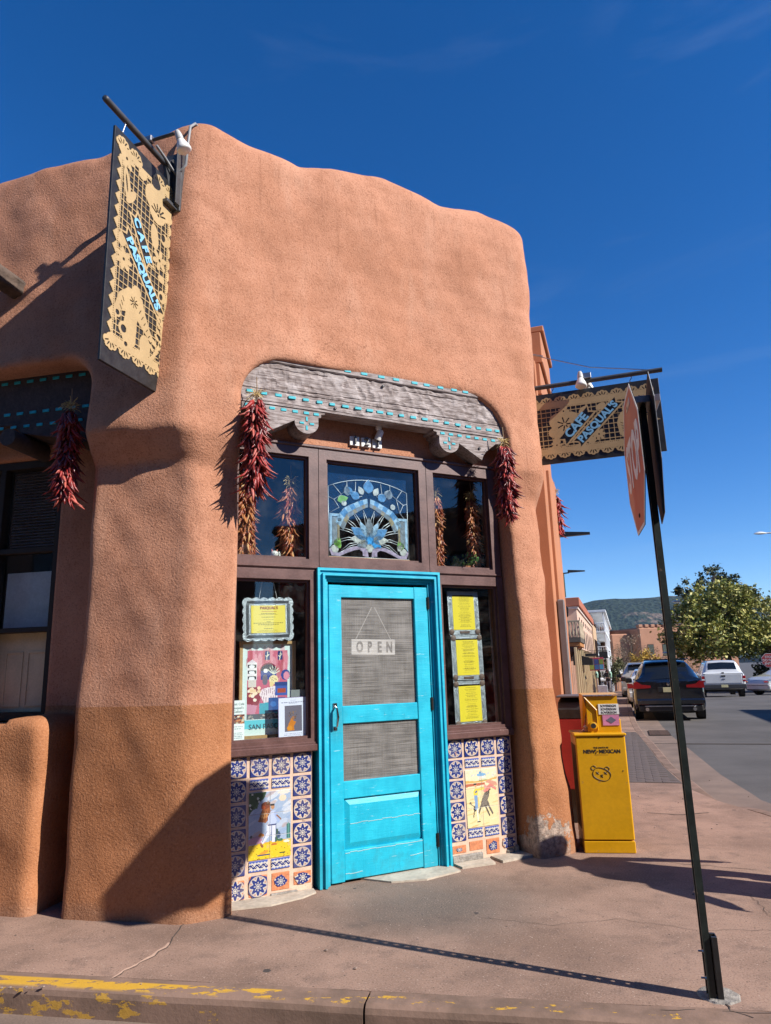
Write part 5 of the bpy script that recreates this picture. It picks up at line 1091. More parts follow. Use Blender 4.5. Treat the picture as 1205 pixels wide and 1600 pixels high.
# --- horizontal sign on the side street
FS2 = frame(72-90, (1.461+.309*.4, 6.176+.951*.4, 0))         # x axis points outward from the wall
def right_sign():
    x0_, x1_, z0, z1 = -.20, 1.105, 3.41, 4.135; w, h = x1_-x0_, z1-z0; Mc = FS2 @ Matrix.Translation(((x0_+x1_)/2, 0, (z0+z1)/2))
    t = thing('hanging_sign', 'horizontal black and tan cut metal CAFE PASQUAL\'S sign on the side street', 'hanging sign', Mc)
    boxo('panel', BLACK, t, Mc, -w/2, w/2, -.011, .011, -h/2, h/2, b=.003)
    k, x0, x1, y0, y1 = sheet_base(w, h, .12, .165, .165, .082, (1, 1)); n = 9
    for i in range(n): k.scallop(.12+(w-.24)*i/(n-1), y0-.052, .072, -1); k.scallop(.12+(w-.24)*i/(n-1), y1+.052, .072, 1)
    k.on((k.X > x0-.02) & (k.X < x1+.02) & (((k.Y < y0-.03) & (k.Y > y0-.07)) | ((k.Y > y1+.03) & (k.Y < y1+.07))))
    o = .20
    for dx, dy, r in ((-.06, .03, .085), (.06, .03, .085), (0, .06, .08), (.0, -.05, .08)): k.on(k.ell(o+.21+dx, .39+dy, r, r))
    k.burst(o+.21, .385, .02, .07, 7, 0, 310, .006); k.on(k.ell(o+.10, .31, .05, .05)); k.on(k.ell(o+.40, .50, .055, .035, 40)); k.on(k.ell(o+.13, .24, .06, .03, 45)); k.flower(o+.21, .52, .055, 7); k.flower(o+.12, .16+.02, .055, 7); k.flower(o+.52, .24, .06, 7); k.on(k.ell(o+.45, .19, .04, .03)); k.on(k.ell(o+.56, .52, .05, .03, 30))
    dove(k, o+.80, .36, .50, 20); k.on(k.ell(o+.90, .30, .09, .12, 10))
    ribbon(k, .52, .355, .34, .088, 46); ribbon(k, .72, .365, .50, .088, 43.5)
    inst('cut_sheet', k.mesh('cut_sheet', GOLD, -.0165, -.011), t, Mc)
    for s, x, z, a, sz in (('CAFE', .52, .355, 46, .118), ("PASQUAL'S", .72, .365, 43.5, .100)): text(s, sz, BLUEL, t, FS2 @ Matrix.Translation((x0_+x, -.0175, z0+z)) @ Matrix.Rotation(rad(-a), 4, 'Y'), ext=.0015, bold=.004, sx=1.0)
    zr = 4.215; rod = MB(); rod.tube([(-.25, 0, zr), (1.15, 0, zr)], .023, 12); auto(rod.obj('rod', IRON, t, FS2))
    for x in (.12, .86): hk = MB(); hook(hk, x, zr-.02, z1); hk.obj('hook', STEEL, t, FS2)
    for q, yy in ((.40, -.07), (.47, .07)): spot(t, FS2 @ Matrix.Translation((q, yy, zr+.05)) @ Matrix.Rotation(rad(10 if yy > 0 else -10), 4, 'X'))
    boxo('junction_box', STEEL, t, FS2, .38, .50, -.04, .04, zr+.015, zr+.07); wr = MB(); wr.tube([(1.07, 0, zr+.01), (.5, .02, 4.36), (-.1, .05, 4.62)], .0045, 5); wr.obj('guy_wire', STEEL, t, FS2)
    wr = MB(); wr.tube([(-.1, .05, 4.62), (.05, .04, 4.565)], .010, 6); wr.obj('turnbuckle', STEEL, t, FS2)
right_sign()
# ================================================================== stop sign on a steel channel post
def stop_sign():
    B = Vector((1.425, 3.574, 0)); A = 76.5; M = frame(A, B); t = thing('stop_sign', 'two red STOP octagons back to back on a dark green channel post', 'stop sign', M)
    RED = plain('sign_red', (.42, .020, .016), .38, var=.08, bmp=.05, spec=.5, coat=.15); ALU = plain('bare_aluminium', (.35, .35, .35), .32, metal=.9, var=.15)
    # hat-section channel: web with punched holes and two flanges; local x runs along the sign planes, y across
    p = MB(); H_ = 2.90; w_, d_, th, fl = .022, .030, .004, .014; nh = 58
    for i in range(nh):
        z0 = i*H_/nh; z1 = z0+H_/nh; h0, h1 = z0+.018, z0+.034
        for a, b in ((z0, h0), (h1, z1)): p.box(-w_, w_, -th/2, th/2, a, b)
        p.box(-w_, -.006, -th/2, th/2, h0, h1); p.box(.006, w_, -th/2, th/2, h0, h1)
    for s in (-1, 1):
        p.box(s*w_-th/2, s*w_+th/2, -th/2, d_, 0, H_); p.box(min(s*w_, s*(w_+fl)), max(s*w_, s*(w_+fl)), d_-th, d_, 0, H_)
    p.obj('post', GREENPOST, t, M)
    st = MB(); st.box(-.018, .018, -.034, -.030, 0, .26); st.box(-.032, -.016, -.034, -.008, 0, .26, b=.002); st.box(.016, .032, -.034, -.008, 0, .26, b=.002); st.obj('stub_post', BLACK, t, M)
    b_ = MB().lathe([(.009, 0), (.009, .008), (.004, .014), (.004, .03)], 6, Matrix.Rotation(rad(-90), 4, 'X')).mesh('bolt', STEEL)
    for z in (.08, .19): inst('bolt', b_, t, M @ Matrix.Translation((0, .02, z)))
    R = .76/2; oc = [(R/math.cos(math.pi/8)*math.cos(math.pi/8+k*math.pi/4), R/math.cos(math.pi/8)*math.sin(math.pi/8+k*math.pi/4)) for k in range(8)]
    WH = plain('sign_white', (.78, .76, .72), .4, coat=.15, spec=.5)
    DKB = plain('dark_sign_back', (.02, .02, .02), .7, spec=.2)
    for s, yc, zc in ((1, .088, 2.545), (-1, -.026, 2.60)):
        # s=+1 faces the pavement side (+y), s=-1 faces the street
        F = M @ Matrix.Translation((0, yc, zc)) @ Matrix.Rotation(rad(180 if s > 0 else -5.0), 4, 'Z')
        pl = MB().prism(oc, 0, .003).obj('sign_plate', DKB, t, F)
        MB().prism([(x*.985, z*.985) for x, z in oc], -.0012, 0).obj('red_face', RED, pl, F)
        rim = MB()
        for k in range(8):
            a, c = oc[k], oc[(k+1) % 8]; rim.prism([(a[0]*1.0, a[1]*1.0), (c[0]*1.0, c[1]*1.0), (c[0]*.955, c[1]*.955), (a[0]*.955, a[1]*.955)], -.0022, -.0006)
        rim.obj('white_border', WH, pl, F)
        text('STOP', .36, WH, pl, F @ Matrix.Translation((0, -.0018, 0)), ext=.0006, sx=.72, bold=.012)
        for z in (.30, -.30): inst('bolt', MB().lathe([(.012, 0), (.012, .003), (.005, .005)], 10, Matrix.Rotation(rad(90), 4, 'X')).mesh('bolt', BLACK), pl, F @ Matrix.Translation((0, -.001, z)))
    br = MB(); br.box(-.11, .05, -.066, .092, 2.83, 2.868, b=.002); br.obj('bracket', ALU, t, M)
    MB().lathe([(.10, -.004), (.09, .006), (.055, .010)], 9, Matrix.Translation((.03, -.02, 0))).obj('footing', CEMENT, t, M)
stop_sign()
# ================================================================== newspaper boxes
YB = plain('yellow_enamel', (.60, .30, .004), .33, var=.10, vs=3, bmp=.08, bs=30, spec=.5, c2=(.42, .22, .05), mask=(14, .66))
INK = plain('black_ink', (.012, .011, .012), .55)
def yellow_box():
    M = frame(-8, (1.535, 6.145, 0)) @ Matrix.Diagonal((.93, .88, .875, 1)); t = thing('newspaper_box', 'yellow newspaper box with a bear face scrawled on it and a coin head on top', 'newspaper box', M); w, d = .435, .42
    boxo('plinth', YB, t, M, 0, w, 0, d, 0, .105, b=.006); boxo('cabinet', YB, t, M, 0, w, -.004, d, .112, 1.035, b=.010); boxo('lid', YB, t, M, -.012, w+.012, -.016, d+.012, 1.035, 1.062, b=.008)
    boxo('side_door', plain('box_rust', (.12, .06, .03), .6), t, M, -.004, .002, .05, d-.05, .2, .95, b=.001)
    boxo('neck', YB, t, M, .16, w+.0, .14, d, 1.062, 1.18, b=.006)
    hd = MB(); x0, x1 = .135, .415; hd.prism([(x0, 1.062), (x1, 1.062), (x1, 1.40), (x0, 1.40)], .10, .34); h = hd.obj('coin_head', YB, t, M)
    hood = MB(); hood.add([(x0-.03, .075, 1.415), (x1+.012, .075, 1.415), (x1+.012, .36, 1.425), (x0-.03, .36, 1.425), (x0-.03, .075, 1.40), (x0-.03, .30, 1.08), (x0-.03, .36, 1.08), (x0+.05, .098, 1.28), (x0, .098, 1.28)], [(0, 1, 2, 3), (0, 3, 6, 5, 4), (4, 5, 8)]); hood.obj('hood', YB, t, M)
    rib = MB(); rib.tube([(x0-.02, .09, 1.40), (x0+.085, .092, 1.27), (x0+.085, .092, 1.08)], .007, 6); rib.obj('seam', YB, t, M)
    cn = MB(); cn.lathe([(.036, 0), (.036, .03), (.028, .034)], 18, Matrix.Translation((x0+.045, .10, 1.125)) @ Matrix.Rotation(rad(90), 4, 'X')); auto(cn.obj('coin_slot', YB, t, M)); MB().lathe([(.024, 0), (.022, .002)], 16, Matrix.Translation((x0+.045, .0655, 1.125)) @ Matrix.Rotation(rad(90), 4, 'X')).obj('coin_hole', BLACK, t, M)
    st = boxo('sticker', WHITEP, t, M, x0+.105, x1+.006, .092, .099, 1.228, 1.325, b=0)
    for k in range(3): text('SOVEREIGN', .031, INK, st, M @ Matrix.Translation(((x0+.105+x1)/2+.002, .091, 1.306-k*.031)), ext=.0004, sx=.86, bold=.0004)
    pk = boxo('pink_sticker', plain('pink_paper', (.55, .20, .34), .5), t, M, x0+.135, x1+.0, .093, .099, 1.125, 1.222, b=0); e = MB(); e.prism([(x0+.165, 1.173), (x0+.21, 1.205), (x0+.255, 1.173), (x0+.21, 1.142)], .0905, .0935); e.obj('diamond_print', plain('grey_print', (.12, .12, .17), .5), pk, M)
    text('THE SANTA FE', .020, INK, t, M @ Matrix.Translation((w/2, -.0055, .930)), ext=.0004, bold=.0005); text('NEW', .046, INK, t, M @ Matrix.Translation((.112, -.0055, .895)), ext=.0004, bold=.0016, sx=.95); text('MEXICAN', .046, INK, t, M @ Matrix.Translation((.292, -.0055, .895)), ext=.0004, bold=.0016, sx=.92)
    z = MB(); cx, cz = .172, .897
    for a in range(4):
        q = math.pi/2*a; z.tube([(cx+.006*math.cos(q), -.006, cz+.006*math.sin(q)), (cx+.020*math.cos(q), -.006, cz+.020*math.sin(q))], .003, 4)
    z.obj('sun_mark', INK, t, M); text('santafenewmexican.com', .012, plain('faint_ink', (.35, .2, .02), .6), t, M @ Matrix.Translation((w/2, -.0055, .868)), ext=.0002)
    sk = MB(); P = lambda x, zz: (.205+x*.145, -.006, .70+zz*.145)
    def ink(pts, r=.0024): sk.tube([P(*p) for p in pts], r, 4)
    ink([(.52*math.cos(a)+.03*math.sin(3*a), .40*math.sin(a)-.06-.10*math.cos(a)) for a in np.linspace(0, 6.4, 34)]); ink([(-.46+.14*math.cos(a), .34+.13*math.sin(a)) for a in np.linspace(.2, 4.6, 14)]); ink([(.33+.14*math.cos(a), .27+.13*math.sin(a)) for a in np.linspace(-1.3, 3.2, 14)])
    for x, zz in ((-.24, .03), (.24, .02)): ink([(x-.08, zz+.07), (x+.08, zz-.08)]); ink([(x+.07, zz+.07), (x-.07, zz-.07)])
    ink([(-.05, -.10), (.06, -.09), (.02, -.16), (-.03, -.11)], .0035); ink([(-.06, -.24), (.02, -.17), (.07, -.25)]); sk.obj('bear_scrawl', INK, t, M, kind='stuff')
    for x, zz in ((.39, .72), (.21, 1.02)): inst('rivet', MB().lathe([(.006, 0), (.004, .004)], 8, Matrix.Rotation(rad(90), 4, 'X')).mesh('rivet', INK), t, M @ Matrix.Translation((x, -.004, zz)))
yellow_box()
def red_box():
    M = frame(70, (1.97, 7.15, 0)) @ Matrix.Scale(.87, 4); t = thing('newspaper_box', 'red newspaper box with a sloping black window behind the yellow one', 'newspaper box', M); RB = plain('red_enamel', (.30, .020, .018), .4, var=.2, vs=5)
    boxo('stand', BLACK, t, M, .06, .40, .05, .34, 0, .36, b=.004); boxo('cabinet', RB, t, M, 0, .46, 0, .38, .36, 1.12, b=.012); top = MB(); top.prism([(0, 1.125), (.46, 1.125), (.46, 1.36), (.05, 1.30), (0, 1.22)], .01, .37); top.obj('window_head', BLACK, t, M)
    boxo('head_rim', plain('grey_rim', (.10, .09, .10), .5), t, M, -.01, .47, 0, .38, 1.355, 1.375, b=.004)
    rv = MB().lathe([(.008, 0), (.006, .005)], 8, Matrix.Rotation(rad(90), 4, 'X')).mesh('rivet', STEEL)
    for i in range(5): inst('rivet', rv, t, M @ Matrix.Translation((.04+i*.095, 0, 1.09))); inst('rivet', rv, t, M @ Matrix.Translation((.03, 0, .45+i*.14)))
red_box()
M = frame(-20, (1.64, 6.34, .931)); pp = thing('loose_papers', 'crumpled white papers lying on the yellow newspaper box', 'paper', M); r2 = random.Random(3)
for k in range(3):
    g = MB(); nx = 6; V = [(.01+i*.026+k*.012, -.06+j*.022-k*.01, .004+k*.012+.010*r2.random()+.018*abs(math.sin(i*.9+k))) for j in range(nx) for i in range(nx)]; g.add(V, [(j*nx+i, j*nx+i+1, (j+1)*nx+i+1, (j+1)*nx+i) for j in range(nx-1) for i in range(nx-1)]); g.obj('sheet', PAPERW, pp, M, sm=True)
# ================================================================== vehicles
def lerp(t, xs): return float(np.interp(t, [a for a, _ in xs], [b for _, b in xs]))
def car(name, label, M, L, Wd, top, belt, zb, paint, roofw, wheels, wr, feats, group='cars along the side street', wing=.0):
    """top: (y, z) roofline from tail to nose; belt: (y, z) shoulder; everything in metres, y forward from the tail"""
    t = thing(name, label, 'car' if 'pickup' not in name else 'pickup', M, group); hw = Wd/2
    def ring(y):
        e = min(1, y/.14); f = min(1, (L-y)/.35); w = hw*(.93+.07*math.sqrt(e))*(.80+.20*math.sqrt(f)); b, zt = lerp(y, belt), lerp(y, top); zt = max(zt, b-.02); g = max(zt-b, .02); rw = roofw if zt > b+.15 else w*.93
        z0 = zb+.10*(1-e)+.08*(1-f)
        return [(0, z0), (w*.84, z0), (w*.97, z0+.07), (w, z0+.22), (w*.995, (z0+b)/2+.06), (w*.985, b-.05), (w*.955, b), (rw+(w*.95-rw)*.45, b+g*.55), (rw+.01, b+g*.84), (rw-.07, b+g*.965), (rw*.55, zt), (0, zt+.004)]
    ys = sorted(set([0, .04, .1, .2, .35, .5, .7, .95, 1.3, 1.8, 2.4, 3.0, 3.5, 4.0, L-.6, L-.3, L-.12, L-.04, L]+[a for a, _ in top])); ys = [y for y in ys if y <= L]
    mb = MB(); n = 12; vs = []
    for y in ys:
        r = ring(y); vs += [(x, y, z) for x, z in r]+[(-x, y, z) for x, z in r[-2:0:-1]]
    m_ = 2*n-2
    mb.add(vs, [(i*m_+(j+1) % m_, i*m_+j, (i+1)*m_+j, (i+1)*m_+(j+1) % m_) for i in range(len(ys)-1) for j in range(m_)]+[tuple(range(m_)), tuple((len(ys)-1)*m_+j for j in range(m_-1, -1, -1))])
    body = auto(mb.obj('body', paint, t, M), 38)
    def xs(y, z):
        r = ring(y); zz = [p[1] for p in r[2:]]; return float(np.interp(z, zz, [p[0] for p in r[2:]]))
    def side(nm, poly, m, o=.007):
        for s in (-1, 1):
            q = [(s*(xs(y, z)+o), y, z) for y, z in poly]; k = MB(); k.add(q, [tuple(range(len(q)))[::s]]); k.obj(nm, m, t, M)
    def onroof(nm, rows, m, o=.008):
        """panel over the top surface: rows of (y, halfwidth fraction)"""
        k = MB(); V = []
        for y, fw in rows: V += [(-(roofw-.03)*fw, y-o*.7, lerp(y, top)+o-.02), (0, y-o*.7, lerp(y, top)+o+.012), ((roofw-.03)*fw, y-o*.7, lerp(y, top)+o-.02)]
        k.add(V, [(i*3+j, i*3+j+1, i*3+j+4, i*3+j+3) for i in range(len(rows)-1) for j in range(2)]); k.f = [f for f in k.f]; k.obj(nm, m, t, M)
    tyre = MB().lathe([(wr*.62, -.10), (wr*.93, -.115), (wr, -.085), (wr, .085), (wr*.93, .115), (wr*.62, .10)], 28, Matrix.Rotation(rad(90), 4, 'Y')).mesh('tyre', RUBBER); rim = MB()
    rim.lathe([(wr*.64, .085), (wr*.60, .105), (wr*.58, .06), (.03, .07)], 20, Matrix.Rotation(rad(90), 4, 'Y'))
    for k in range(5): q = 2*math.pi*k/5; rim.tube([(.09, .03*math.cos(q), .03*math.sin(q)), (.10, wr*.6*math.cos(q), wr*.6*math.sin(q))], .035, 5)
    rim = rim.mesh('rim', plain('alloy', (.45, .45, .46), .3, metal=.9))
    arch = MB().lathe([(wr*1.10, 0), (wr*1.12, .012), (wr*.3, .014)], 26, Matrix.Rotation(rad(90), 4, 'Y')).mesh('wheel_arch', BLACK)
    for y in wheels:
        for s in (-1, 1):
            Mw = M @ Matrix.Translation((s*(hw-.115), y, wr)) @ Matrix.Rotation(0 if s > 0 else math.pi, 4, 'Z'); wh = inst('wheel', tyre, t, Mw); inst('rim', rim, wh, Mw); inst('wheel_arch', arch, t, M @ Matrix.Translation((s*(hw-.008), y, wr+.02)) @ Matrix.Rotation(0 if s > 0 else math.pi, 4, 'Z'))
    for s in (-1, 1):
        k = MB(); k.box(min(s*hw*.98, s*(hw+.20)), max(s*hw*.98, s*(hw+.20)), L*.66, L*.66+.10, lerp(L*.66, belt)-.02, lerp(L*.66, belt)+.14, b=.03); k.obj('wing_mirror', paint if wing else BLACK, t, M)
    feats(t, M, side, onroof, xs, hw, body)
    return t
PLATE = plain('licence_plate', (.55, .50, .28), .5)
def bx(nm, m, t, M, *d, b=.01): return boxo(nm, m, t, M, *d, b=b)
CG = CARGLASS
def suv_feats(zw0, zw1, yr, dark=False):
    def f(t, M, side, onroof, xs, hw, body):
        onroof('rear_window', [(yr[0], 1.02), ((yr[0]+yr[1])/2, 1.0), (yr[1], .94)], CG)
        side('side_window', [(1.05, zw0+.03), (1.9, zw0), (1.9, zw1), (1.25, zw1)], CG); side('side_window', [(1.98, zw0), (2.85, zw0-.02), (2.75, zw1-.02), (1.98, zw1)], CG); side('side_window', [(.62, zw0+.08), (.98, zw0+.05), (1.1, zw1-.04), (.82, zw1-.04)], CG)
        for s in (-1, 1):
            k = MB(); k.prism([(s*hw*.50, zw0-.20), (s*hw*.99, zw0-.22), (s*hw*.99, zw0-.05), (s*hw*.88, zw0-.01), (s*hw*.76, zw0-.10), (s*hw*.50, zw0-.13)], -.012, .16); k.obj('tail_light', REDPLAST, t, M)
            k = MB(); k.box(min(s*hw*.60, s*hw*.90), max(s*hw*.60, s*hw*.90), -.035, .02, .46, .50); k.obj('reflector', REDPLAST, t, M)
            k = MB(); k.tube([(s*hw*.66, -.06, .33), (s*hw*.66, .1, .33)], .05, 14); k.lathe([(.04, 0), (.002, .004)], 14, Matrix.Translation((s*hw*.66, -.055, .33)) @ Matrix.Rotation(rad(90), 4, 'X')); k.obj('exhaust', CHROME, t, M)
        bx('bumper', body.data.materials[0], t, M, -hw*.96, hw*.96, -.05, .20, .44, .62, b=.04); bx('lower_bumper', BLACK, t, M, -hw*.90, hw*.90, -.035, .2, .26, .44, b=.03); bx('chrome_strip', STEEL, t, M, -hw*.72, hw*.72, -.058, -.04, .40, .43, b=.004)
        bx('spoiler', body.data.materials[0], t, M, -hw*.62, hw*.62, yr[1]-.14, yr[1]+.1, zw1+.16, zw1+.20, b=.015); bx('plate_recess', BLACK, t, M, -.30, .30, -.012, .02, .80, .95, b=.008); bx('licence_plate', PLATE, t, M, -.155, .155, -.018, -.01, .805, .94, b=.002)
        k = MB(); k.tube([(.05, yr[0]+.02, zw0+.03), (.35, yr[0]+.04, zw0+.07)], .012, 5); k.obj('wiper', STEEL, t, M); bd = MB().lathe([(.045, 0), (.040, .008), (.002, .01)], 16, Matrix.Translation((0, -.012, zw0-.10)) @ Matrix.Rotation(rad(90), 4, 'X')); bd.obj('badge', CHROME, t, M)
        for s in (-1, 1): q = MB(); q.tube([(s*(hw*.70), .8, zw1+.20), (s*(hw*.70), 2.9, zw1+.16)], .018, 6); q.obj('roof_rail', STEEL if not dark else BLACK, t, M)
    return f
def carm(s, n, a=0): return FR @ Matrix.Translation((s, -n, gz(s+2))) @ Matrix.Rotation(rad(-90+a), 4, 'Z')
def paint(nm, c, r=.22, metal=.0): return plain(nm, c, r, metal=metal, var=.08, vs=1.5, bmp=.02, spec=.6, coat=1.0)
SUVT = [(0, 1.08), (.06, 1.12), (.25, 1.36), (.52, 1.64), (.75, 1.70), (1.6, 1.755), (2.4, 1.73), (2.9, 1.60), (3.55, 1.16), (4.3, 1.03), (4.75, .86), (4.9, .62)]; SUVB = [(0, 1.10), (.5, 1.10), (2.9, 1.05), (3.5, 1.02), (4.5, .86), (4.9, .60)]
car('parked_car', 'black sport utility car with red tail lights parked by the drain grate', carm(16.1, 1.72), 4.9, 1.94, SUVT, SUVB, .24, paint('black_blue_paint', (.006, .007, .011), .14), .62, (.93, 3.83), .375, suv_feats(1.13, 1.55, (.10, .53), True))
def sedan(nm, lab, s, n, c, L=4.6):
    T = [(0, .98), (.5, 1.03), (.62, 1.04), (1.25, 1.38), (1.7, 1.44), (2.5, 1.42), (3.3, 1.02), (4.1, .90), (4.5, .74), (L, .55)]; B_ = [(0, .95), (.6, .98), (3.3, .96), (4.2, .82), (L, .52)]
    def f(t, M, side, onroof, xs, hw, body):
        onroof('rear_window', [(.68, 1.0), (.95, .98), (1.22, .95)], CG); side('side_window', [(1.15, 1.0), (1.9, .99), (1.9, 1.34), (1.45, 1.33)], CG); side('side_window', [(1.97, .99), (2.95, .98), (2.55, 1.32), (1.97, 1.34)], CG)
        for sg in (-1, 1): k = MB(); k.prism([(sg*hw*.50, .74), (sg*hw*.98, .72), (sg*hw*.98, .90), (sg*hw*.55, .88)], -.012, .14); k.obj('tail_light', REDPLAST, t, M)
        bx('bumper', body.data.materials[0], t, M, -hw*.95, hw*.95, -.05, .2, .36, .60, b=.04); bx('licence_plate', PLATE, t, M, -.155, .155, -.02, .0, .66, .80, b=.002); bx('bumper_slot', BLACK, t, M, -hw*.7, hw*.7, -.055, -.03, .34, .40)
    return car('parked_car', lab, carm(s, n), L, 1.82, T, B_, .2, paint(nm, c), .58, (.95, 3.65), .325, f)
sedan('white_paint_a', 'white saloon car parked ahead of the black sport utility car', 22.9, 1.50, (.62, .61, .58)); 
car('parked_car', 'beige silver sport utility car parked ahead of the white saloon', carm(29.2, 1.30), 4.7, 1.88, SUVT, SUVB, .24, paint('champagne_paint', (.40, .36, .31), .3, .3), .60, (.93, 3.7), .36, suv_feats(1.13, 1.55, (.10, .53)))
sedan('red_paint', 'dark red car parked farther down the kerb past the beige one', 36.5, 1.55, (.32, .02, .02))
car('parked_car', 'dark grey sport utility car parked farthest down the kerb', carm(43.5, 1.9), 4.8, 1.9, SUVT, SUVB, .24, paint('dark_grey_paint', (.03, .03, .033)), .60, (.93, 3.8), .37, suv_feats(1.13, 1.55, (.10, .53)))
car('passing_car', 'dark car driving ahead of the white pickup', carm(43.0, 3.6), 4.8, 1.9, SUVT, SUVB, .24, paint('charcoal_paint', (.02, .022, .026)), .60, (.93, 3.8), .37, suv_feats(1.13, 1.55, (.10, .53)))
def pickup_feats(t, M, side, onroof, xs, hw, body):
    wp = body.data.materials[0]
    onroof('rear_window', [(.13, .98), (.20, .95), (.27, .90)], CG); side('cap_window', [(.55, 1.33), (1.75, 1.33), (1.75, 1.68), (.62, 1.68)], CG); side('side_window', [(2.35, 1.25), (3.2, 1.24), (2.95, 1.64), (2.4, 1.66)], CG)
    for s in (-1, 1):
        k = MB(); k.box(min(s*hw*.86, s*hw*1.0), max(s*hw*.86, s*hw*1.0), -.015, .10, .80, 1.08, b=.015); tl = k.obj('tail_light', REDPLAST, t, M); boxo('reverse_lens', WHITEP, tl, M, min(s*hw*.865, s*hw*.995), max(s*hw*.865, s*hw*.995), -.019, -.012, .88, .94, b=.002)
    bx('tailgate', wp, t, M, -hw*.84, hw*.84, -.022, .02, .72, 1.17, b=.015); bx('tailgate_handle', BLACK, t, M, -.10, .10, -.034, -.02, 1.04, 1.11); bx('emblem', plain('oval_badge', (.08, .10, .16), .3), t, M, -.07, .07, -.034, -.02, .90, .95, b=.012); bx('cap_latch', BLACK, t, M, -.06, .06, .0, .03, 1.20, 1.26)
    bx('bumper', plain('dark_bumper', (.035, .036, .042), .5), t, M, -hw*1.0, hw*1.0, -.14, .10, .46, .68, b=.03); bx('licence_plate', PLATE, t, M, -.155, .155, -.147, -.138, .53, .66, b=.002); bx('cap_seam', BLACK, t, M, -hw*.93, hw*.93, -.006, .01, 1.175, 1.190, b=0); bx('axle', BLACK, t, M, -hw*.8, hw*.8, .9, 1.1, .28, .42)
PT = [(0, 1.20), (.06, 1.24), (.30, 1.80), (.42, 1.84), (2.1, 1.86), (2.3, 1.84), (2.9, 1.78), (3.6, 1.28), (4.6, 1.20), (5.1, 1.02), (5.25, .7)]; PB = [(0, 1.18), (2.2, 1.18), (3.6, 1.14), (4.7, 1.05), (5.25, .68)]
car('pickup_truck', 'white pickup truck with a canopy driving away down the street', carm(32.9, 5.22), 5.25, 2.0, PT, PB, .42, paint('white_paint_b', (.62, .63, .64)), .70, (1.15, 4.4), .385, pickup_feats, wing=1)
SV2 = [(0, .62), (.15, .86), (.6, 1.03), (1.35, 1.16), (2.0, 1.60), (2.5, 1.73), (3.3, 1.755), (4.15, 1.70), (4.4, 1.64), (4.65, 1.36), (4.84, 1.12), (4.9, 1.08)]
def front_feats(t, M, side, onroof, xs, hw, body):
    side('side_window', [(2.05, 1.13), (2.85, 1.13), (2.85, 1.56), (2.42, 1.54)], CG); side('side_window', [(2.93, 1.13), (3.75, 1.15), (3.7, 1.56), (2.93, 1.56)], CG)
    for s in (-1, 1): k = MB(); k.box(min(s*hw*.6, s*hw*.97), max(s*hw*.6, s*hw*.97), .02, .25, .70, .84, b=.03); k.obj('headlight', CHROME, t, M); bx('door_handle', CHROME, t, M, min(s*hw, s*(hw+.03)), max(s*hw, s*(hw+.03)), 2.6, 2.78, 1.0, 1.04)
    side('door_trim', [(1.6, .66), (3.6, .66), (3.6, .72), (1.6, .72)], BLACK)
car('passing_car', 'silver white sport utility car coming the other way beside the pickup', Matrix.Translation((20.75, 41.0, gz(40))) @ Matrix.Rotation(rad(-74), 4, 'Z'), 4.9, 1.92, SV2, [(a, b) for a, b in ((0, .6), (.5, .9), (1.4, 1.03), (2, 1.06), (4.4, 1.1), (4.9, 1.08))], .26, paint('pearl_paint', (.55, .53, .50)), .62, (1.0, 3.95), .37, front_feats, wing=1)
# ================================================================== buildings down the side street (frame FR: x along the street, y back from it)
def wallmat(nm, c): return plain(nm, c, .9, var=.10, vs=.8, bmp=.2, bs=30, bd=.01, spec=.2)
def opening(parent, M, x0, x1, z0, z1, y, fm, nm='window', arch=False, depth=.10, glass=CARGLASS):
    k = MB(); frame_bars(k, (x0-.07, x1+.07, z0-.07, z1+.07), (x0, x1, z0, z1), y-.05, y+.02); k.box((x0+x1)/2-.025, (x0+x1)/2+.025, y-.035, y+.02, z0, z1)
    o = k.obj(nm, fm, parent, M); boxo('pane', glass, o, M, x0, x1, y-.018, y-.006, z0, z1, b=0); return o
CREAMT = wallmat('cream_timber', (.52, .40, .23)); DKBR = wallmat('dark_brown_trim', (.06, .035, .028))
b1 = thing('shop_building', 'yellow cream shop front with timber posts and a balcony past the cafe', 'building', FR @ Matrix.Translation((24, 2.3, 0)))
boxo('wall', wallmat('ochre_wall', (.45, .27, .12)), b1, FR, 12.0, 28.0, 2.1, 10, -1, 4.45, b=.03); boxo('parapet', wallmat('parapet_cream', (.50, .36, .22)), b1, FR, 11.9, 28.1, 2.0, 3.2, 4.45, 4.75, b=.03)
for s in (14.5, 18, 21.5, 25): opening(b1, FR, s, s+1.6, .5, 2.5, 2.1, CREAMT); opening(b1, FR, s, s+1.3, 3.1, 4.2, 2.1, CREAMT)
for s in (23.2, 25.5, 27.7): boxo('post', CREAMT, b1, FR, s, s+.22, 1.92, 2.1, -.3, 3.4, b=.01)
PINK = wallmat('pink_plaster', (.56, .38, .29))
b2 = thing('pink_building', 'pale pink arcaded building with a red brick cornice and wooden balcony', 'building', FR @ Matrix.Translation((52, 2.2, 0)))
bal = boxo('balcony', wallmat('balcony_deck', (.10, .085, .07)), b2, FR, 38.0, 42.5, 1.72, 2.75, 2.90, 3.20, b=.02); boxo('deck_soffit', wallmat('orange_soffit', (.36, .16, .06)), bal, FR, 38.1, 42.4, 1.78, 2.75, 2.66, 2.90, b=.02)
BAL = wallmat('weathered_baluster', (.34, .27, .19)); boxo('handrail', BAL, bal, FR, 38.0, 42.5, 1.72, 1.80, 4.12, 4.22, b=.01); boxo('handrail', BAL, bal, FR, 38.0, 38.08, 1.8, 2.75, 4.12, 4.22, b=.01)
bs = MB().lathe([(.05, 0), (.085, .2), (.05, .45), (.04, .7), (.07, .92)], 8).mesh('baluster', BAL)
for x in np.arange(38.05, 42.5, .42): inst('baluster', bs, bal, FR @ Matrix.Translation((x, 1.76, 3.20)))
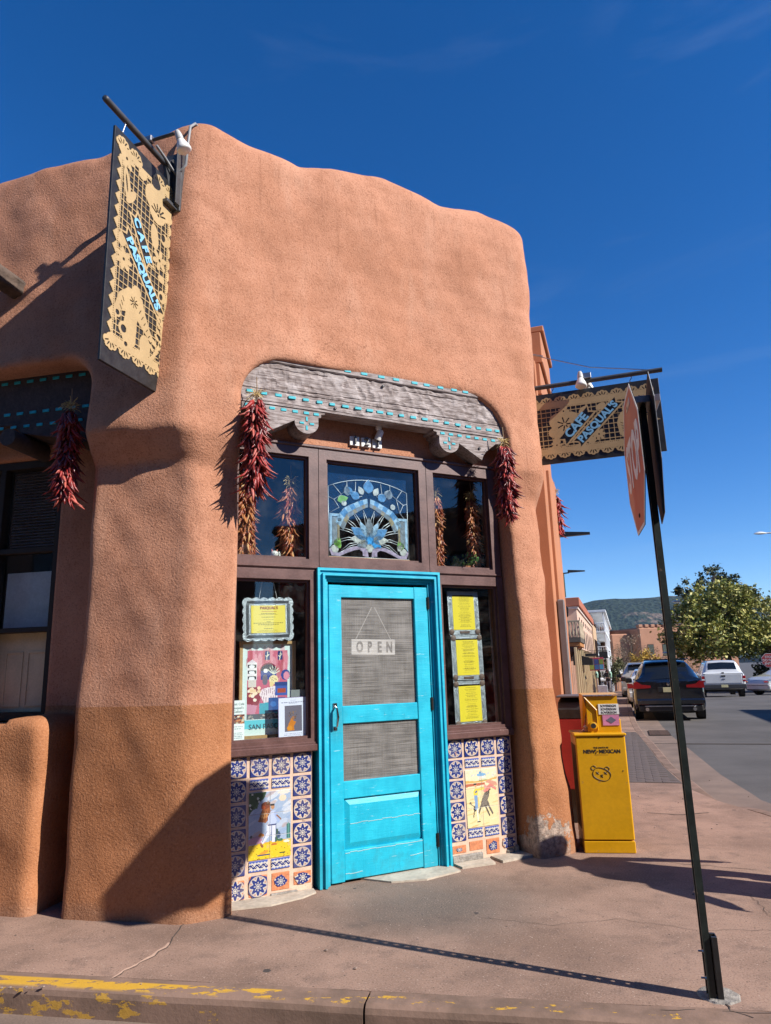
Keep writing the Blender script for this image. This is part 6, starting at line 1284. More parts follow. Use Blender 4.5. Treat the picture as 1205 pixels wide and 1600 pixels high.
for y in np.arange(1.96, 2.75, .19): inst('baluster', bs, bal, FR @ Matrix.Translation((38.04, y, 3.20)))
for s in (38.1, 42.2): k = MB(); k.prism([(2.75, 1.6), (2.75, 2.66), (1.85, 2.66), (2.55, 2.2)], s, s+.16); k.v = [(y, x, z) for x, y, z in k.v]; k.obj('bracket', DKBR, bal, FR)
for s in np.arange(38, 65, 2.1): boxo('post', CREAMT, b2, FR, s, s+.16, 2.02, 2.18, -1.3, 2.6, b=.01)
boxo('shop_wall', wallmat('shop_wall', (.30, .17, .12)), b2, FR, 36.0, 65.4, 3.0, 12, -2.5, 2.6, b=.02)
boxo('end_wall', PINK, b2, FR, 41.0, 41.6, 2.7, 12, 2.6, 5.35, b=.02)
BRK = wallmat('brick_cornice', (.36, .13, .08)); boxo('wall', PINK, b2, FR, 41.6, 65.5, 2.0, 12, 2.6, 5.35, b=.02); boxo('cornice', BRK, b2, FR, 41.4, 65.7, 1.78, 12.1, 5.35, 5.92, b=.03); boxo('cornice_band', wallmat('white_band', (.62, .52, .45)), b2, FR, 41.5, 65.6, 1.9, 12, 5.18, 5.35, b=.01)
for i in range(8):
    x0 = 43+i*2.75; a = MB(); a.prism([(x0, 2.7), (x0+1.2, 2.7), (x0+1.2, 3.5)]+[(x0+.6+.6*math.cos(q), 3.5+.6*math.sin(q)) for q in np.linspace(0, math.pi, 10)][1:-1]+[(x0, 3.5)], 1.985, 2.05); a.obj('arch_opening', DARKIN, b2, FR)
    k = boxo('window', DKBR, b2, FR, x0+.4, x0+.8, 1.97, 2.02, 4.4, 4.75, b=.01); boxo('pane', CARGLASS, k, FR, x0+.46, x0+.74, 1.955, 1.972, 4.45, 4.70, b=0)
k = MB(); k.tube([(41.55, 2.9, 4.6), (41.45, 2.9, 4.6)], .16, 14); k.obj('oval_vent', DKBR, b2, FR)
b3 = thing('tan_building', 'narrow tan plaster building between the pink arcade and white balconies', 'building', FR @ Matrix.Translation((67, 2, 0))); boxo('wall', wallmat('tan_plaster', (.47, .32, .2)), b3, FR, 65.8, 75, 1.9, 12, -3, 5.55, b=.03); boxo('parapet', DKBR, b3, FR, 65.7, 75.1, 1.8, 12, 5.55, 5.8, b=.02)
for s in (67, 69.6, 72.2): opening(b3, FR, s, s+1.2, 2.4, 4.0, 1.9, DKBR); opening(b3, FR, s, s+1.4, -1.0, 1.2, 1.9, DKBR)
b4 = thing('white_building', 'white three storey building with stacked timber balconies', 'building', FR @ Matrix.Translation((90, 1, 0))); WHT = wallmat('white_timber', (.70, .71, .72))
boxo('wall', wallmat('white_wall', (.60, .61, .63)), b4, FR, 76, 118, 2.4, 14, -4, 7.4, b=.03)
for z in (-.2, 2.4, 5.0): boxo('gallery', WHT, b4, FR, 75.8, 118, .9, 2.5, z, z+.22, b=.02)
boxo('eave', WHT, b4, FR, 75.6, 118.2, .7, 14, 7.3, 7.55, b=.02)
for z in (.02, 2.62, 5.22):
    boxo('rail', WHT, b4, FR, 75.9, 118, .95, 1.02, z+.85, z+.95, b=.01); boxo('rail', WHT, b4, FR, 75.85, 75.95, .95, 2.4, z+.85, z+.95, b=.01)
    pk = MB(); 
    for x in np.arange(76, 118, .5): pk.box(x, x+.07, .96, 1.01, z, z+.85)
    for y in np.arange(1.0, 2.4, .25): pk.box(75.87, 75.93, y, y+.06, z, z+.85)
    pk.obj('railing_pickets', WHT, b4, FR, kind='stuff')
for x in np.arange(76, 118, 3.5): boxo('post', WHT, b4, FR, x, x+.16, .95, 1.1, -3, 7.3, b=.01)
for x in np.arange(77, 117, 3.5):
    for z in (.4, 3.0, 5.5): k = boxo('window', wallmat('grey_sash', (.3, .32, .35)), b4, FR, x, x+1.3, 2.36, 2.42, z, z+1.5, b=.01); boxo('pane', CARGLASS, k, FR, x+.08, x+1.22, 2.34, 2.365, z+.08, z+1.42, b=0)
# shop signs, awning, lanterns
aw = thing('black_awning', 'black cloth awning over the pavement below the wooden balcony', 'awning', FR @ Matrix.Translation((44, 1.9, 1.6))); k = MB(); k.prism([(2.6, 2.35), (1.35, 1.95), (1.35, 1.55), (2.6, 1.55)], 43.0, 45.0); k.v = [(y, x, z) for x, y, z in k.v]; k.obj('canopy', plain('awning_cloth', (.015, .014, .014), .8), aw, FR); k = MB(); k.tube([(43.0, 1.35, 1.55), (43.0, 2.6, 1.6)], .03, 6); k.obj('strut', BLACK, aw, FR)
def shopsign(lab, s, n0, n1, z0, z1, cols, tx=None):
    M = FR @ Matrix.Translation((s, 0, 0)); t = thing('shop_sign', lab, 'shop sign', FR @ Matrix.Translation((s, -(n0+n1)/2, z0))); boxo('board', plain('sb_'+lab[:12], cols[0], .6), t, M, -.04, .04, -n1, -n0, z0, z1, b=.01); hw_ = (n1-n0)
    for i, c in enumerate(cols[1:]):
        m = len(cols)-1; a, b_ = i % 3, i//3; boxo('colour_patch', plain('cp%d_%s' % (i, lab[:10]), c, .6), t, M, -.05, -.041, -n0-hw_*(a+1)/3+.02, -n0-hw_*a/3-.02, z0+(z1-z0)*(.08+.42*b_), z0+(z1-z0)*(.46+.42*b_), b=0)
    if tx:
        Mt = FR @ Matrix.Translation((s-.05, -(n0+n1)/2, (z0+z1)/2)) @ Matrix.Rotation(rad(-90), 4, 'Z')
        for j, l in enumerate(tx): text(l, .14, PAPERW, t, Mt @ Matrix.Translation((0, 0, .11-.2*j)), ext=.004)
    k = MB(); k.tube([(0, 2.0, z1+.06), (0, -n1, z1+.06)], .025, 6); k.obj('arm', BLACK, t, M)
shopsign('patchwork sign of pink, green and blue squares hung over the pavement', 47, -1.75, -.75, 1.15, 2.05, [(.42, .05, .08), (.30, .34, .06), (.05, .13, .30), (.08, .28, .42), (.45, .06, .12), (.04, .07, .22), (.2, .26, .05)])
shopsign('small black sign with white lettering hung past the patchwork sign', 48.5, -1.05, -.45, 2.0, 2.5, [(.012, .012, .012)], ('', ))
shopsign('long black sign board hung over the patchwork sign', 46.5, -1.95, -1.05, 2.15, 2.36, [(.015, .014, .014)])
gs = thing('green_framed_sign', 'tall dark green framed sign board projecting past the cafe wall', 'shop sign', FR @ Matrix.Translation((28.6, 1.9, 5))); boxo('board', plain('green_frame', (.03, .07, .06), .5), gs, FR, 28.5, 28.62, 1.75, 2.4, 4.75, 5.95, b=.02); boxo('face', plain('pale_board', (.35, .40, .42), .5), gs, FR, 28.48, 28.5, 1.83, 2.32, 4.85, 5.85, b=0)
for s, z, n_, lab in ((9.0, 4.22, -.42, 'flat dark lamp bracket sticking out below the side street chilli string'), (24.0, 5.35, -1.15, 'flat dark lamp bracket sticking out above the green framed sign')):
    lp = thing('wall_lamp', lab, 'wall lamp', FR @ Matrix.Translation((s, -n_, z))); k = MB(); k.prism([(-n_+.15, z), (-n_-.55, z+.01), (-n_-.55, z+.05), (-n_+.15, z+.12)], s-.06, s+.06); k.v = [(y, x, zz) for x, y, zz in k.v]; k.obj('shade', BLACK, lp, FR); k = MB(); k.tube([(s, -n_+.10, z), (s, -n_+.9, z-.05)], .03, 6); k.obj('arm', BLACK, lp, FR)
ln = thing('iron_lantern', 'wrought iron lantern on a scroll bracket before the balcony', 'lantern', FR @ Matrix.Translation((26.4, 1.7, 3.9))); k = MB(); k.tube([(26.4, 2.35, 4.3)]+[(26.4, 2.0-.25*math.sin(a), 4.45+.15*math.cos(a)) for a in np.linspace(0, 5, 12)], .025, 5); k.obj('scroll', BLACK, ln, FR); k = MB(); k.lathe([(.03, .25), (.16, .12), (.13, -.25), (.04, -.32)], 6, Matrix.Translation((26.4, 1.7, 3.95))); k.obj('glass_body', CARGLASS, ln, FR)
# far adobe block, right-hand walls and the block across the side street
b5 = thing('far_adobe_block', 'far stepped brown adobe block closing the end of the street', 'building', frame(14, (36, 108, -2.8))); AD = wallmat('brown_adobe', (.33, .17, .11)); M5 = W[b5.name]
boxo('wall', AD, b5, M5, -2.5, 1.0, 0, 20, 0, 8.9, b=.2); boxo('wall', AD, b5, M5, 1.0, 18.0, -2, 20, 0, 9.7, b=.2)
for i in range(16): boxo('merlon', AD, b5, M5, 1.1+i*1.04, 1.8+i*1.04, -2.0, -1.2, 9.7, 10.15, b=.08)
for i in range(6): k = boxo('window', DKBR, b5, M5, 2.2+i*2.5, 3.3+i*2.5, -2.03, -1.95, 5.4, 7.2, b=.02); boxo('pane', CARGLASS, k, M5, 2.3+i*2.5, 3.2+i*2.5, -2.05, -2.03, 5.5, 7.1, b=0)
b6 = thing('tan_wall_building', 'tan plastered building behind the leafy tree', 'building', FR @ Matrix.Translation((70, -14, 0))); TAN = wallmat('tan_adobe', (.40, .26, .18)); boxo('wall', TAN, b6, FR, 62, 80, -36, -15.0, -3, 4.4, b=.2); boxo('parapet', AD, b6, FR, 61.8, 80.2, -36.2, -14.8, 4.4, 4.75, b=.1)
for i in range(5): k = boxo('window', DKBR, b6, FR, 61.9, 62.02, -18.6-i*3.4, -17.4-i*3.4, 1.0, 2.6, b=.02); boxo('pane', CARGLASS, k, FR, 61.88, 61.9, -18.5-i*3.4, -17.5-i*3.4, 1.1, 2.5, b=0)
b7 = thing('terracotta_corner_building', 'shaded terracotta adobe building at the street edge by the red octagon', 'building', FR @ Matrix.Translation((60, -20, 0))); boxo('wall', AD, b7, FR, 52, 60, -34, -17.6, -2, 6.6, b=.25); boxo('roof_edge', wallmat('sand_edge', (.42, .33, .22)), b7, FR, 51.7, 60.2, -34, -17.3, 6.6, 6.9, b=.1)
for i in range(4): k = boxo('window', DKBR, b7, FR, 51.92, 52.02, -19.8-i*3, -18.8-i*3, 2.8, 4.2, b=.02); boxo('pane', CARGLASS, k, FR, 51.9, 51.92, -19.7-i*3, -18.9-i*3, 2.9, 4.1, b=0)
boxo('yard_wall', wallmat('yard_wall', (.26, .14, .09)), b7, FR, 50, 50.4, -18.5, -13.0, -1.2, 1.3, b=.05)
b8 = thing('opposite_building', 'two storey adobe building across the side street, mirrored in the windows', 'building', FR @ Matrix.Translation((7, -16, 0))); boxo('wall', AD, b8, FR, -9, 19.7, -24, -12.2, -.2, 5.75, b=.25); boxo('parapet', AD, b8, FR, -9.1, 19.6, -24, -12.3, 5.7, 6.0, b=.12)
for i in range(8):
    s = -7+i*3.3; k = boxo('window', DKBR, b8, FR, s, s+1.4, -12.24, -12.16, 3.3, 4.7, b=.01); boxo('pane', CARGLASS, k, FR, s+.1, s+1.3, -12.16, -12.14, 3.4, 4.6, b=0); k = boxo('shop_window', CREAMT, b8, FR, s-.2, s+1.9, -12.24, -12.14, .3, 2.4, b=.01); boxo('pane', CARGLASS, k, FR, s-.1, s+1.8, -12.14, -12.12, .4, 2.3, b=0)
b9 = thing('street_building', 'unseen brown plaster building on the far side of the near street', 'building', frame(168, (0, -9, 0))); M9 = W[b9.name]; boxo('wall', AD, b9, M9, -16, 22, 0, 8, -.2, 9.6, b=.25)  # out of view; added and raised so the bay panes mirror it, not sky
for i in range(8): k = boxo('window', DKBR, b9, M9, -14+i*4.2, -12.4+i*4.2, -.06, .02, 3.6, 5.4, b=.01); boxo('pane', CARGLASS, k, M9, -13.9+i*4.2, -12.5+i*4.2, -.08, -.06, 3.7, 5.3, b=0); k = boxo('shop_window', CREAMT, b9, M9, -14.4+i*4.2, -11.6+i*4.2, -.06, .02, .4, 2.5, b=.01); boxo('pane', CARGLASS, k, M9, -14.3+i*4.2, -11.7+i*4.2, -.08, -.06, .5, 2.4, b=0)
# mountain with pine cover
def m_mount():
    m, b = mat('pine_mountain'); p = coords('World'); n = noise(p, .02, 6, .7); n2 = voro(p, .06); n3 = noise(p, .004, 5, .6)
    c = mixc(smooth(n2, .2, .7), (.010, .020, .018), (.028, .042, .030)); c = mixc(smooth(n3+n*.3, .74, .80)*.7, c, (.20, .14, .11)); setb(b, c, .95, None, bump(n+n2*.6, 1.0, 14.0), .1); return m
def mountain():
    nx, ny = 160, 70; r = np.random.RandomState(8); gx = np.linspace(-900, 3600, nx); gy = np.linspace(2300, 4300, ny); X, Y = np.meshgrid(gx, gy); Z = np.zeros_like(X)
    crest = np.interp(gx, [-900, 300, 640, 800, 885, 968, 1076, 1186, 1300, 1626, 2200, 3600], [20, 80, 175, 262, 286, 292, 284, 288, 286, 250, 190, 80])[None, :]
    env = np.exp(-((Y-3000)/420.)**2); Z = crest*env; s = 0
    for k, (f, a) in enumerate(((.004, 26), (.009, 15), (.02, 8), (.045, 4.5))):
        for _ in range(5): d = r.uniform(0, 6.28); s = s+a/2.2*np.sin(f*(np.cos(d)*X+np.sin(d)*Y)*r.uniform(.7, 1.3)+r.uniform(0, 6.28))
    Z = Z+s*env*(1-np.exp(-((Y-3000)/160.)**2)*.75)-6; i = (np.arange(ny-1)[:, None]*nx+np.arange(nx-1)[None]).ravel()
    mb = MB(); mb.add(np.stack([X.ravel(), Y.ravel(), Z.ravel()], 1).tolist(), np.stack([i, i+1, i+nx+1, i+nx], 1).tolist()); mb.obj('mountain', m_mount(), None, I4, sm=True, kind='structure')
mountain()
# ================================================================== trees
def m_leaf(nm, a, b_, c_):
    m, b = mat(nm); p = coords('World'); n = noise(p, 1.3, 3); n2 = noise(p, 9, 2); setb(b, mixc((E(E.nt.nodes.new('ShaderNodeNewGeometry').outputs['Random Per Island']) > .72)*.8, mixc(smooth(n*.6+n2*.4, .38, .62), a, b_), c_), .55, None, None, .3)
    b.inputs['Transmission Weight'].default_value = 0; return m
BARK = plain('tree_bark', (.11, .085, .065), .95, var=.3, vs=6, bmp=.8, bs=25, bd=.02)
def tree(nm, lab, P, h, crown, leafm, n, ls, seed, trunk=.22, bare=False, cat='tree', group=None, flat=.6):
    """crown: list of (dx, dy, z, rx, rz) lobes around the trunk foot"""
    r = np.random.RandomState(seed); M = Matrix.Translation(Vector(P)); t = thing(nm, lab, cat, M, group); tb = MB()
    tb.tube([(0, 0, -.3), (.1, .05, h*.2), (.02, 0, h*.45)], [trunk, trunk*.8, trunk*.6], 8); tips = []
    for dx, dy, z, rx, rz in crown:
        c = Vector((dx, dy, z)); a = Vector((.02, 0, h*.25)); tb.tube([a, a.lerp(c, .5)+Vector((0, 0, .3)), c], [trunk*.5, trunk*.3, trunk*.1], 6)
        for _ in range(10 if not bare else 34):
            d = r.normal(size=3); d /= np.linalg.norm(d); d[2] = abs(d[2])*.9-.1 if not bare else d[2]; e = c+Vector((d[0]*rx*.95, d[1]*rx*.95, d[2]*rz*.95)); mid = c.lerp(e, .5)+Vector((0, 0, .12*rz)); tb.tube([c-Vector((0, 0, rz*.4)), mid, e], [trunk*.13, trunk*.07, trunk*.015], 4)
            if bare:
                for _k in range(5): q = e+Vector(r.normal(size=3)*rx*.22); tb.tube([mid.lerp(e, .5), q], [trunk*.04, trunk*.012], 3)
    tb.obj('trunk', BARK, t, M)
    if n:
        V, F = [], []
        vol = np.array([rx*rx*rz for _, _, _, rx, rz in crown]); vol = vol**.75; vol /= vol.sum(); k = 0
        for (dx, dy, z, rx, rz), f in zip(crown, vol):
            m = int(n*f); ncl = max(6, m//55)
            cd = r.normal(size=(ncl, 3)); cd /= np.linalg.norm(cd, axis=1)[:, None]; cr = r.uniform(.45, 1.0, (ncl, 1))**.6; cc = np.array([dx, dy, z])+cd*cr*np.array([rx, rx, rz])
            p = cc[r.randint(0, ncl, m)]+r.normal(size=(m, 3))*np.array([rx, rx, rz])*.14
            nn = r.normal(size=(m, 3))+np.array([.3, -.3, .9]); nn /= np.linalg.norm(nn, axis=1)[:, None]; a = np.cross(nn, r.normal(size=(m, 3))); a /= np.linalg.norm(a, axis=1)[:, None]; b = np.cross(nn, a); s = ls*r.uniform(.35, 1.5, (m, 1))
            q = np.stack([p-a*s, p+b*s*flat, p+a*s, p-b*s*flat], 1).reshape(-1, 3); V.append(q); F.append(np.arange(4*m).reshape(-1, 4)+k); k += 4*m
        me = bpy.data.meshes.new('crown'); me.from_pydata(np.concatenate(V).tolist(), [], np.concatenate(F).tolist()); me.materials.append(leafm); o = inst('crown', me, t, M); o['kind'] = 'stuff'
    return t
LG = m_leaf('yellow_green_leaf', (.11, .14, .025), (.27, .25, .05), (.46, .40, .13)); LD = m_leaf('evergreen_leaf', (.022, .036, .018), (.045, .06, .025), (.07, .08, .04)); LY = m_leaf('golden_leaf', (.35, .21, .03), (.48, .31, .05), (.25, .16, .04)); LO = m_leaf('olive_leaf', (.06, .07, .03), (.12, .12, .05), (.18, .16, .08)); LB = m_leaf('brown_twig_leaf', (.16, .11, .07), (.24, .17, .11), (.3, .22, .15))
tree('leafy_tree', 'big round yellow green tree beside the white pickup', (27.9, 59, -.2), 8.5, [(-2.6, 0, 4.2, 2.3, 2.2), (0, .5, 5.6, 2.8, 2.6), (2.7, 0, 4.8, 2.5, 2.5), (-1.2, -1, 3.4, 2.4, 1.6), (1.6, -1, 3.3, 2.5, 1.6), (3.9, .4, 3.9, 1.7, 2.0), (-3.4, .3, 3.0, 1.5, 1.3), (.6, 0, 6.9, 1.9, 1.3), (-1.6, 0, 6.1, 1.7, 1.3)], LG, 21000, .15, 3, .3)
tree('dark_evergreen', 'tall dark evergreen rising behind the big yellow green tree', (32.2, 68, -.7), 11, [(-.6, 0, 10.0, 1.6, 1.3), (-3.1, 0, 8.9, 1.1, 1.3), (1.6, 0, 9.4, 1.2, 1.0), (2.9, 0, 8.4, .9, .8), (-4.4, 0, 6.6, 1.1, .9), (-4.6, 0, 4.4, 1.2, .7), (0, 0, 7.5, 3.2, 1.8)], LD, 9000, .15, 4, .3)
tree('shade_tree', 'dark leafy bush in shade under the big tree by the yard wall', (33.4, 62, -1.0), 4.5, [(0, 0, 2.2, 1.6, 1.8), (-.8, 0, 1.2, 1.2, 1.0)], LD, 3000, .14, 6, .15)
tree('golden_tree', 'small golden leaved tree against the far adobe block', (30.6, 86, -1.7), 5, [(0, 0, 3.2, 1.7, 1.6), (1.1, 0, 2.6, 1.3, 1.2), (-.8, .2, 2.3, 1.2, 1.0)], LY, 5200, .12, 7, .12)
tree('bare_tree', 'leafless grey brown tree standing over the golden one', (31.2, 92, -1.9), 7, [(0, 0, 5.2, 2.4, 2.0), (-1.8, 0, 4.4, 1.6, 1.5), (1.9, 0, 4.4, 1.6, 1.4)], LB, 1500, .07, 8, .16, True)
tree('bare_tree', 'leafless twiggy tree behind the stop sign post', (35.2, 88, -1.7), 5, [(0, 0, 3.4, 2.0, 1.7), (1.4, 0, 2.8, 1.4, 1.2)], LB, 1500, .07, 9, .13, True)
tree('olive_tree', 'grey green bushy tree next to the white balconies', (27.2, 90, -1.9), 4.5, [(0, 0, 2.9, 1.3, 1.9), (1.3, 0, 2.4, 1.2, 1.3), (2.3, .5, 3.0, 1.1, 1.2)], LO, 5200, .11, 10, .12)
# ================================================================== street furniture far down the street
def meter(lab, s, n, bag):
    z = gz(s)+.13; M = FR @ Matrix.Translation((s, -n, z)); t = thing('parking_meter', lab, 'parking meter', M, 'parking meters along the kerb'); k = MB(); k.tube([(0, 0, 0), (0, 0, 1.1)], .035, 8); k.obj('pole', STEEL, t, M)
    k = MB(); k.lathe([(.05, 1.05), (.10, 1.12), (.115, 1.32), (.09, 1.44), (.03, 1.49)], 12); auto(k.obj('head', plain('meter_green', (.24, .40, .30), .5), t, M), 60); boxo('dial', BLACK, t, M, -.118, -.10, -.05, .05, 1.24, 1.36)
meter('pale green parking meter behind the white pavement board', 42.2, -1.15, 0); meter('pale green parking meter beside the pedestrian in a black jacket', 43.0, -.32, 0)
M = FR @ Matrix.Translation((41.2, .82, gz(41.2)+.13)); af = thing('pavement_board', 'small white folding pavement board before the parking meters', 'pavement board', M)
for s in (-1, 1): boxo('panel', PAPERW, af, M @ Matrix.Rotation(rad(10*s), 4, 'Y'), -.012+.09*s, .012+.09*s, -.28, .28, 0, .62, b=.004)
for j in range(3): text(('OPEN', 'LUNCH', 'MENU')[j] if False else '----', .1, plain('green_ink', (.1, .3, .2), .6), af, M @ Matrix.Rotation(rad(-10), 4, 'Y') @ Matrix.Translation((-.105, 0, .46-.14*j)) @ Matrix.Rotation(rad(-90), 4, 'Z'), ext=.002, name='line_of_text')
def lamp(lab, base, h, armto):
    M = Matrix.Translation(Vector(base)); t = thing('street_lamp', lab, 'street lamp', M, 'street lamps'); k = MB(); k.tube([(0, 0, 0), (0, 0, h)], [.10, .06], 8); k.obj('pole', STEEL, t, M); a = Vector(armto)-Vector(base); k = MB(); k.tube([(0, 0, h-.1), (a.x*.5, a.y*.5, a.z+.05), (a.x, a.y, a.z)], .045, 6); k.obj('arm', STEEL, t, M)
    L = MB(); d = a.normalized(); Mx = Matrix.Translation(a) ; L.lathe([(.05, .12), (.16, .05), (.20, -.03), (.10, -.07), (.01, -.08)], 12, Mx @ Matrix.Diagonal((2.2, 1, .9, 1))); auto(L.obj('head', plain('lamp_head', (.55, .56, .57), .4), t, M), 60); return t
lamp('street lamp with its head over the pickup side of the road', (29.5, 45, -.5), 9.9, (24.5, 45, 9.62)); lamp('street lamp with a pale head in front of the dark evergreen', (32.5, 70, -1.3), 8.6, (28.7, 70, 7.5)); lamp('street lamp with a pale head low beside the stop sign post', (29.0, 72, -1.4), 4.4, (27.9, 72, 2.55))
M = frame(72-90, (25.85, 48.8, -.65)); dn = thing('do_not_enter_sign', 'small red octagon sign with white lettering beside the silver white car', 'road sign', M); k = MB(); k.tube([(0, .05, 0), (0, .05, 2.6)], .04, 6); k.obj('post', STEEL, dn, M)
R_ = .46; oc = [(R_/math.cos(math.pi/8)*math.cos(math.pi/8+q*math.pi/4), 2.15+R_/math.cos(math.pi/8)*math.sin(math.pi/8+q*math.pi/4)) for q in range(8)]; MB().prism(oc, -.01, .01).obj('plate', plain('far_sign_white', (.62, .52, .48), .5), dn, M); MB().prism([(x*.93, 2.15+(z-2.15)*.93) for x, z in oc], -.016, -.009).obj('red_face', plain('far_sign_red', (.36, .035, .03), .5), dn, M)
for j, l in enumerate(('WRONG', 'DO NOT', 'ENTER')[1:] if False else ('STOP', 'DO NOT', 'ENTER')): text(l, .22, PAPERW, dn, M @ Matrix.Translation((0, -.02, 2.37-.22*j)), ext=.003, sx=.9)
tn = MB(); tents = []
for i, (x, y, w_) in enumerate(((28.0, 95, 1.6), (30.2, 96, 1.8), (32.4, 97, 1.6), (26.0, 96, 1.2))):
    M = Matrix.Translation((x, y, -2.0)); t = thing('market_tent', ('white peaked market tent nearest the white balconies', 'white peaked market tent under the golden tree', 'white peaked market tent behind the red car', 'white peaked market tent at the kerb end')[i], 'tent', M, 'market tents'); k = MB(); k.add([(-w_, -w_, 2.4), (w_, -w_, 2.4), (w_, w_, 2.4), (-w_, w_, 2.4), (0, 0, 3.5)], [(0, 1, 4), (1, 2, 4), (2, 3, 4), (3, 0, 4)]); k.obj('roof', PAPERW, t, M)
    for sx in (-1, 1):
        for sy in (-1, 1): q = MB(); q.tube([(sx*w_*.96, sy*w_*.96, 0), (sx*w_*.96, sy*w_*.96, 2.4)], .03, 5); q.obj('leg', STEEL, t, M)
# ================================================================== people
def person(lab, M, J, mats, hair, extra=None, rscale=1.0):
    """J: joint dict in local metres (x right, y forward, z up). One skinned body; cloth colours by region; mats = skin, top, trousers, shoes"""
    names = ['pelvis', 'waist', 'chest', 'neck', 'head', 'crown', 'ls', 'le', 'lw', 'lh', 'rs', 're', 'rw', 'rh', 'lhip', 'lk', 'la', 'lt', 'rhip', 'rk', 'ra', 'rt']
    R_ = dict(pelvis=(.155, .115), waist=(.14, .105), chest=(.175, .12), neck=(.058, .058), head=(.085, .10), crown=(.07, .085), ls=(.07, .07), rs=(.07, .07), le=(.048, .048), re=(.048, .048), lw=(.035, .035), rw=(.035, .035), lh=(.04, .028), rh=(.04, .028), lhip=(.095, .095), rhip=(.095, .095), lk=(.068, .068), rk=(.068, .068), la=(.05, .05), ra=(.05, .05), lt=(.045, .035), rt=(.045, .035))
    ed = [('pelvis', 'waist'), ('waist', 'chest'), ('chest', 'neck'), ('neck', 'head'), ('head', 'crown'), ('chest', 'ls'), ('ls', 'le'), ('le', 'lw'), ('lw', 'lh'), ('chest', 'rs'), ('rs', 're'), ('re', 'rw'), ('rw', 'rh'), ('pelvis', 'lhip'), ('lhip', 'lk'), ('lk', 'la'), ('la', 'lt'), ('pelvis', 'rhip'), ('rhip', 'rk'), ('rk', 'ra'), ('ra', 'rt')]
    me = bpy.data.meshes.new('person_s'); me.from_pydata([J[n] for n in names], [(names.index(a), names.index(b)) for a, b in ed], []); o = bpy.data.objects.new('person_s', me); col.objects.link(o)
    o.modifiers.new('s', 'SKIN'); sv = me.skin_vertices[0].data
    for i, n in enumerate(names): sv[i].radius = tuple(q*rscale for q in R_[n]); sv[i].use_root = n == 'pelvis'
    o.modifiers.new('d', 'SUBSURF').levels = 2; bpy.context.view_layer.update(); body = bpy.data.meshes.new_from_object(o.evaluated_get(bpy.context.evaluated_depsgraph_get())); bpy.data.objects.remove(o)
    t = thing('person', lab, 'person', M); body.materials.clear()
    for m in mats: body.materials.append(m)
    zc, zw = J['neck'][2], J['pelvis'][2]-.04; L, Rr = Vector(J['lh']), Vector(J['rh'])
    for p in body.polygons:
        c = p.center; p.use_smooth = True; hand = min((c-L).length, (c-Rr).length, (c-Vector(J['lw'])).length, (c-Vector(J['rw'])).length)
        armd = min((c-Vector(J[q])).length for q in ('le', 're', 'lw', 'rw', 'lh', 'rh'))
        p.material_index = 0 if c.z > zc+.0 or hand < .085 else (1 if (c.z > zw or armd < .16) else (3 if c.z < .10+min(J['la'][2], J['ra'][2])*.2 else 2))
    inst('body', body, t, M)
    h = Vector(J['head']); cr = Vector(J['crown']); k = MB(); Mh = Matrix.Translation(h.lerp(cr, .45)); k.lathe([(.112, -.10), (.118, -.02), (.112, .06), (.075, .12), (.01, .14)], 12, Mh @ Matrix.Translation((0, -.02, 0))); auto(k.obj('hair', hair, t, M), 70)
    k = MB(); k.tube([h+Vector((0, .085, .015)), h+Vector((0, .118, -.012))], [.010, .014], 6); k.obj('nose', mats[0], t, M)
    for s in (-1, 1):
        k = MB(); k.lathe([(.012, 0), (.002, .006)], 8, Matrix.Translation(h+Vector((s*.035, .097, .03))) @ Matrix.Rotation(rad(-90), 4, 'X')); k.obj('eye', BLACK, t, M); k = MB(); k.tube([h+Vector((s*.088, 0, .03)), h+Vector((s*.094, -.005, -.02))], [.016, .01], 6); k.obj('ear', mats[0], t, M)
    k = MB(); k.tube([h+Vector((-.022, .098, -.045)), h+Vector((0, .102, -.048)), h+Vector((.022, .098, -.045))], .005, 5); k.obj('mouth', REDPLAST, t, M)
    for wn_, hn_ in (('lw', 'lh'), ('rw', 'rh')):                       # five fingers off each palm
        a, b = Vector(J[wn_]), Vector(J[hn_]); d = (b-a).normalized(); side_ = d.cross(Vector((0, 1, 0))).normalized() if abs(d.y) < .9 else Vector((1, 0, 0)); fw = side_.cross(d)
        for f in range(4): base = b+fw*(f-1.5)*.018+d*.01; ln_ = (.06, .07, .066, .05)[f]; k = MB(); k.tube([base, base+d*ln_*.5, base+d*ln_*.9+side_*.012], [.009, .0085, .006], 6); k.obj('finger', mats[0], t, M)
        base = a.lerp(b, .6)+fw*.03; k = MB(); k.tube([base, base+fw*.022+d*.03, base+fw*.024+d*.055], [.011, .010, .007], 6); k.obj('thumb', mats[0], t, M)
    if extra: extra(t, M)
    return t
SKIN = plain('skin', (.42, .24, .17), .55, var=.06); DKC = plain('black_cloth', (.016, .015, .016), .85); TANC = plain('tan_cloth', (.38, .25, .11), .85); GRYC = plain('pale_grey_cloth', (.36, .34, .34), .85); REDC = plain('rose_cloth', (.32, .06, .07), .85); HB = plain('brown_hair', (.07, .04, .025), .6); HG_ = plain('grey_hair', (.35, .32, .29), .6); JEAN = plain('blue_denim', (.06, .09, .16), .85)
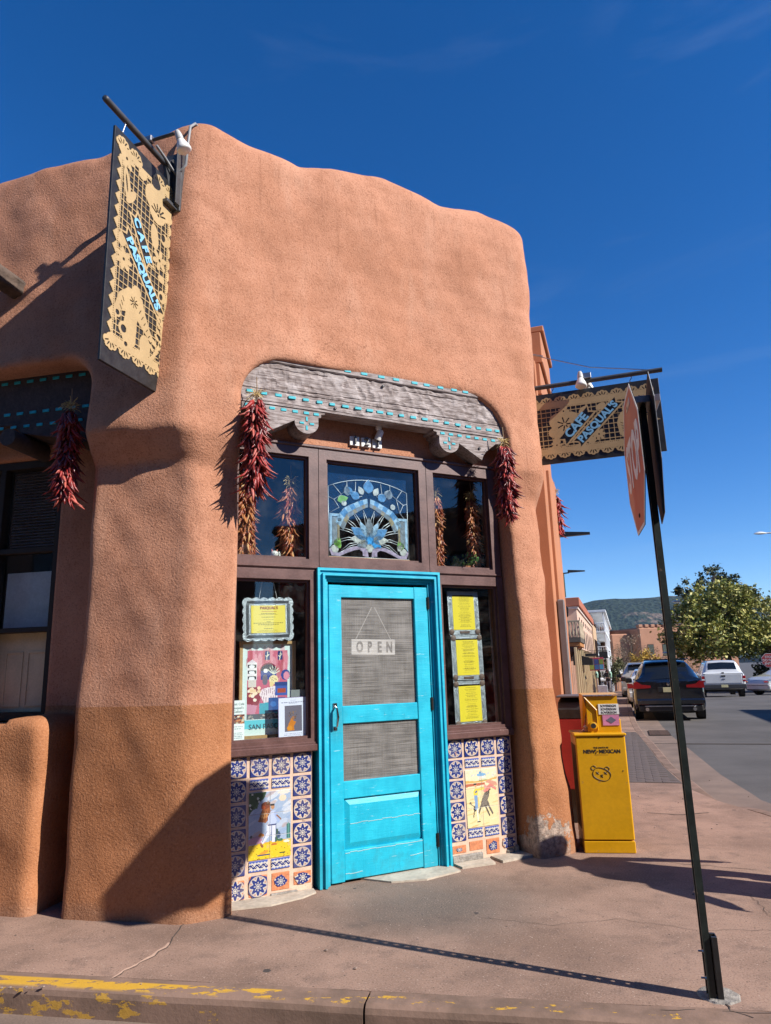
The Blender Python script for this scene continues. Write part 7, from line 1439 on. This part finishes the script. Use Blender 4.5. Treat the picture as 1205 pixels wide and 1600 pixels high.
def stand(h=1.66, stride=.0, arml=(-.25, .02), armr=(.25, .02), handsup=0):
    k = h/1.70; s = stride; J = dict(pelvis=(0, 0, .93), waist=(0, 0, 1.08), chest=(0, .01, 1.30), neck=(0, .015, 1.45), head=(0, .03, 1.56), crown=(0, .025, 1.66), ls=(-.19, 0, 1.38), rs=(.19, 0, 1.38), le=(-.25, arml[1]-.03, 1.12), re=(.25, armr[1]-.03, 1.12), lw=(arml[0], .08+arml[1], .88), rw=(armr[0], .08+armr[1], .88), lh=(arml[0], .10+arml[1], .80), rh=(armr[0], .10+armr[1], .80), lhip=(-.10, 0, .88), rhip=(.10, 0, .88), lk=(-.10, s*.5+.02, .49), rk=(.10, -s*.4+.03, .49), la=(-.10, s, .08), ra=(.10, -s, .09), lt=(-.10, s+.15, .04), rt=(.10, -s+.14, .04))
    return {a: (x*k, y*k, z*k) for a, (x, y, z) in J.items()}
def bag(t, M): k = MB(); k.box(.22, .34, .0, .26, .62, .86, b=.03); k.obj('handbag', DKC, t, M); k = MB(); k.prism([(-.13, .95), (.14, .95), (.12, 1.38), (-.11, 1.38)], .125, .15); k.obj('tan_top', TANC, t, M)
def towards(s, n, turn=0): return FR @ Matrix.Translation((s, -n, gz(s)+.13)) @ Matrix.Rotation(rad(90+turn), 4, 'Z')
J = stand(1.64, .12); J['lw'] = (-.12, .22, 1.06); J['lh'] = (-.05, .25, 1.10); J['le'] = (-.27, .06, 1.08)
person('pedestrian in black with a tan top and handbag walking up the pavement', towards(45.5, -2.25), J, (SKIN, DKC, DKC, DKC), HG_, bag)
J = stand(1.72, .10); J['rw'] = (.14, .24, 1.10); J['rh'] = (.06, .27, 1.13); J['re'] = (.28, .06, 1.09); J['lw'] = (-.14, .24, 1.10); J['lh'] = (-.06, .27, 1.13); J['le'] = (-.28, .06, 1.09)
person('pedestrian in a black jacket and pale trousers by the parking meters', towards(46.5, -.55), J, (SKIN, DKC, GRYC, DKC), HB)
# walker just outside the frame on the right: only the swinging hand and the long shadow show
J = stand(1.70, .30); J['lw'] = (-.30, .34, .98); J['lh'] = (-.30, .41, .95); J['le'] = (-.27, .05, 1.10); J['re'] = (.34, -.16, 1.12); J['rw'] = (.40, -.10, .90); J['rh'] = (.41, -.06, .83)
def hat(t, M): k = MB(); k.lathe([(.21, 0), (.215, .008), (.115, .02), (.105, .10), (.06, .12), (.01, .122)], 20, Matrix.Translation((0, .02, 1.64))); k.obj('hat', TANC, t, M); b_ = MB(); b_.box(-.16, .16, -.30, -.12, 1.0, 1.40, b=.05); b_.obj('rucksack', DKC, t, M)
person('walker in a rose top and blue jeans crossing the corner pavement', Matrix.Translation((3.22, 4.92, 0)) @ Matrix.Rotation(rad(62), 4, 'Z'), J, (SKIN, REDC, JEAN, DKC), HB, hat)
J = stand(1.68, .22); J['rw'] = (.20, .28, 1.12); J['rh'] = (.16, .34, 1.16); J['re'] = (.34, .04, 1.13); J['le'] = (-.36, -.02, 1.14); J['lw'] = (-.44, .12, .98); J['lh'] = (-.47, .16, .92)
person('unseen walker in a dark coat with a shoulder bag beside the rose top walker', Matrix.Translation((3.58, 4.47, 0)) @ Matrix.Rotation(rad(60), 4, 'Z'), J, (SKIN, DKC, JEAN, DKC), HB, bag, 1.15)  # second walker, out of view, added to widen the shadow on the pavement
# ================================================================== air
HZ = bpy.data.materials.new('thin_air'); HZ.use_nodes = True; nt = HZ.node_tree; nt.nodes.clear(); ov = nt.nodes.new('ShaderNodeOutputMaterial'); pv = nt.nodes.new('ShaderNodeVolumePrincipled'); pv.inputs['Color'].default_value = (.55, .75, 1, 1); pv.inputs['Density'].default_value = .00004; pv.inputs['Anisotropy'].default_value = .2; nt.links.new(pv.outputs[0], ov.inputs['Volume'])
MB().box(-2500, 5200, -1700, 6500, -20, 345).obj('haze', HZ, None, I4, kind='stuff', label='faint blue haze lying over the distant mountain', cat='haze')
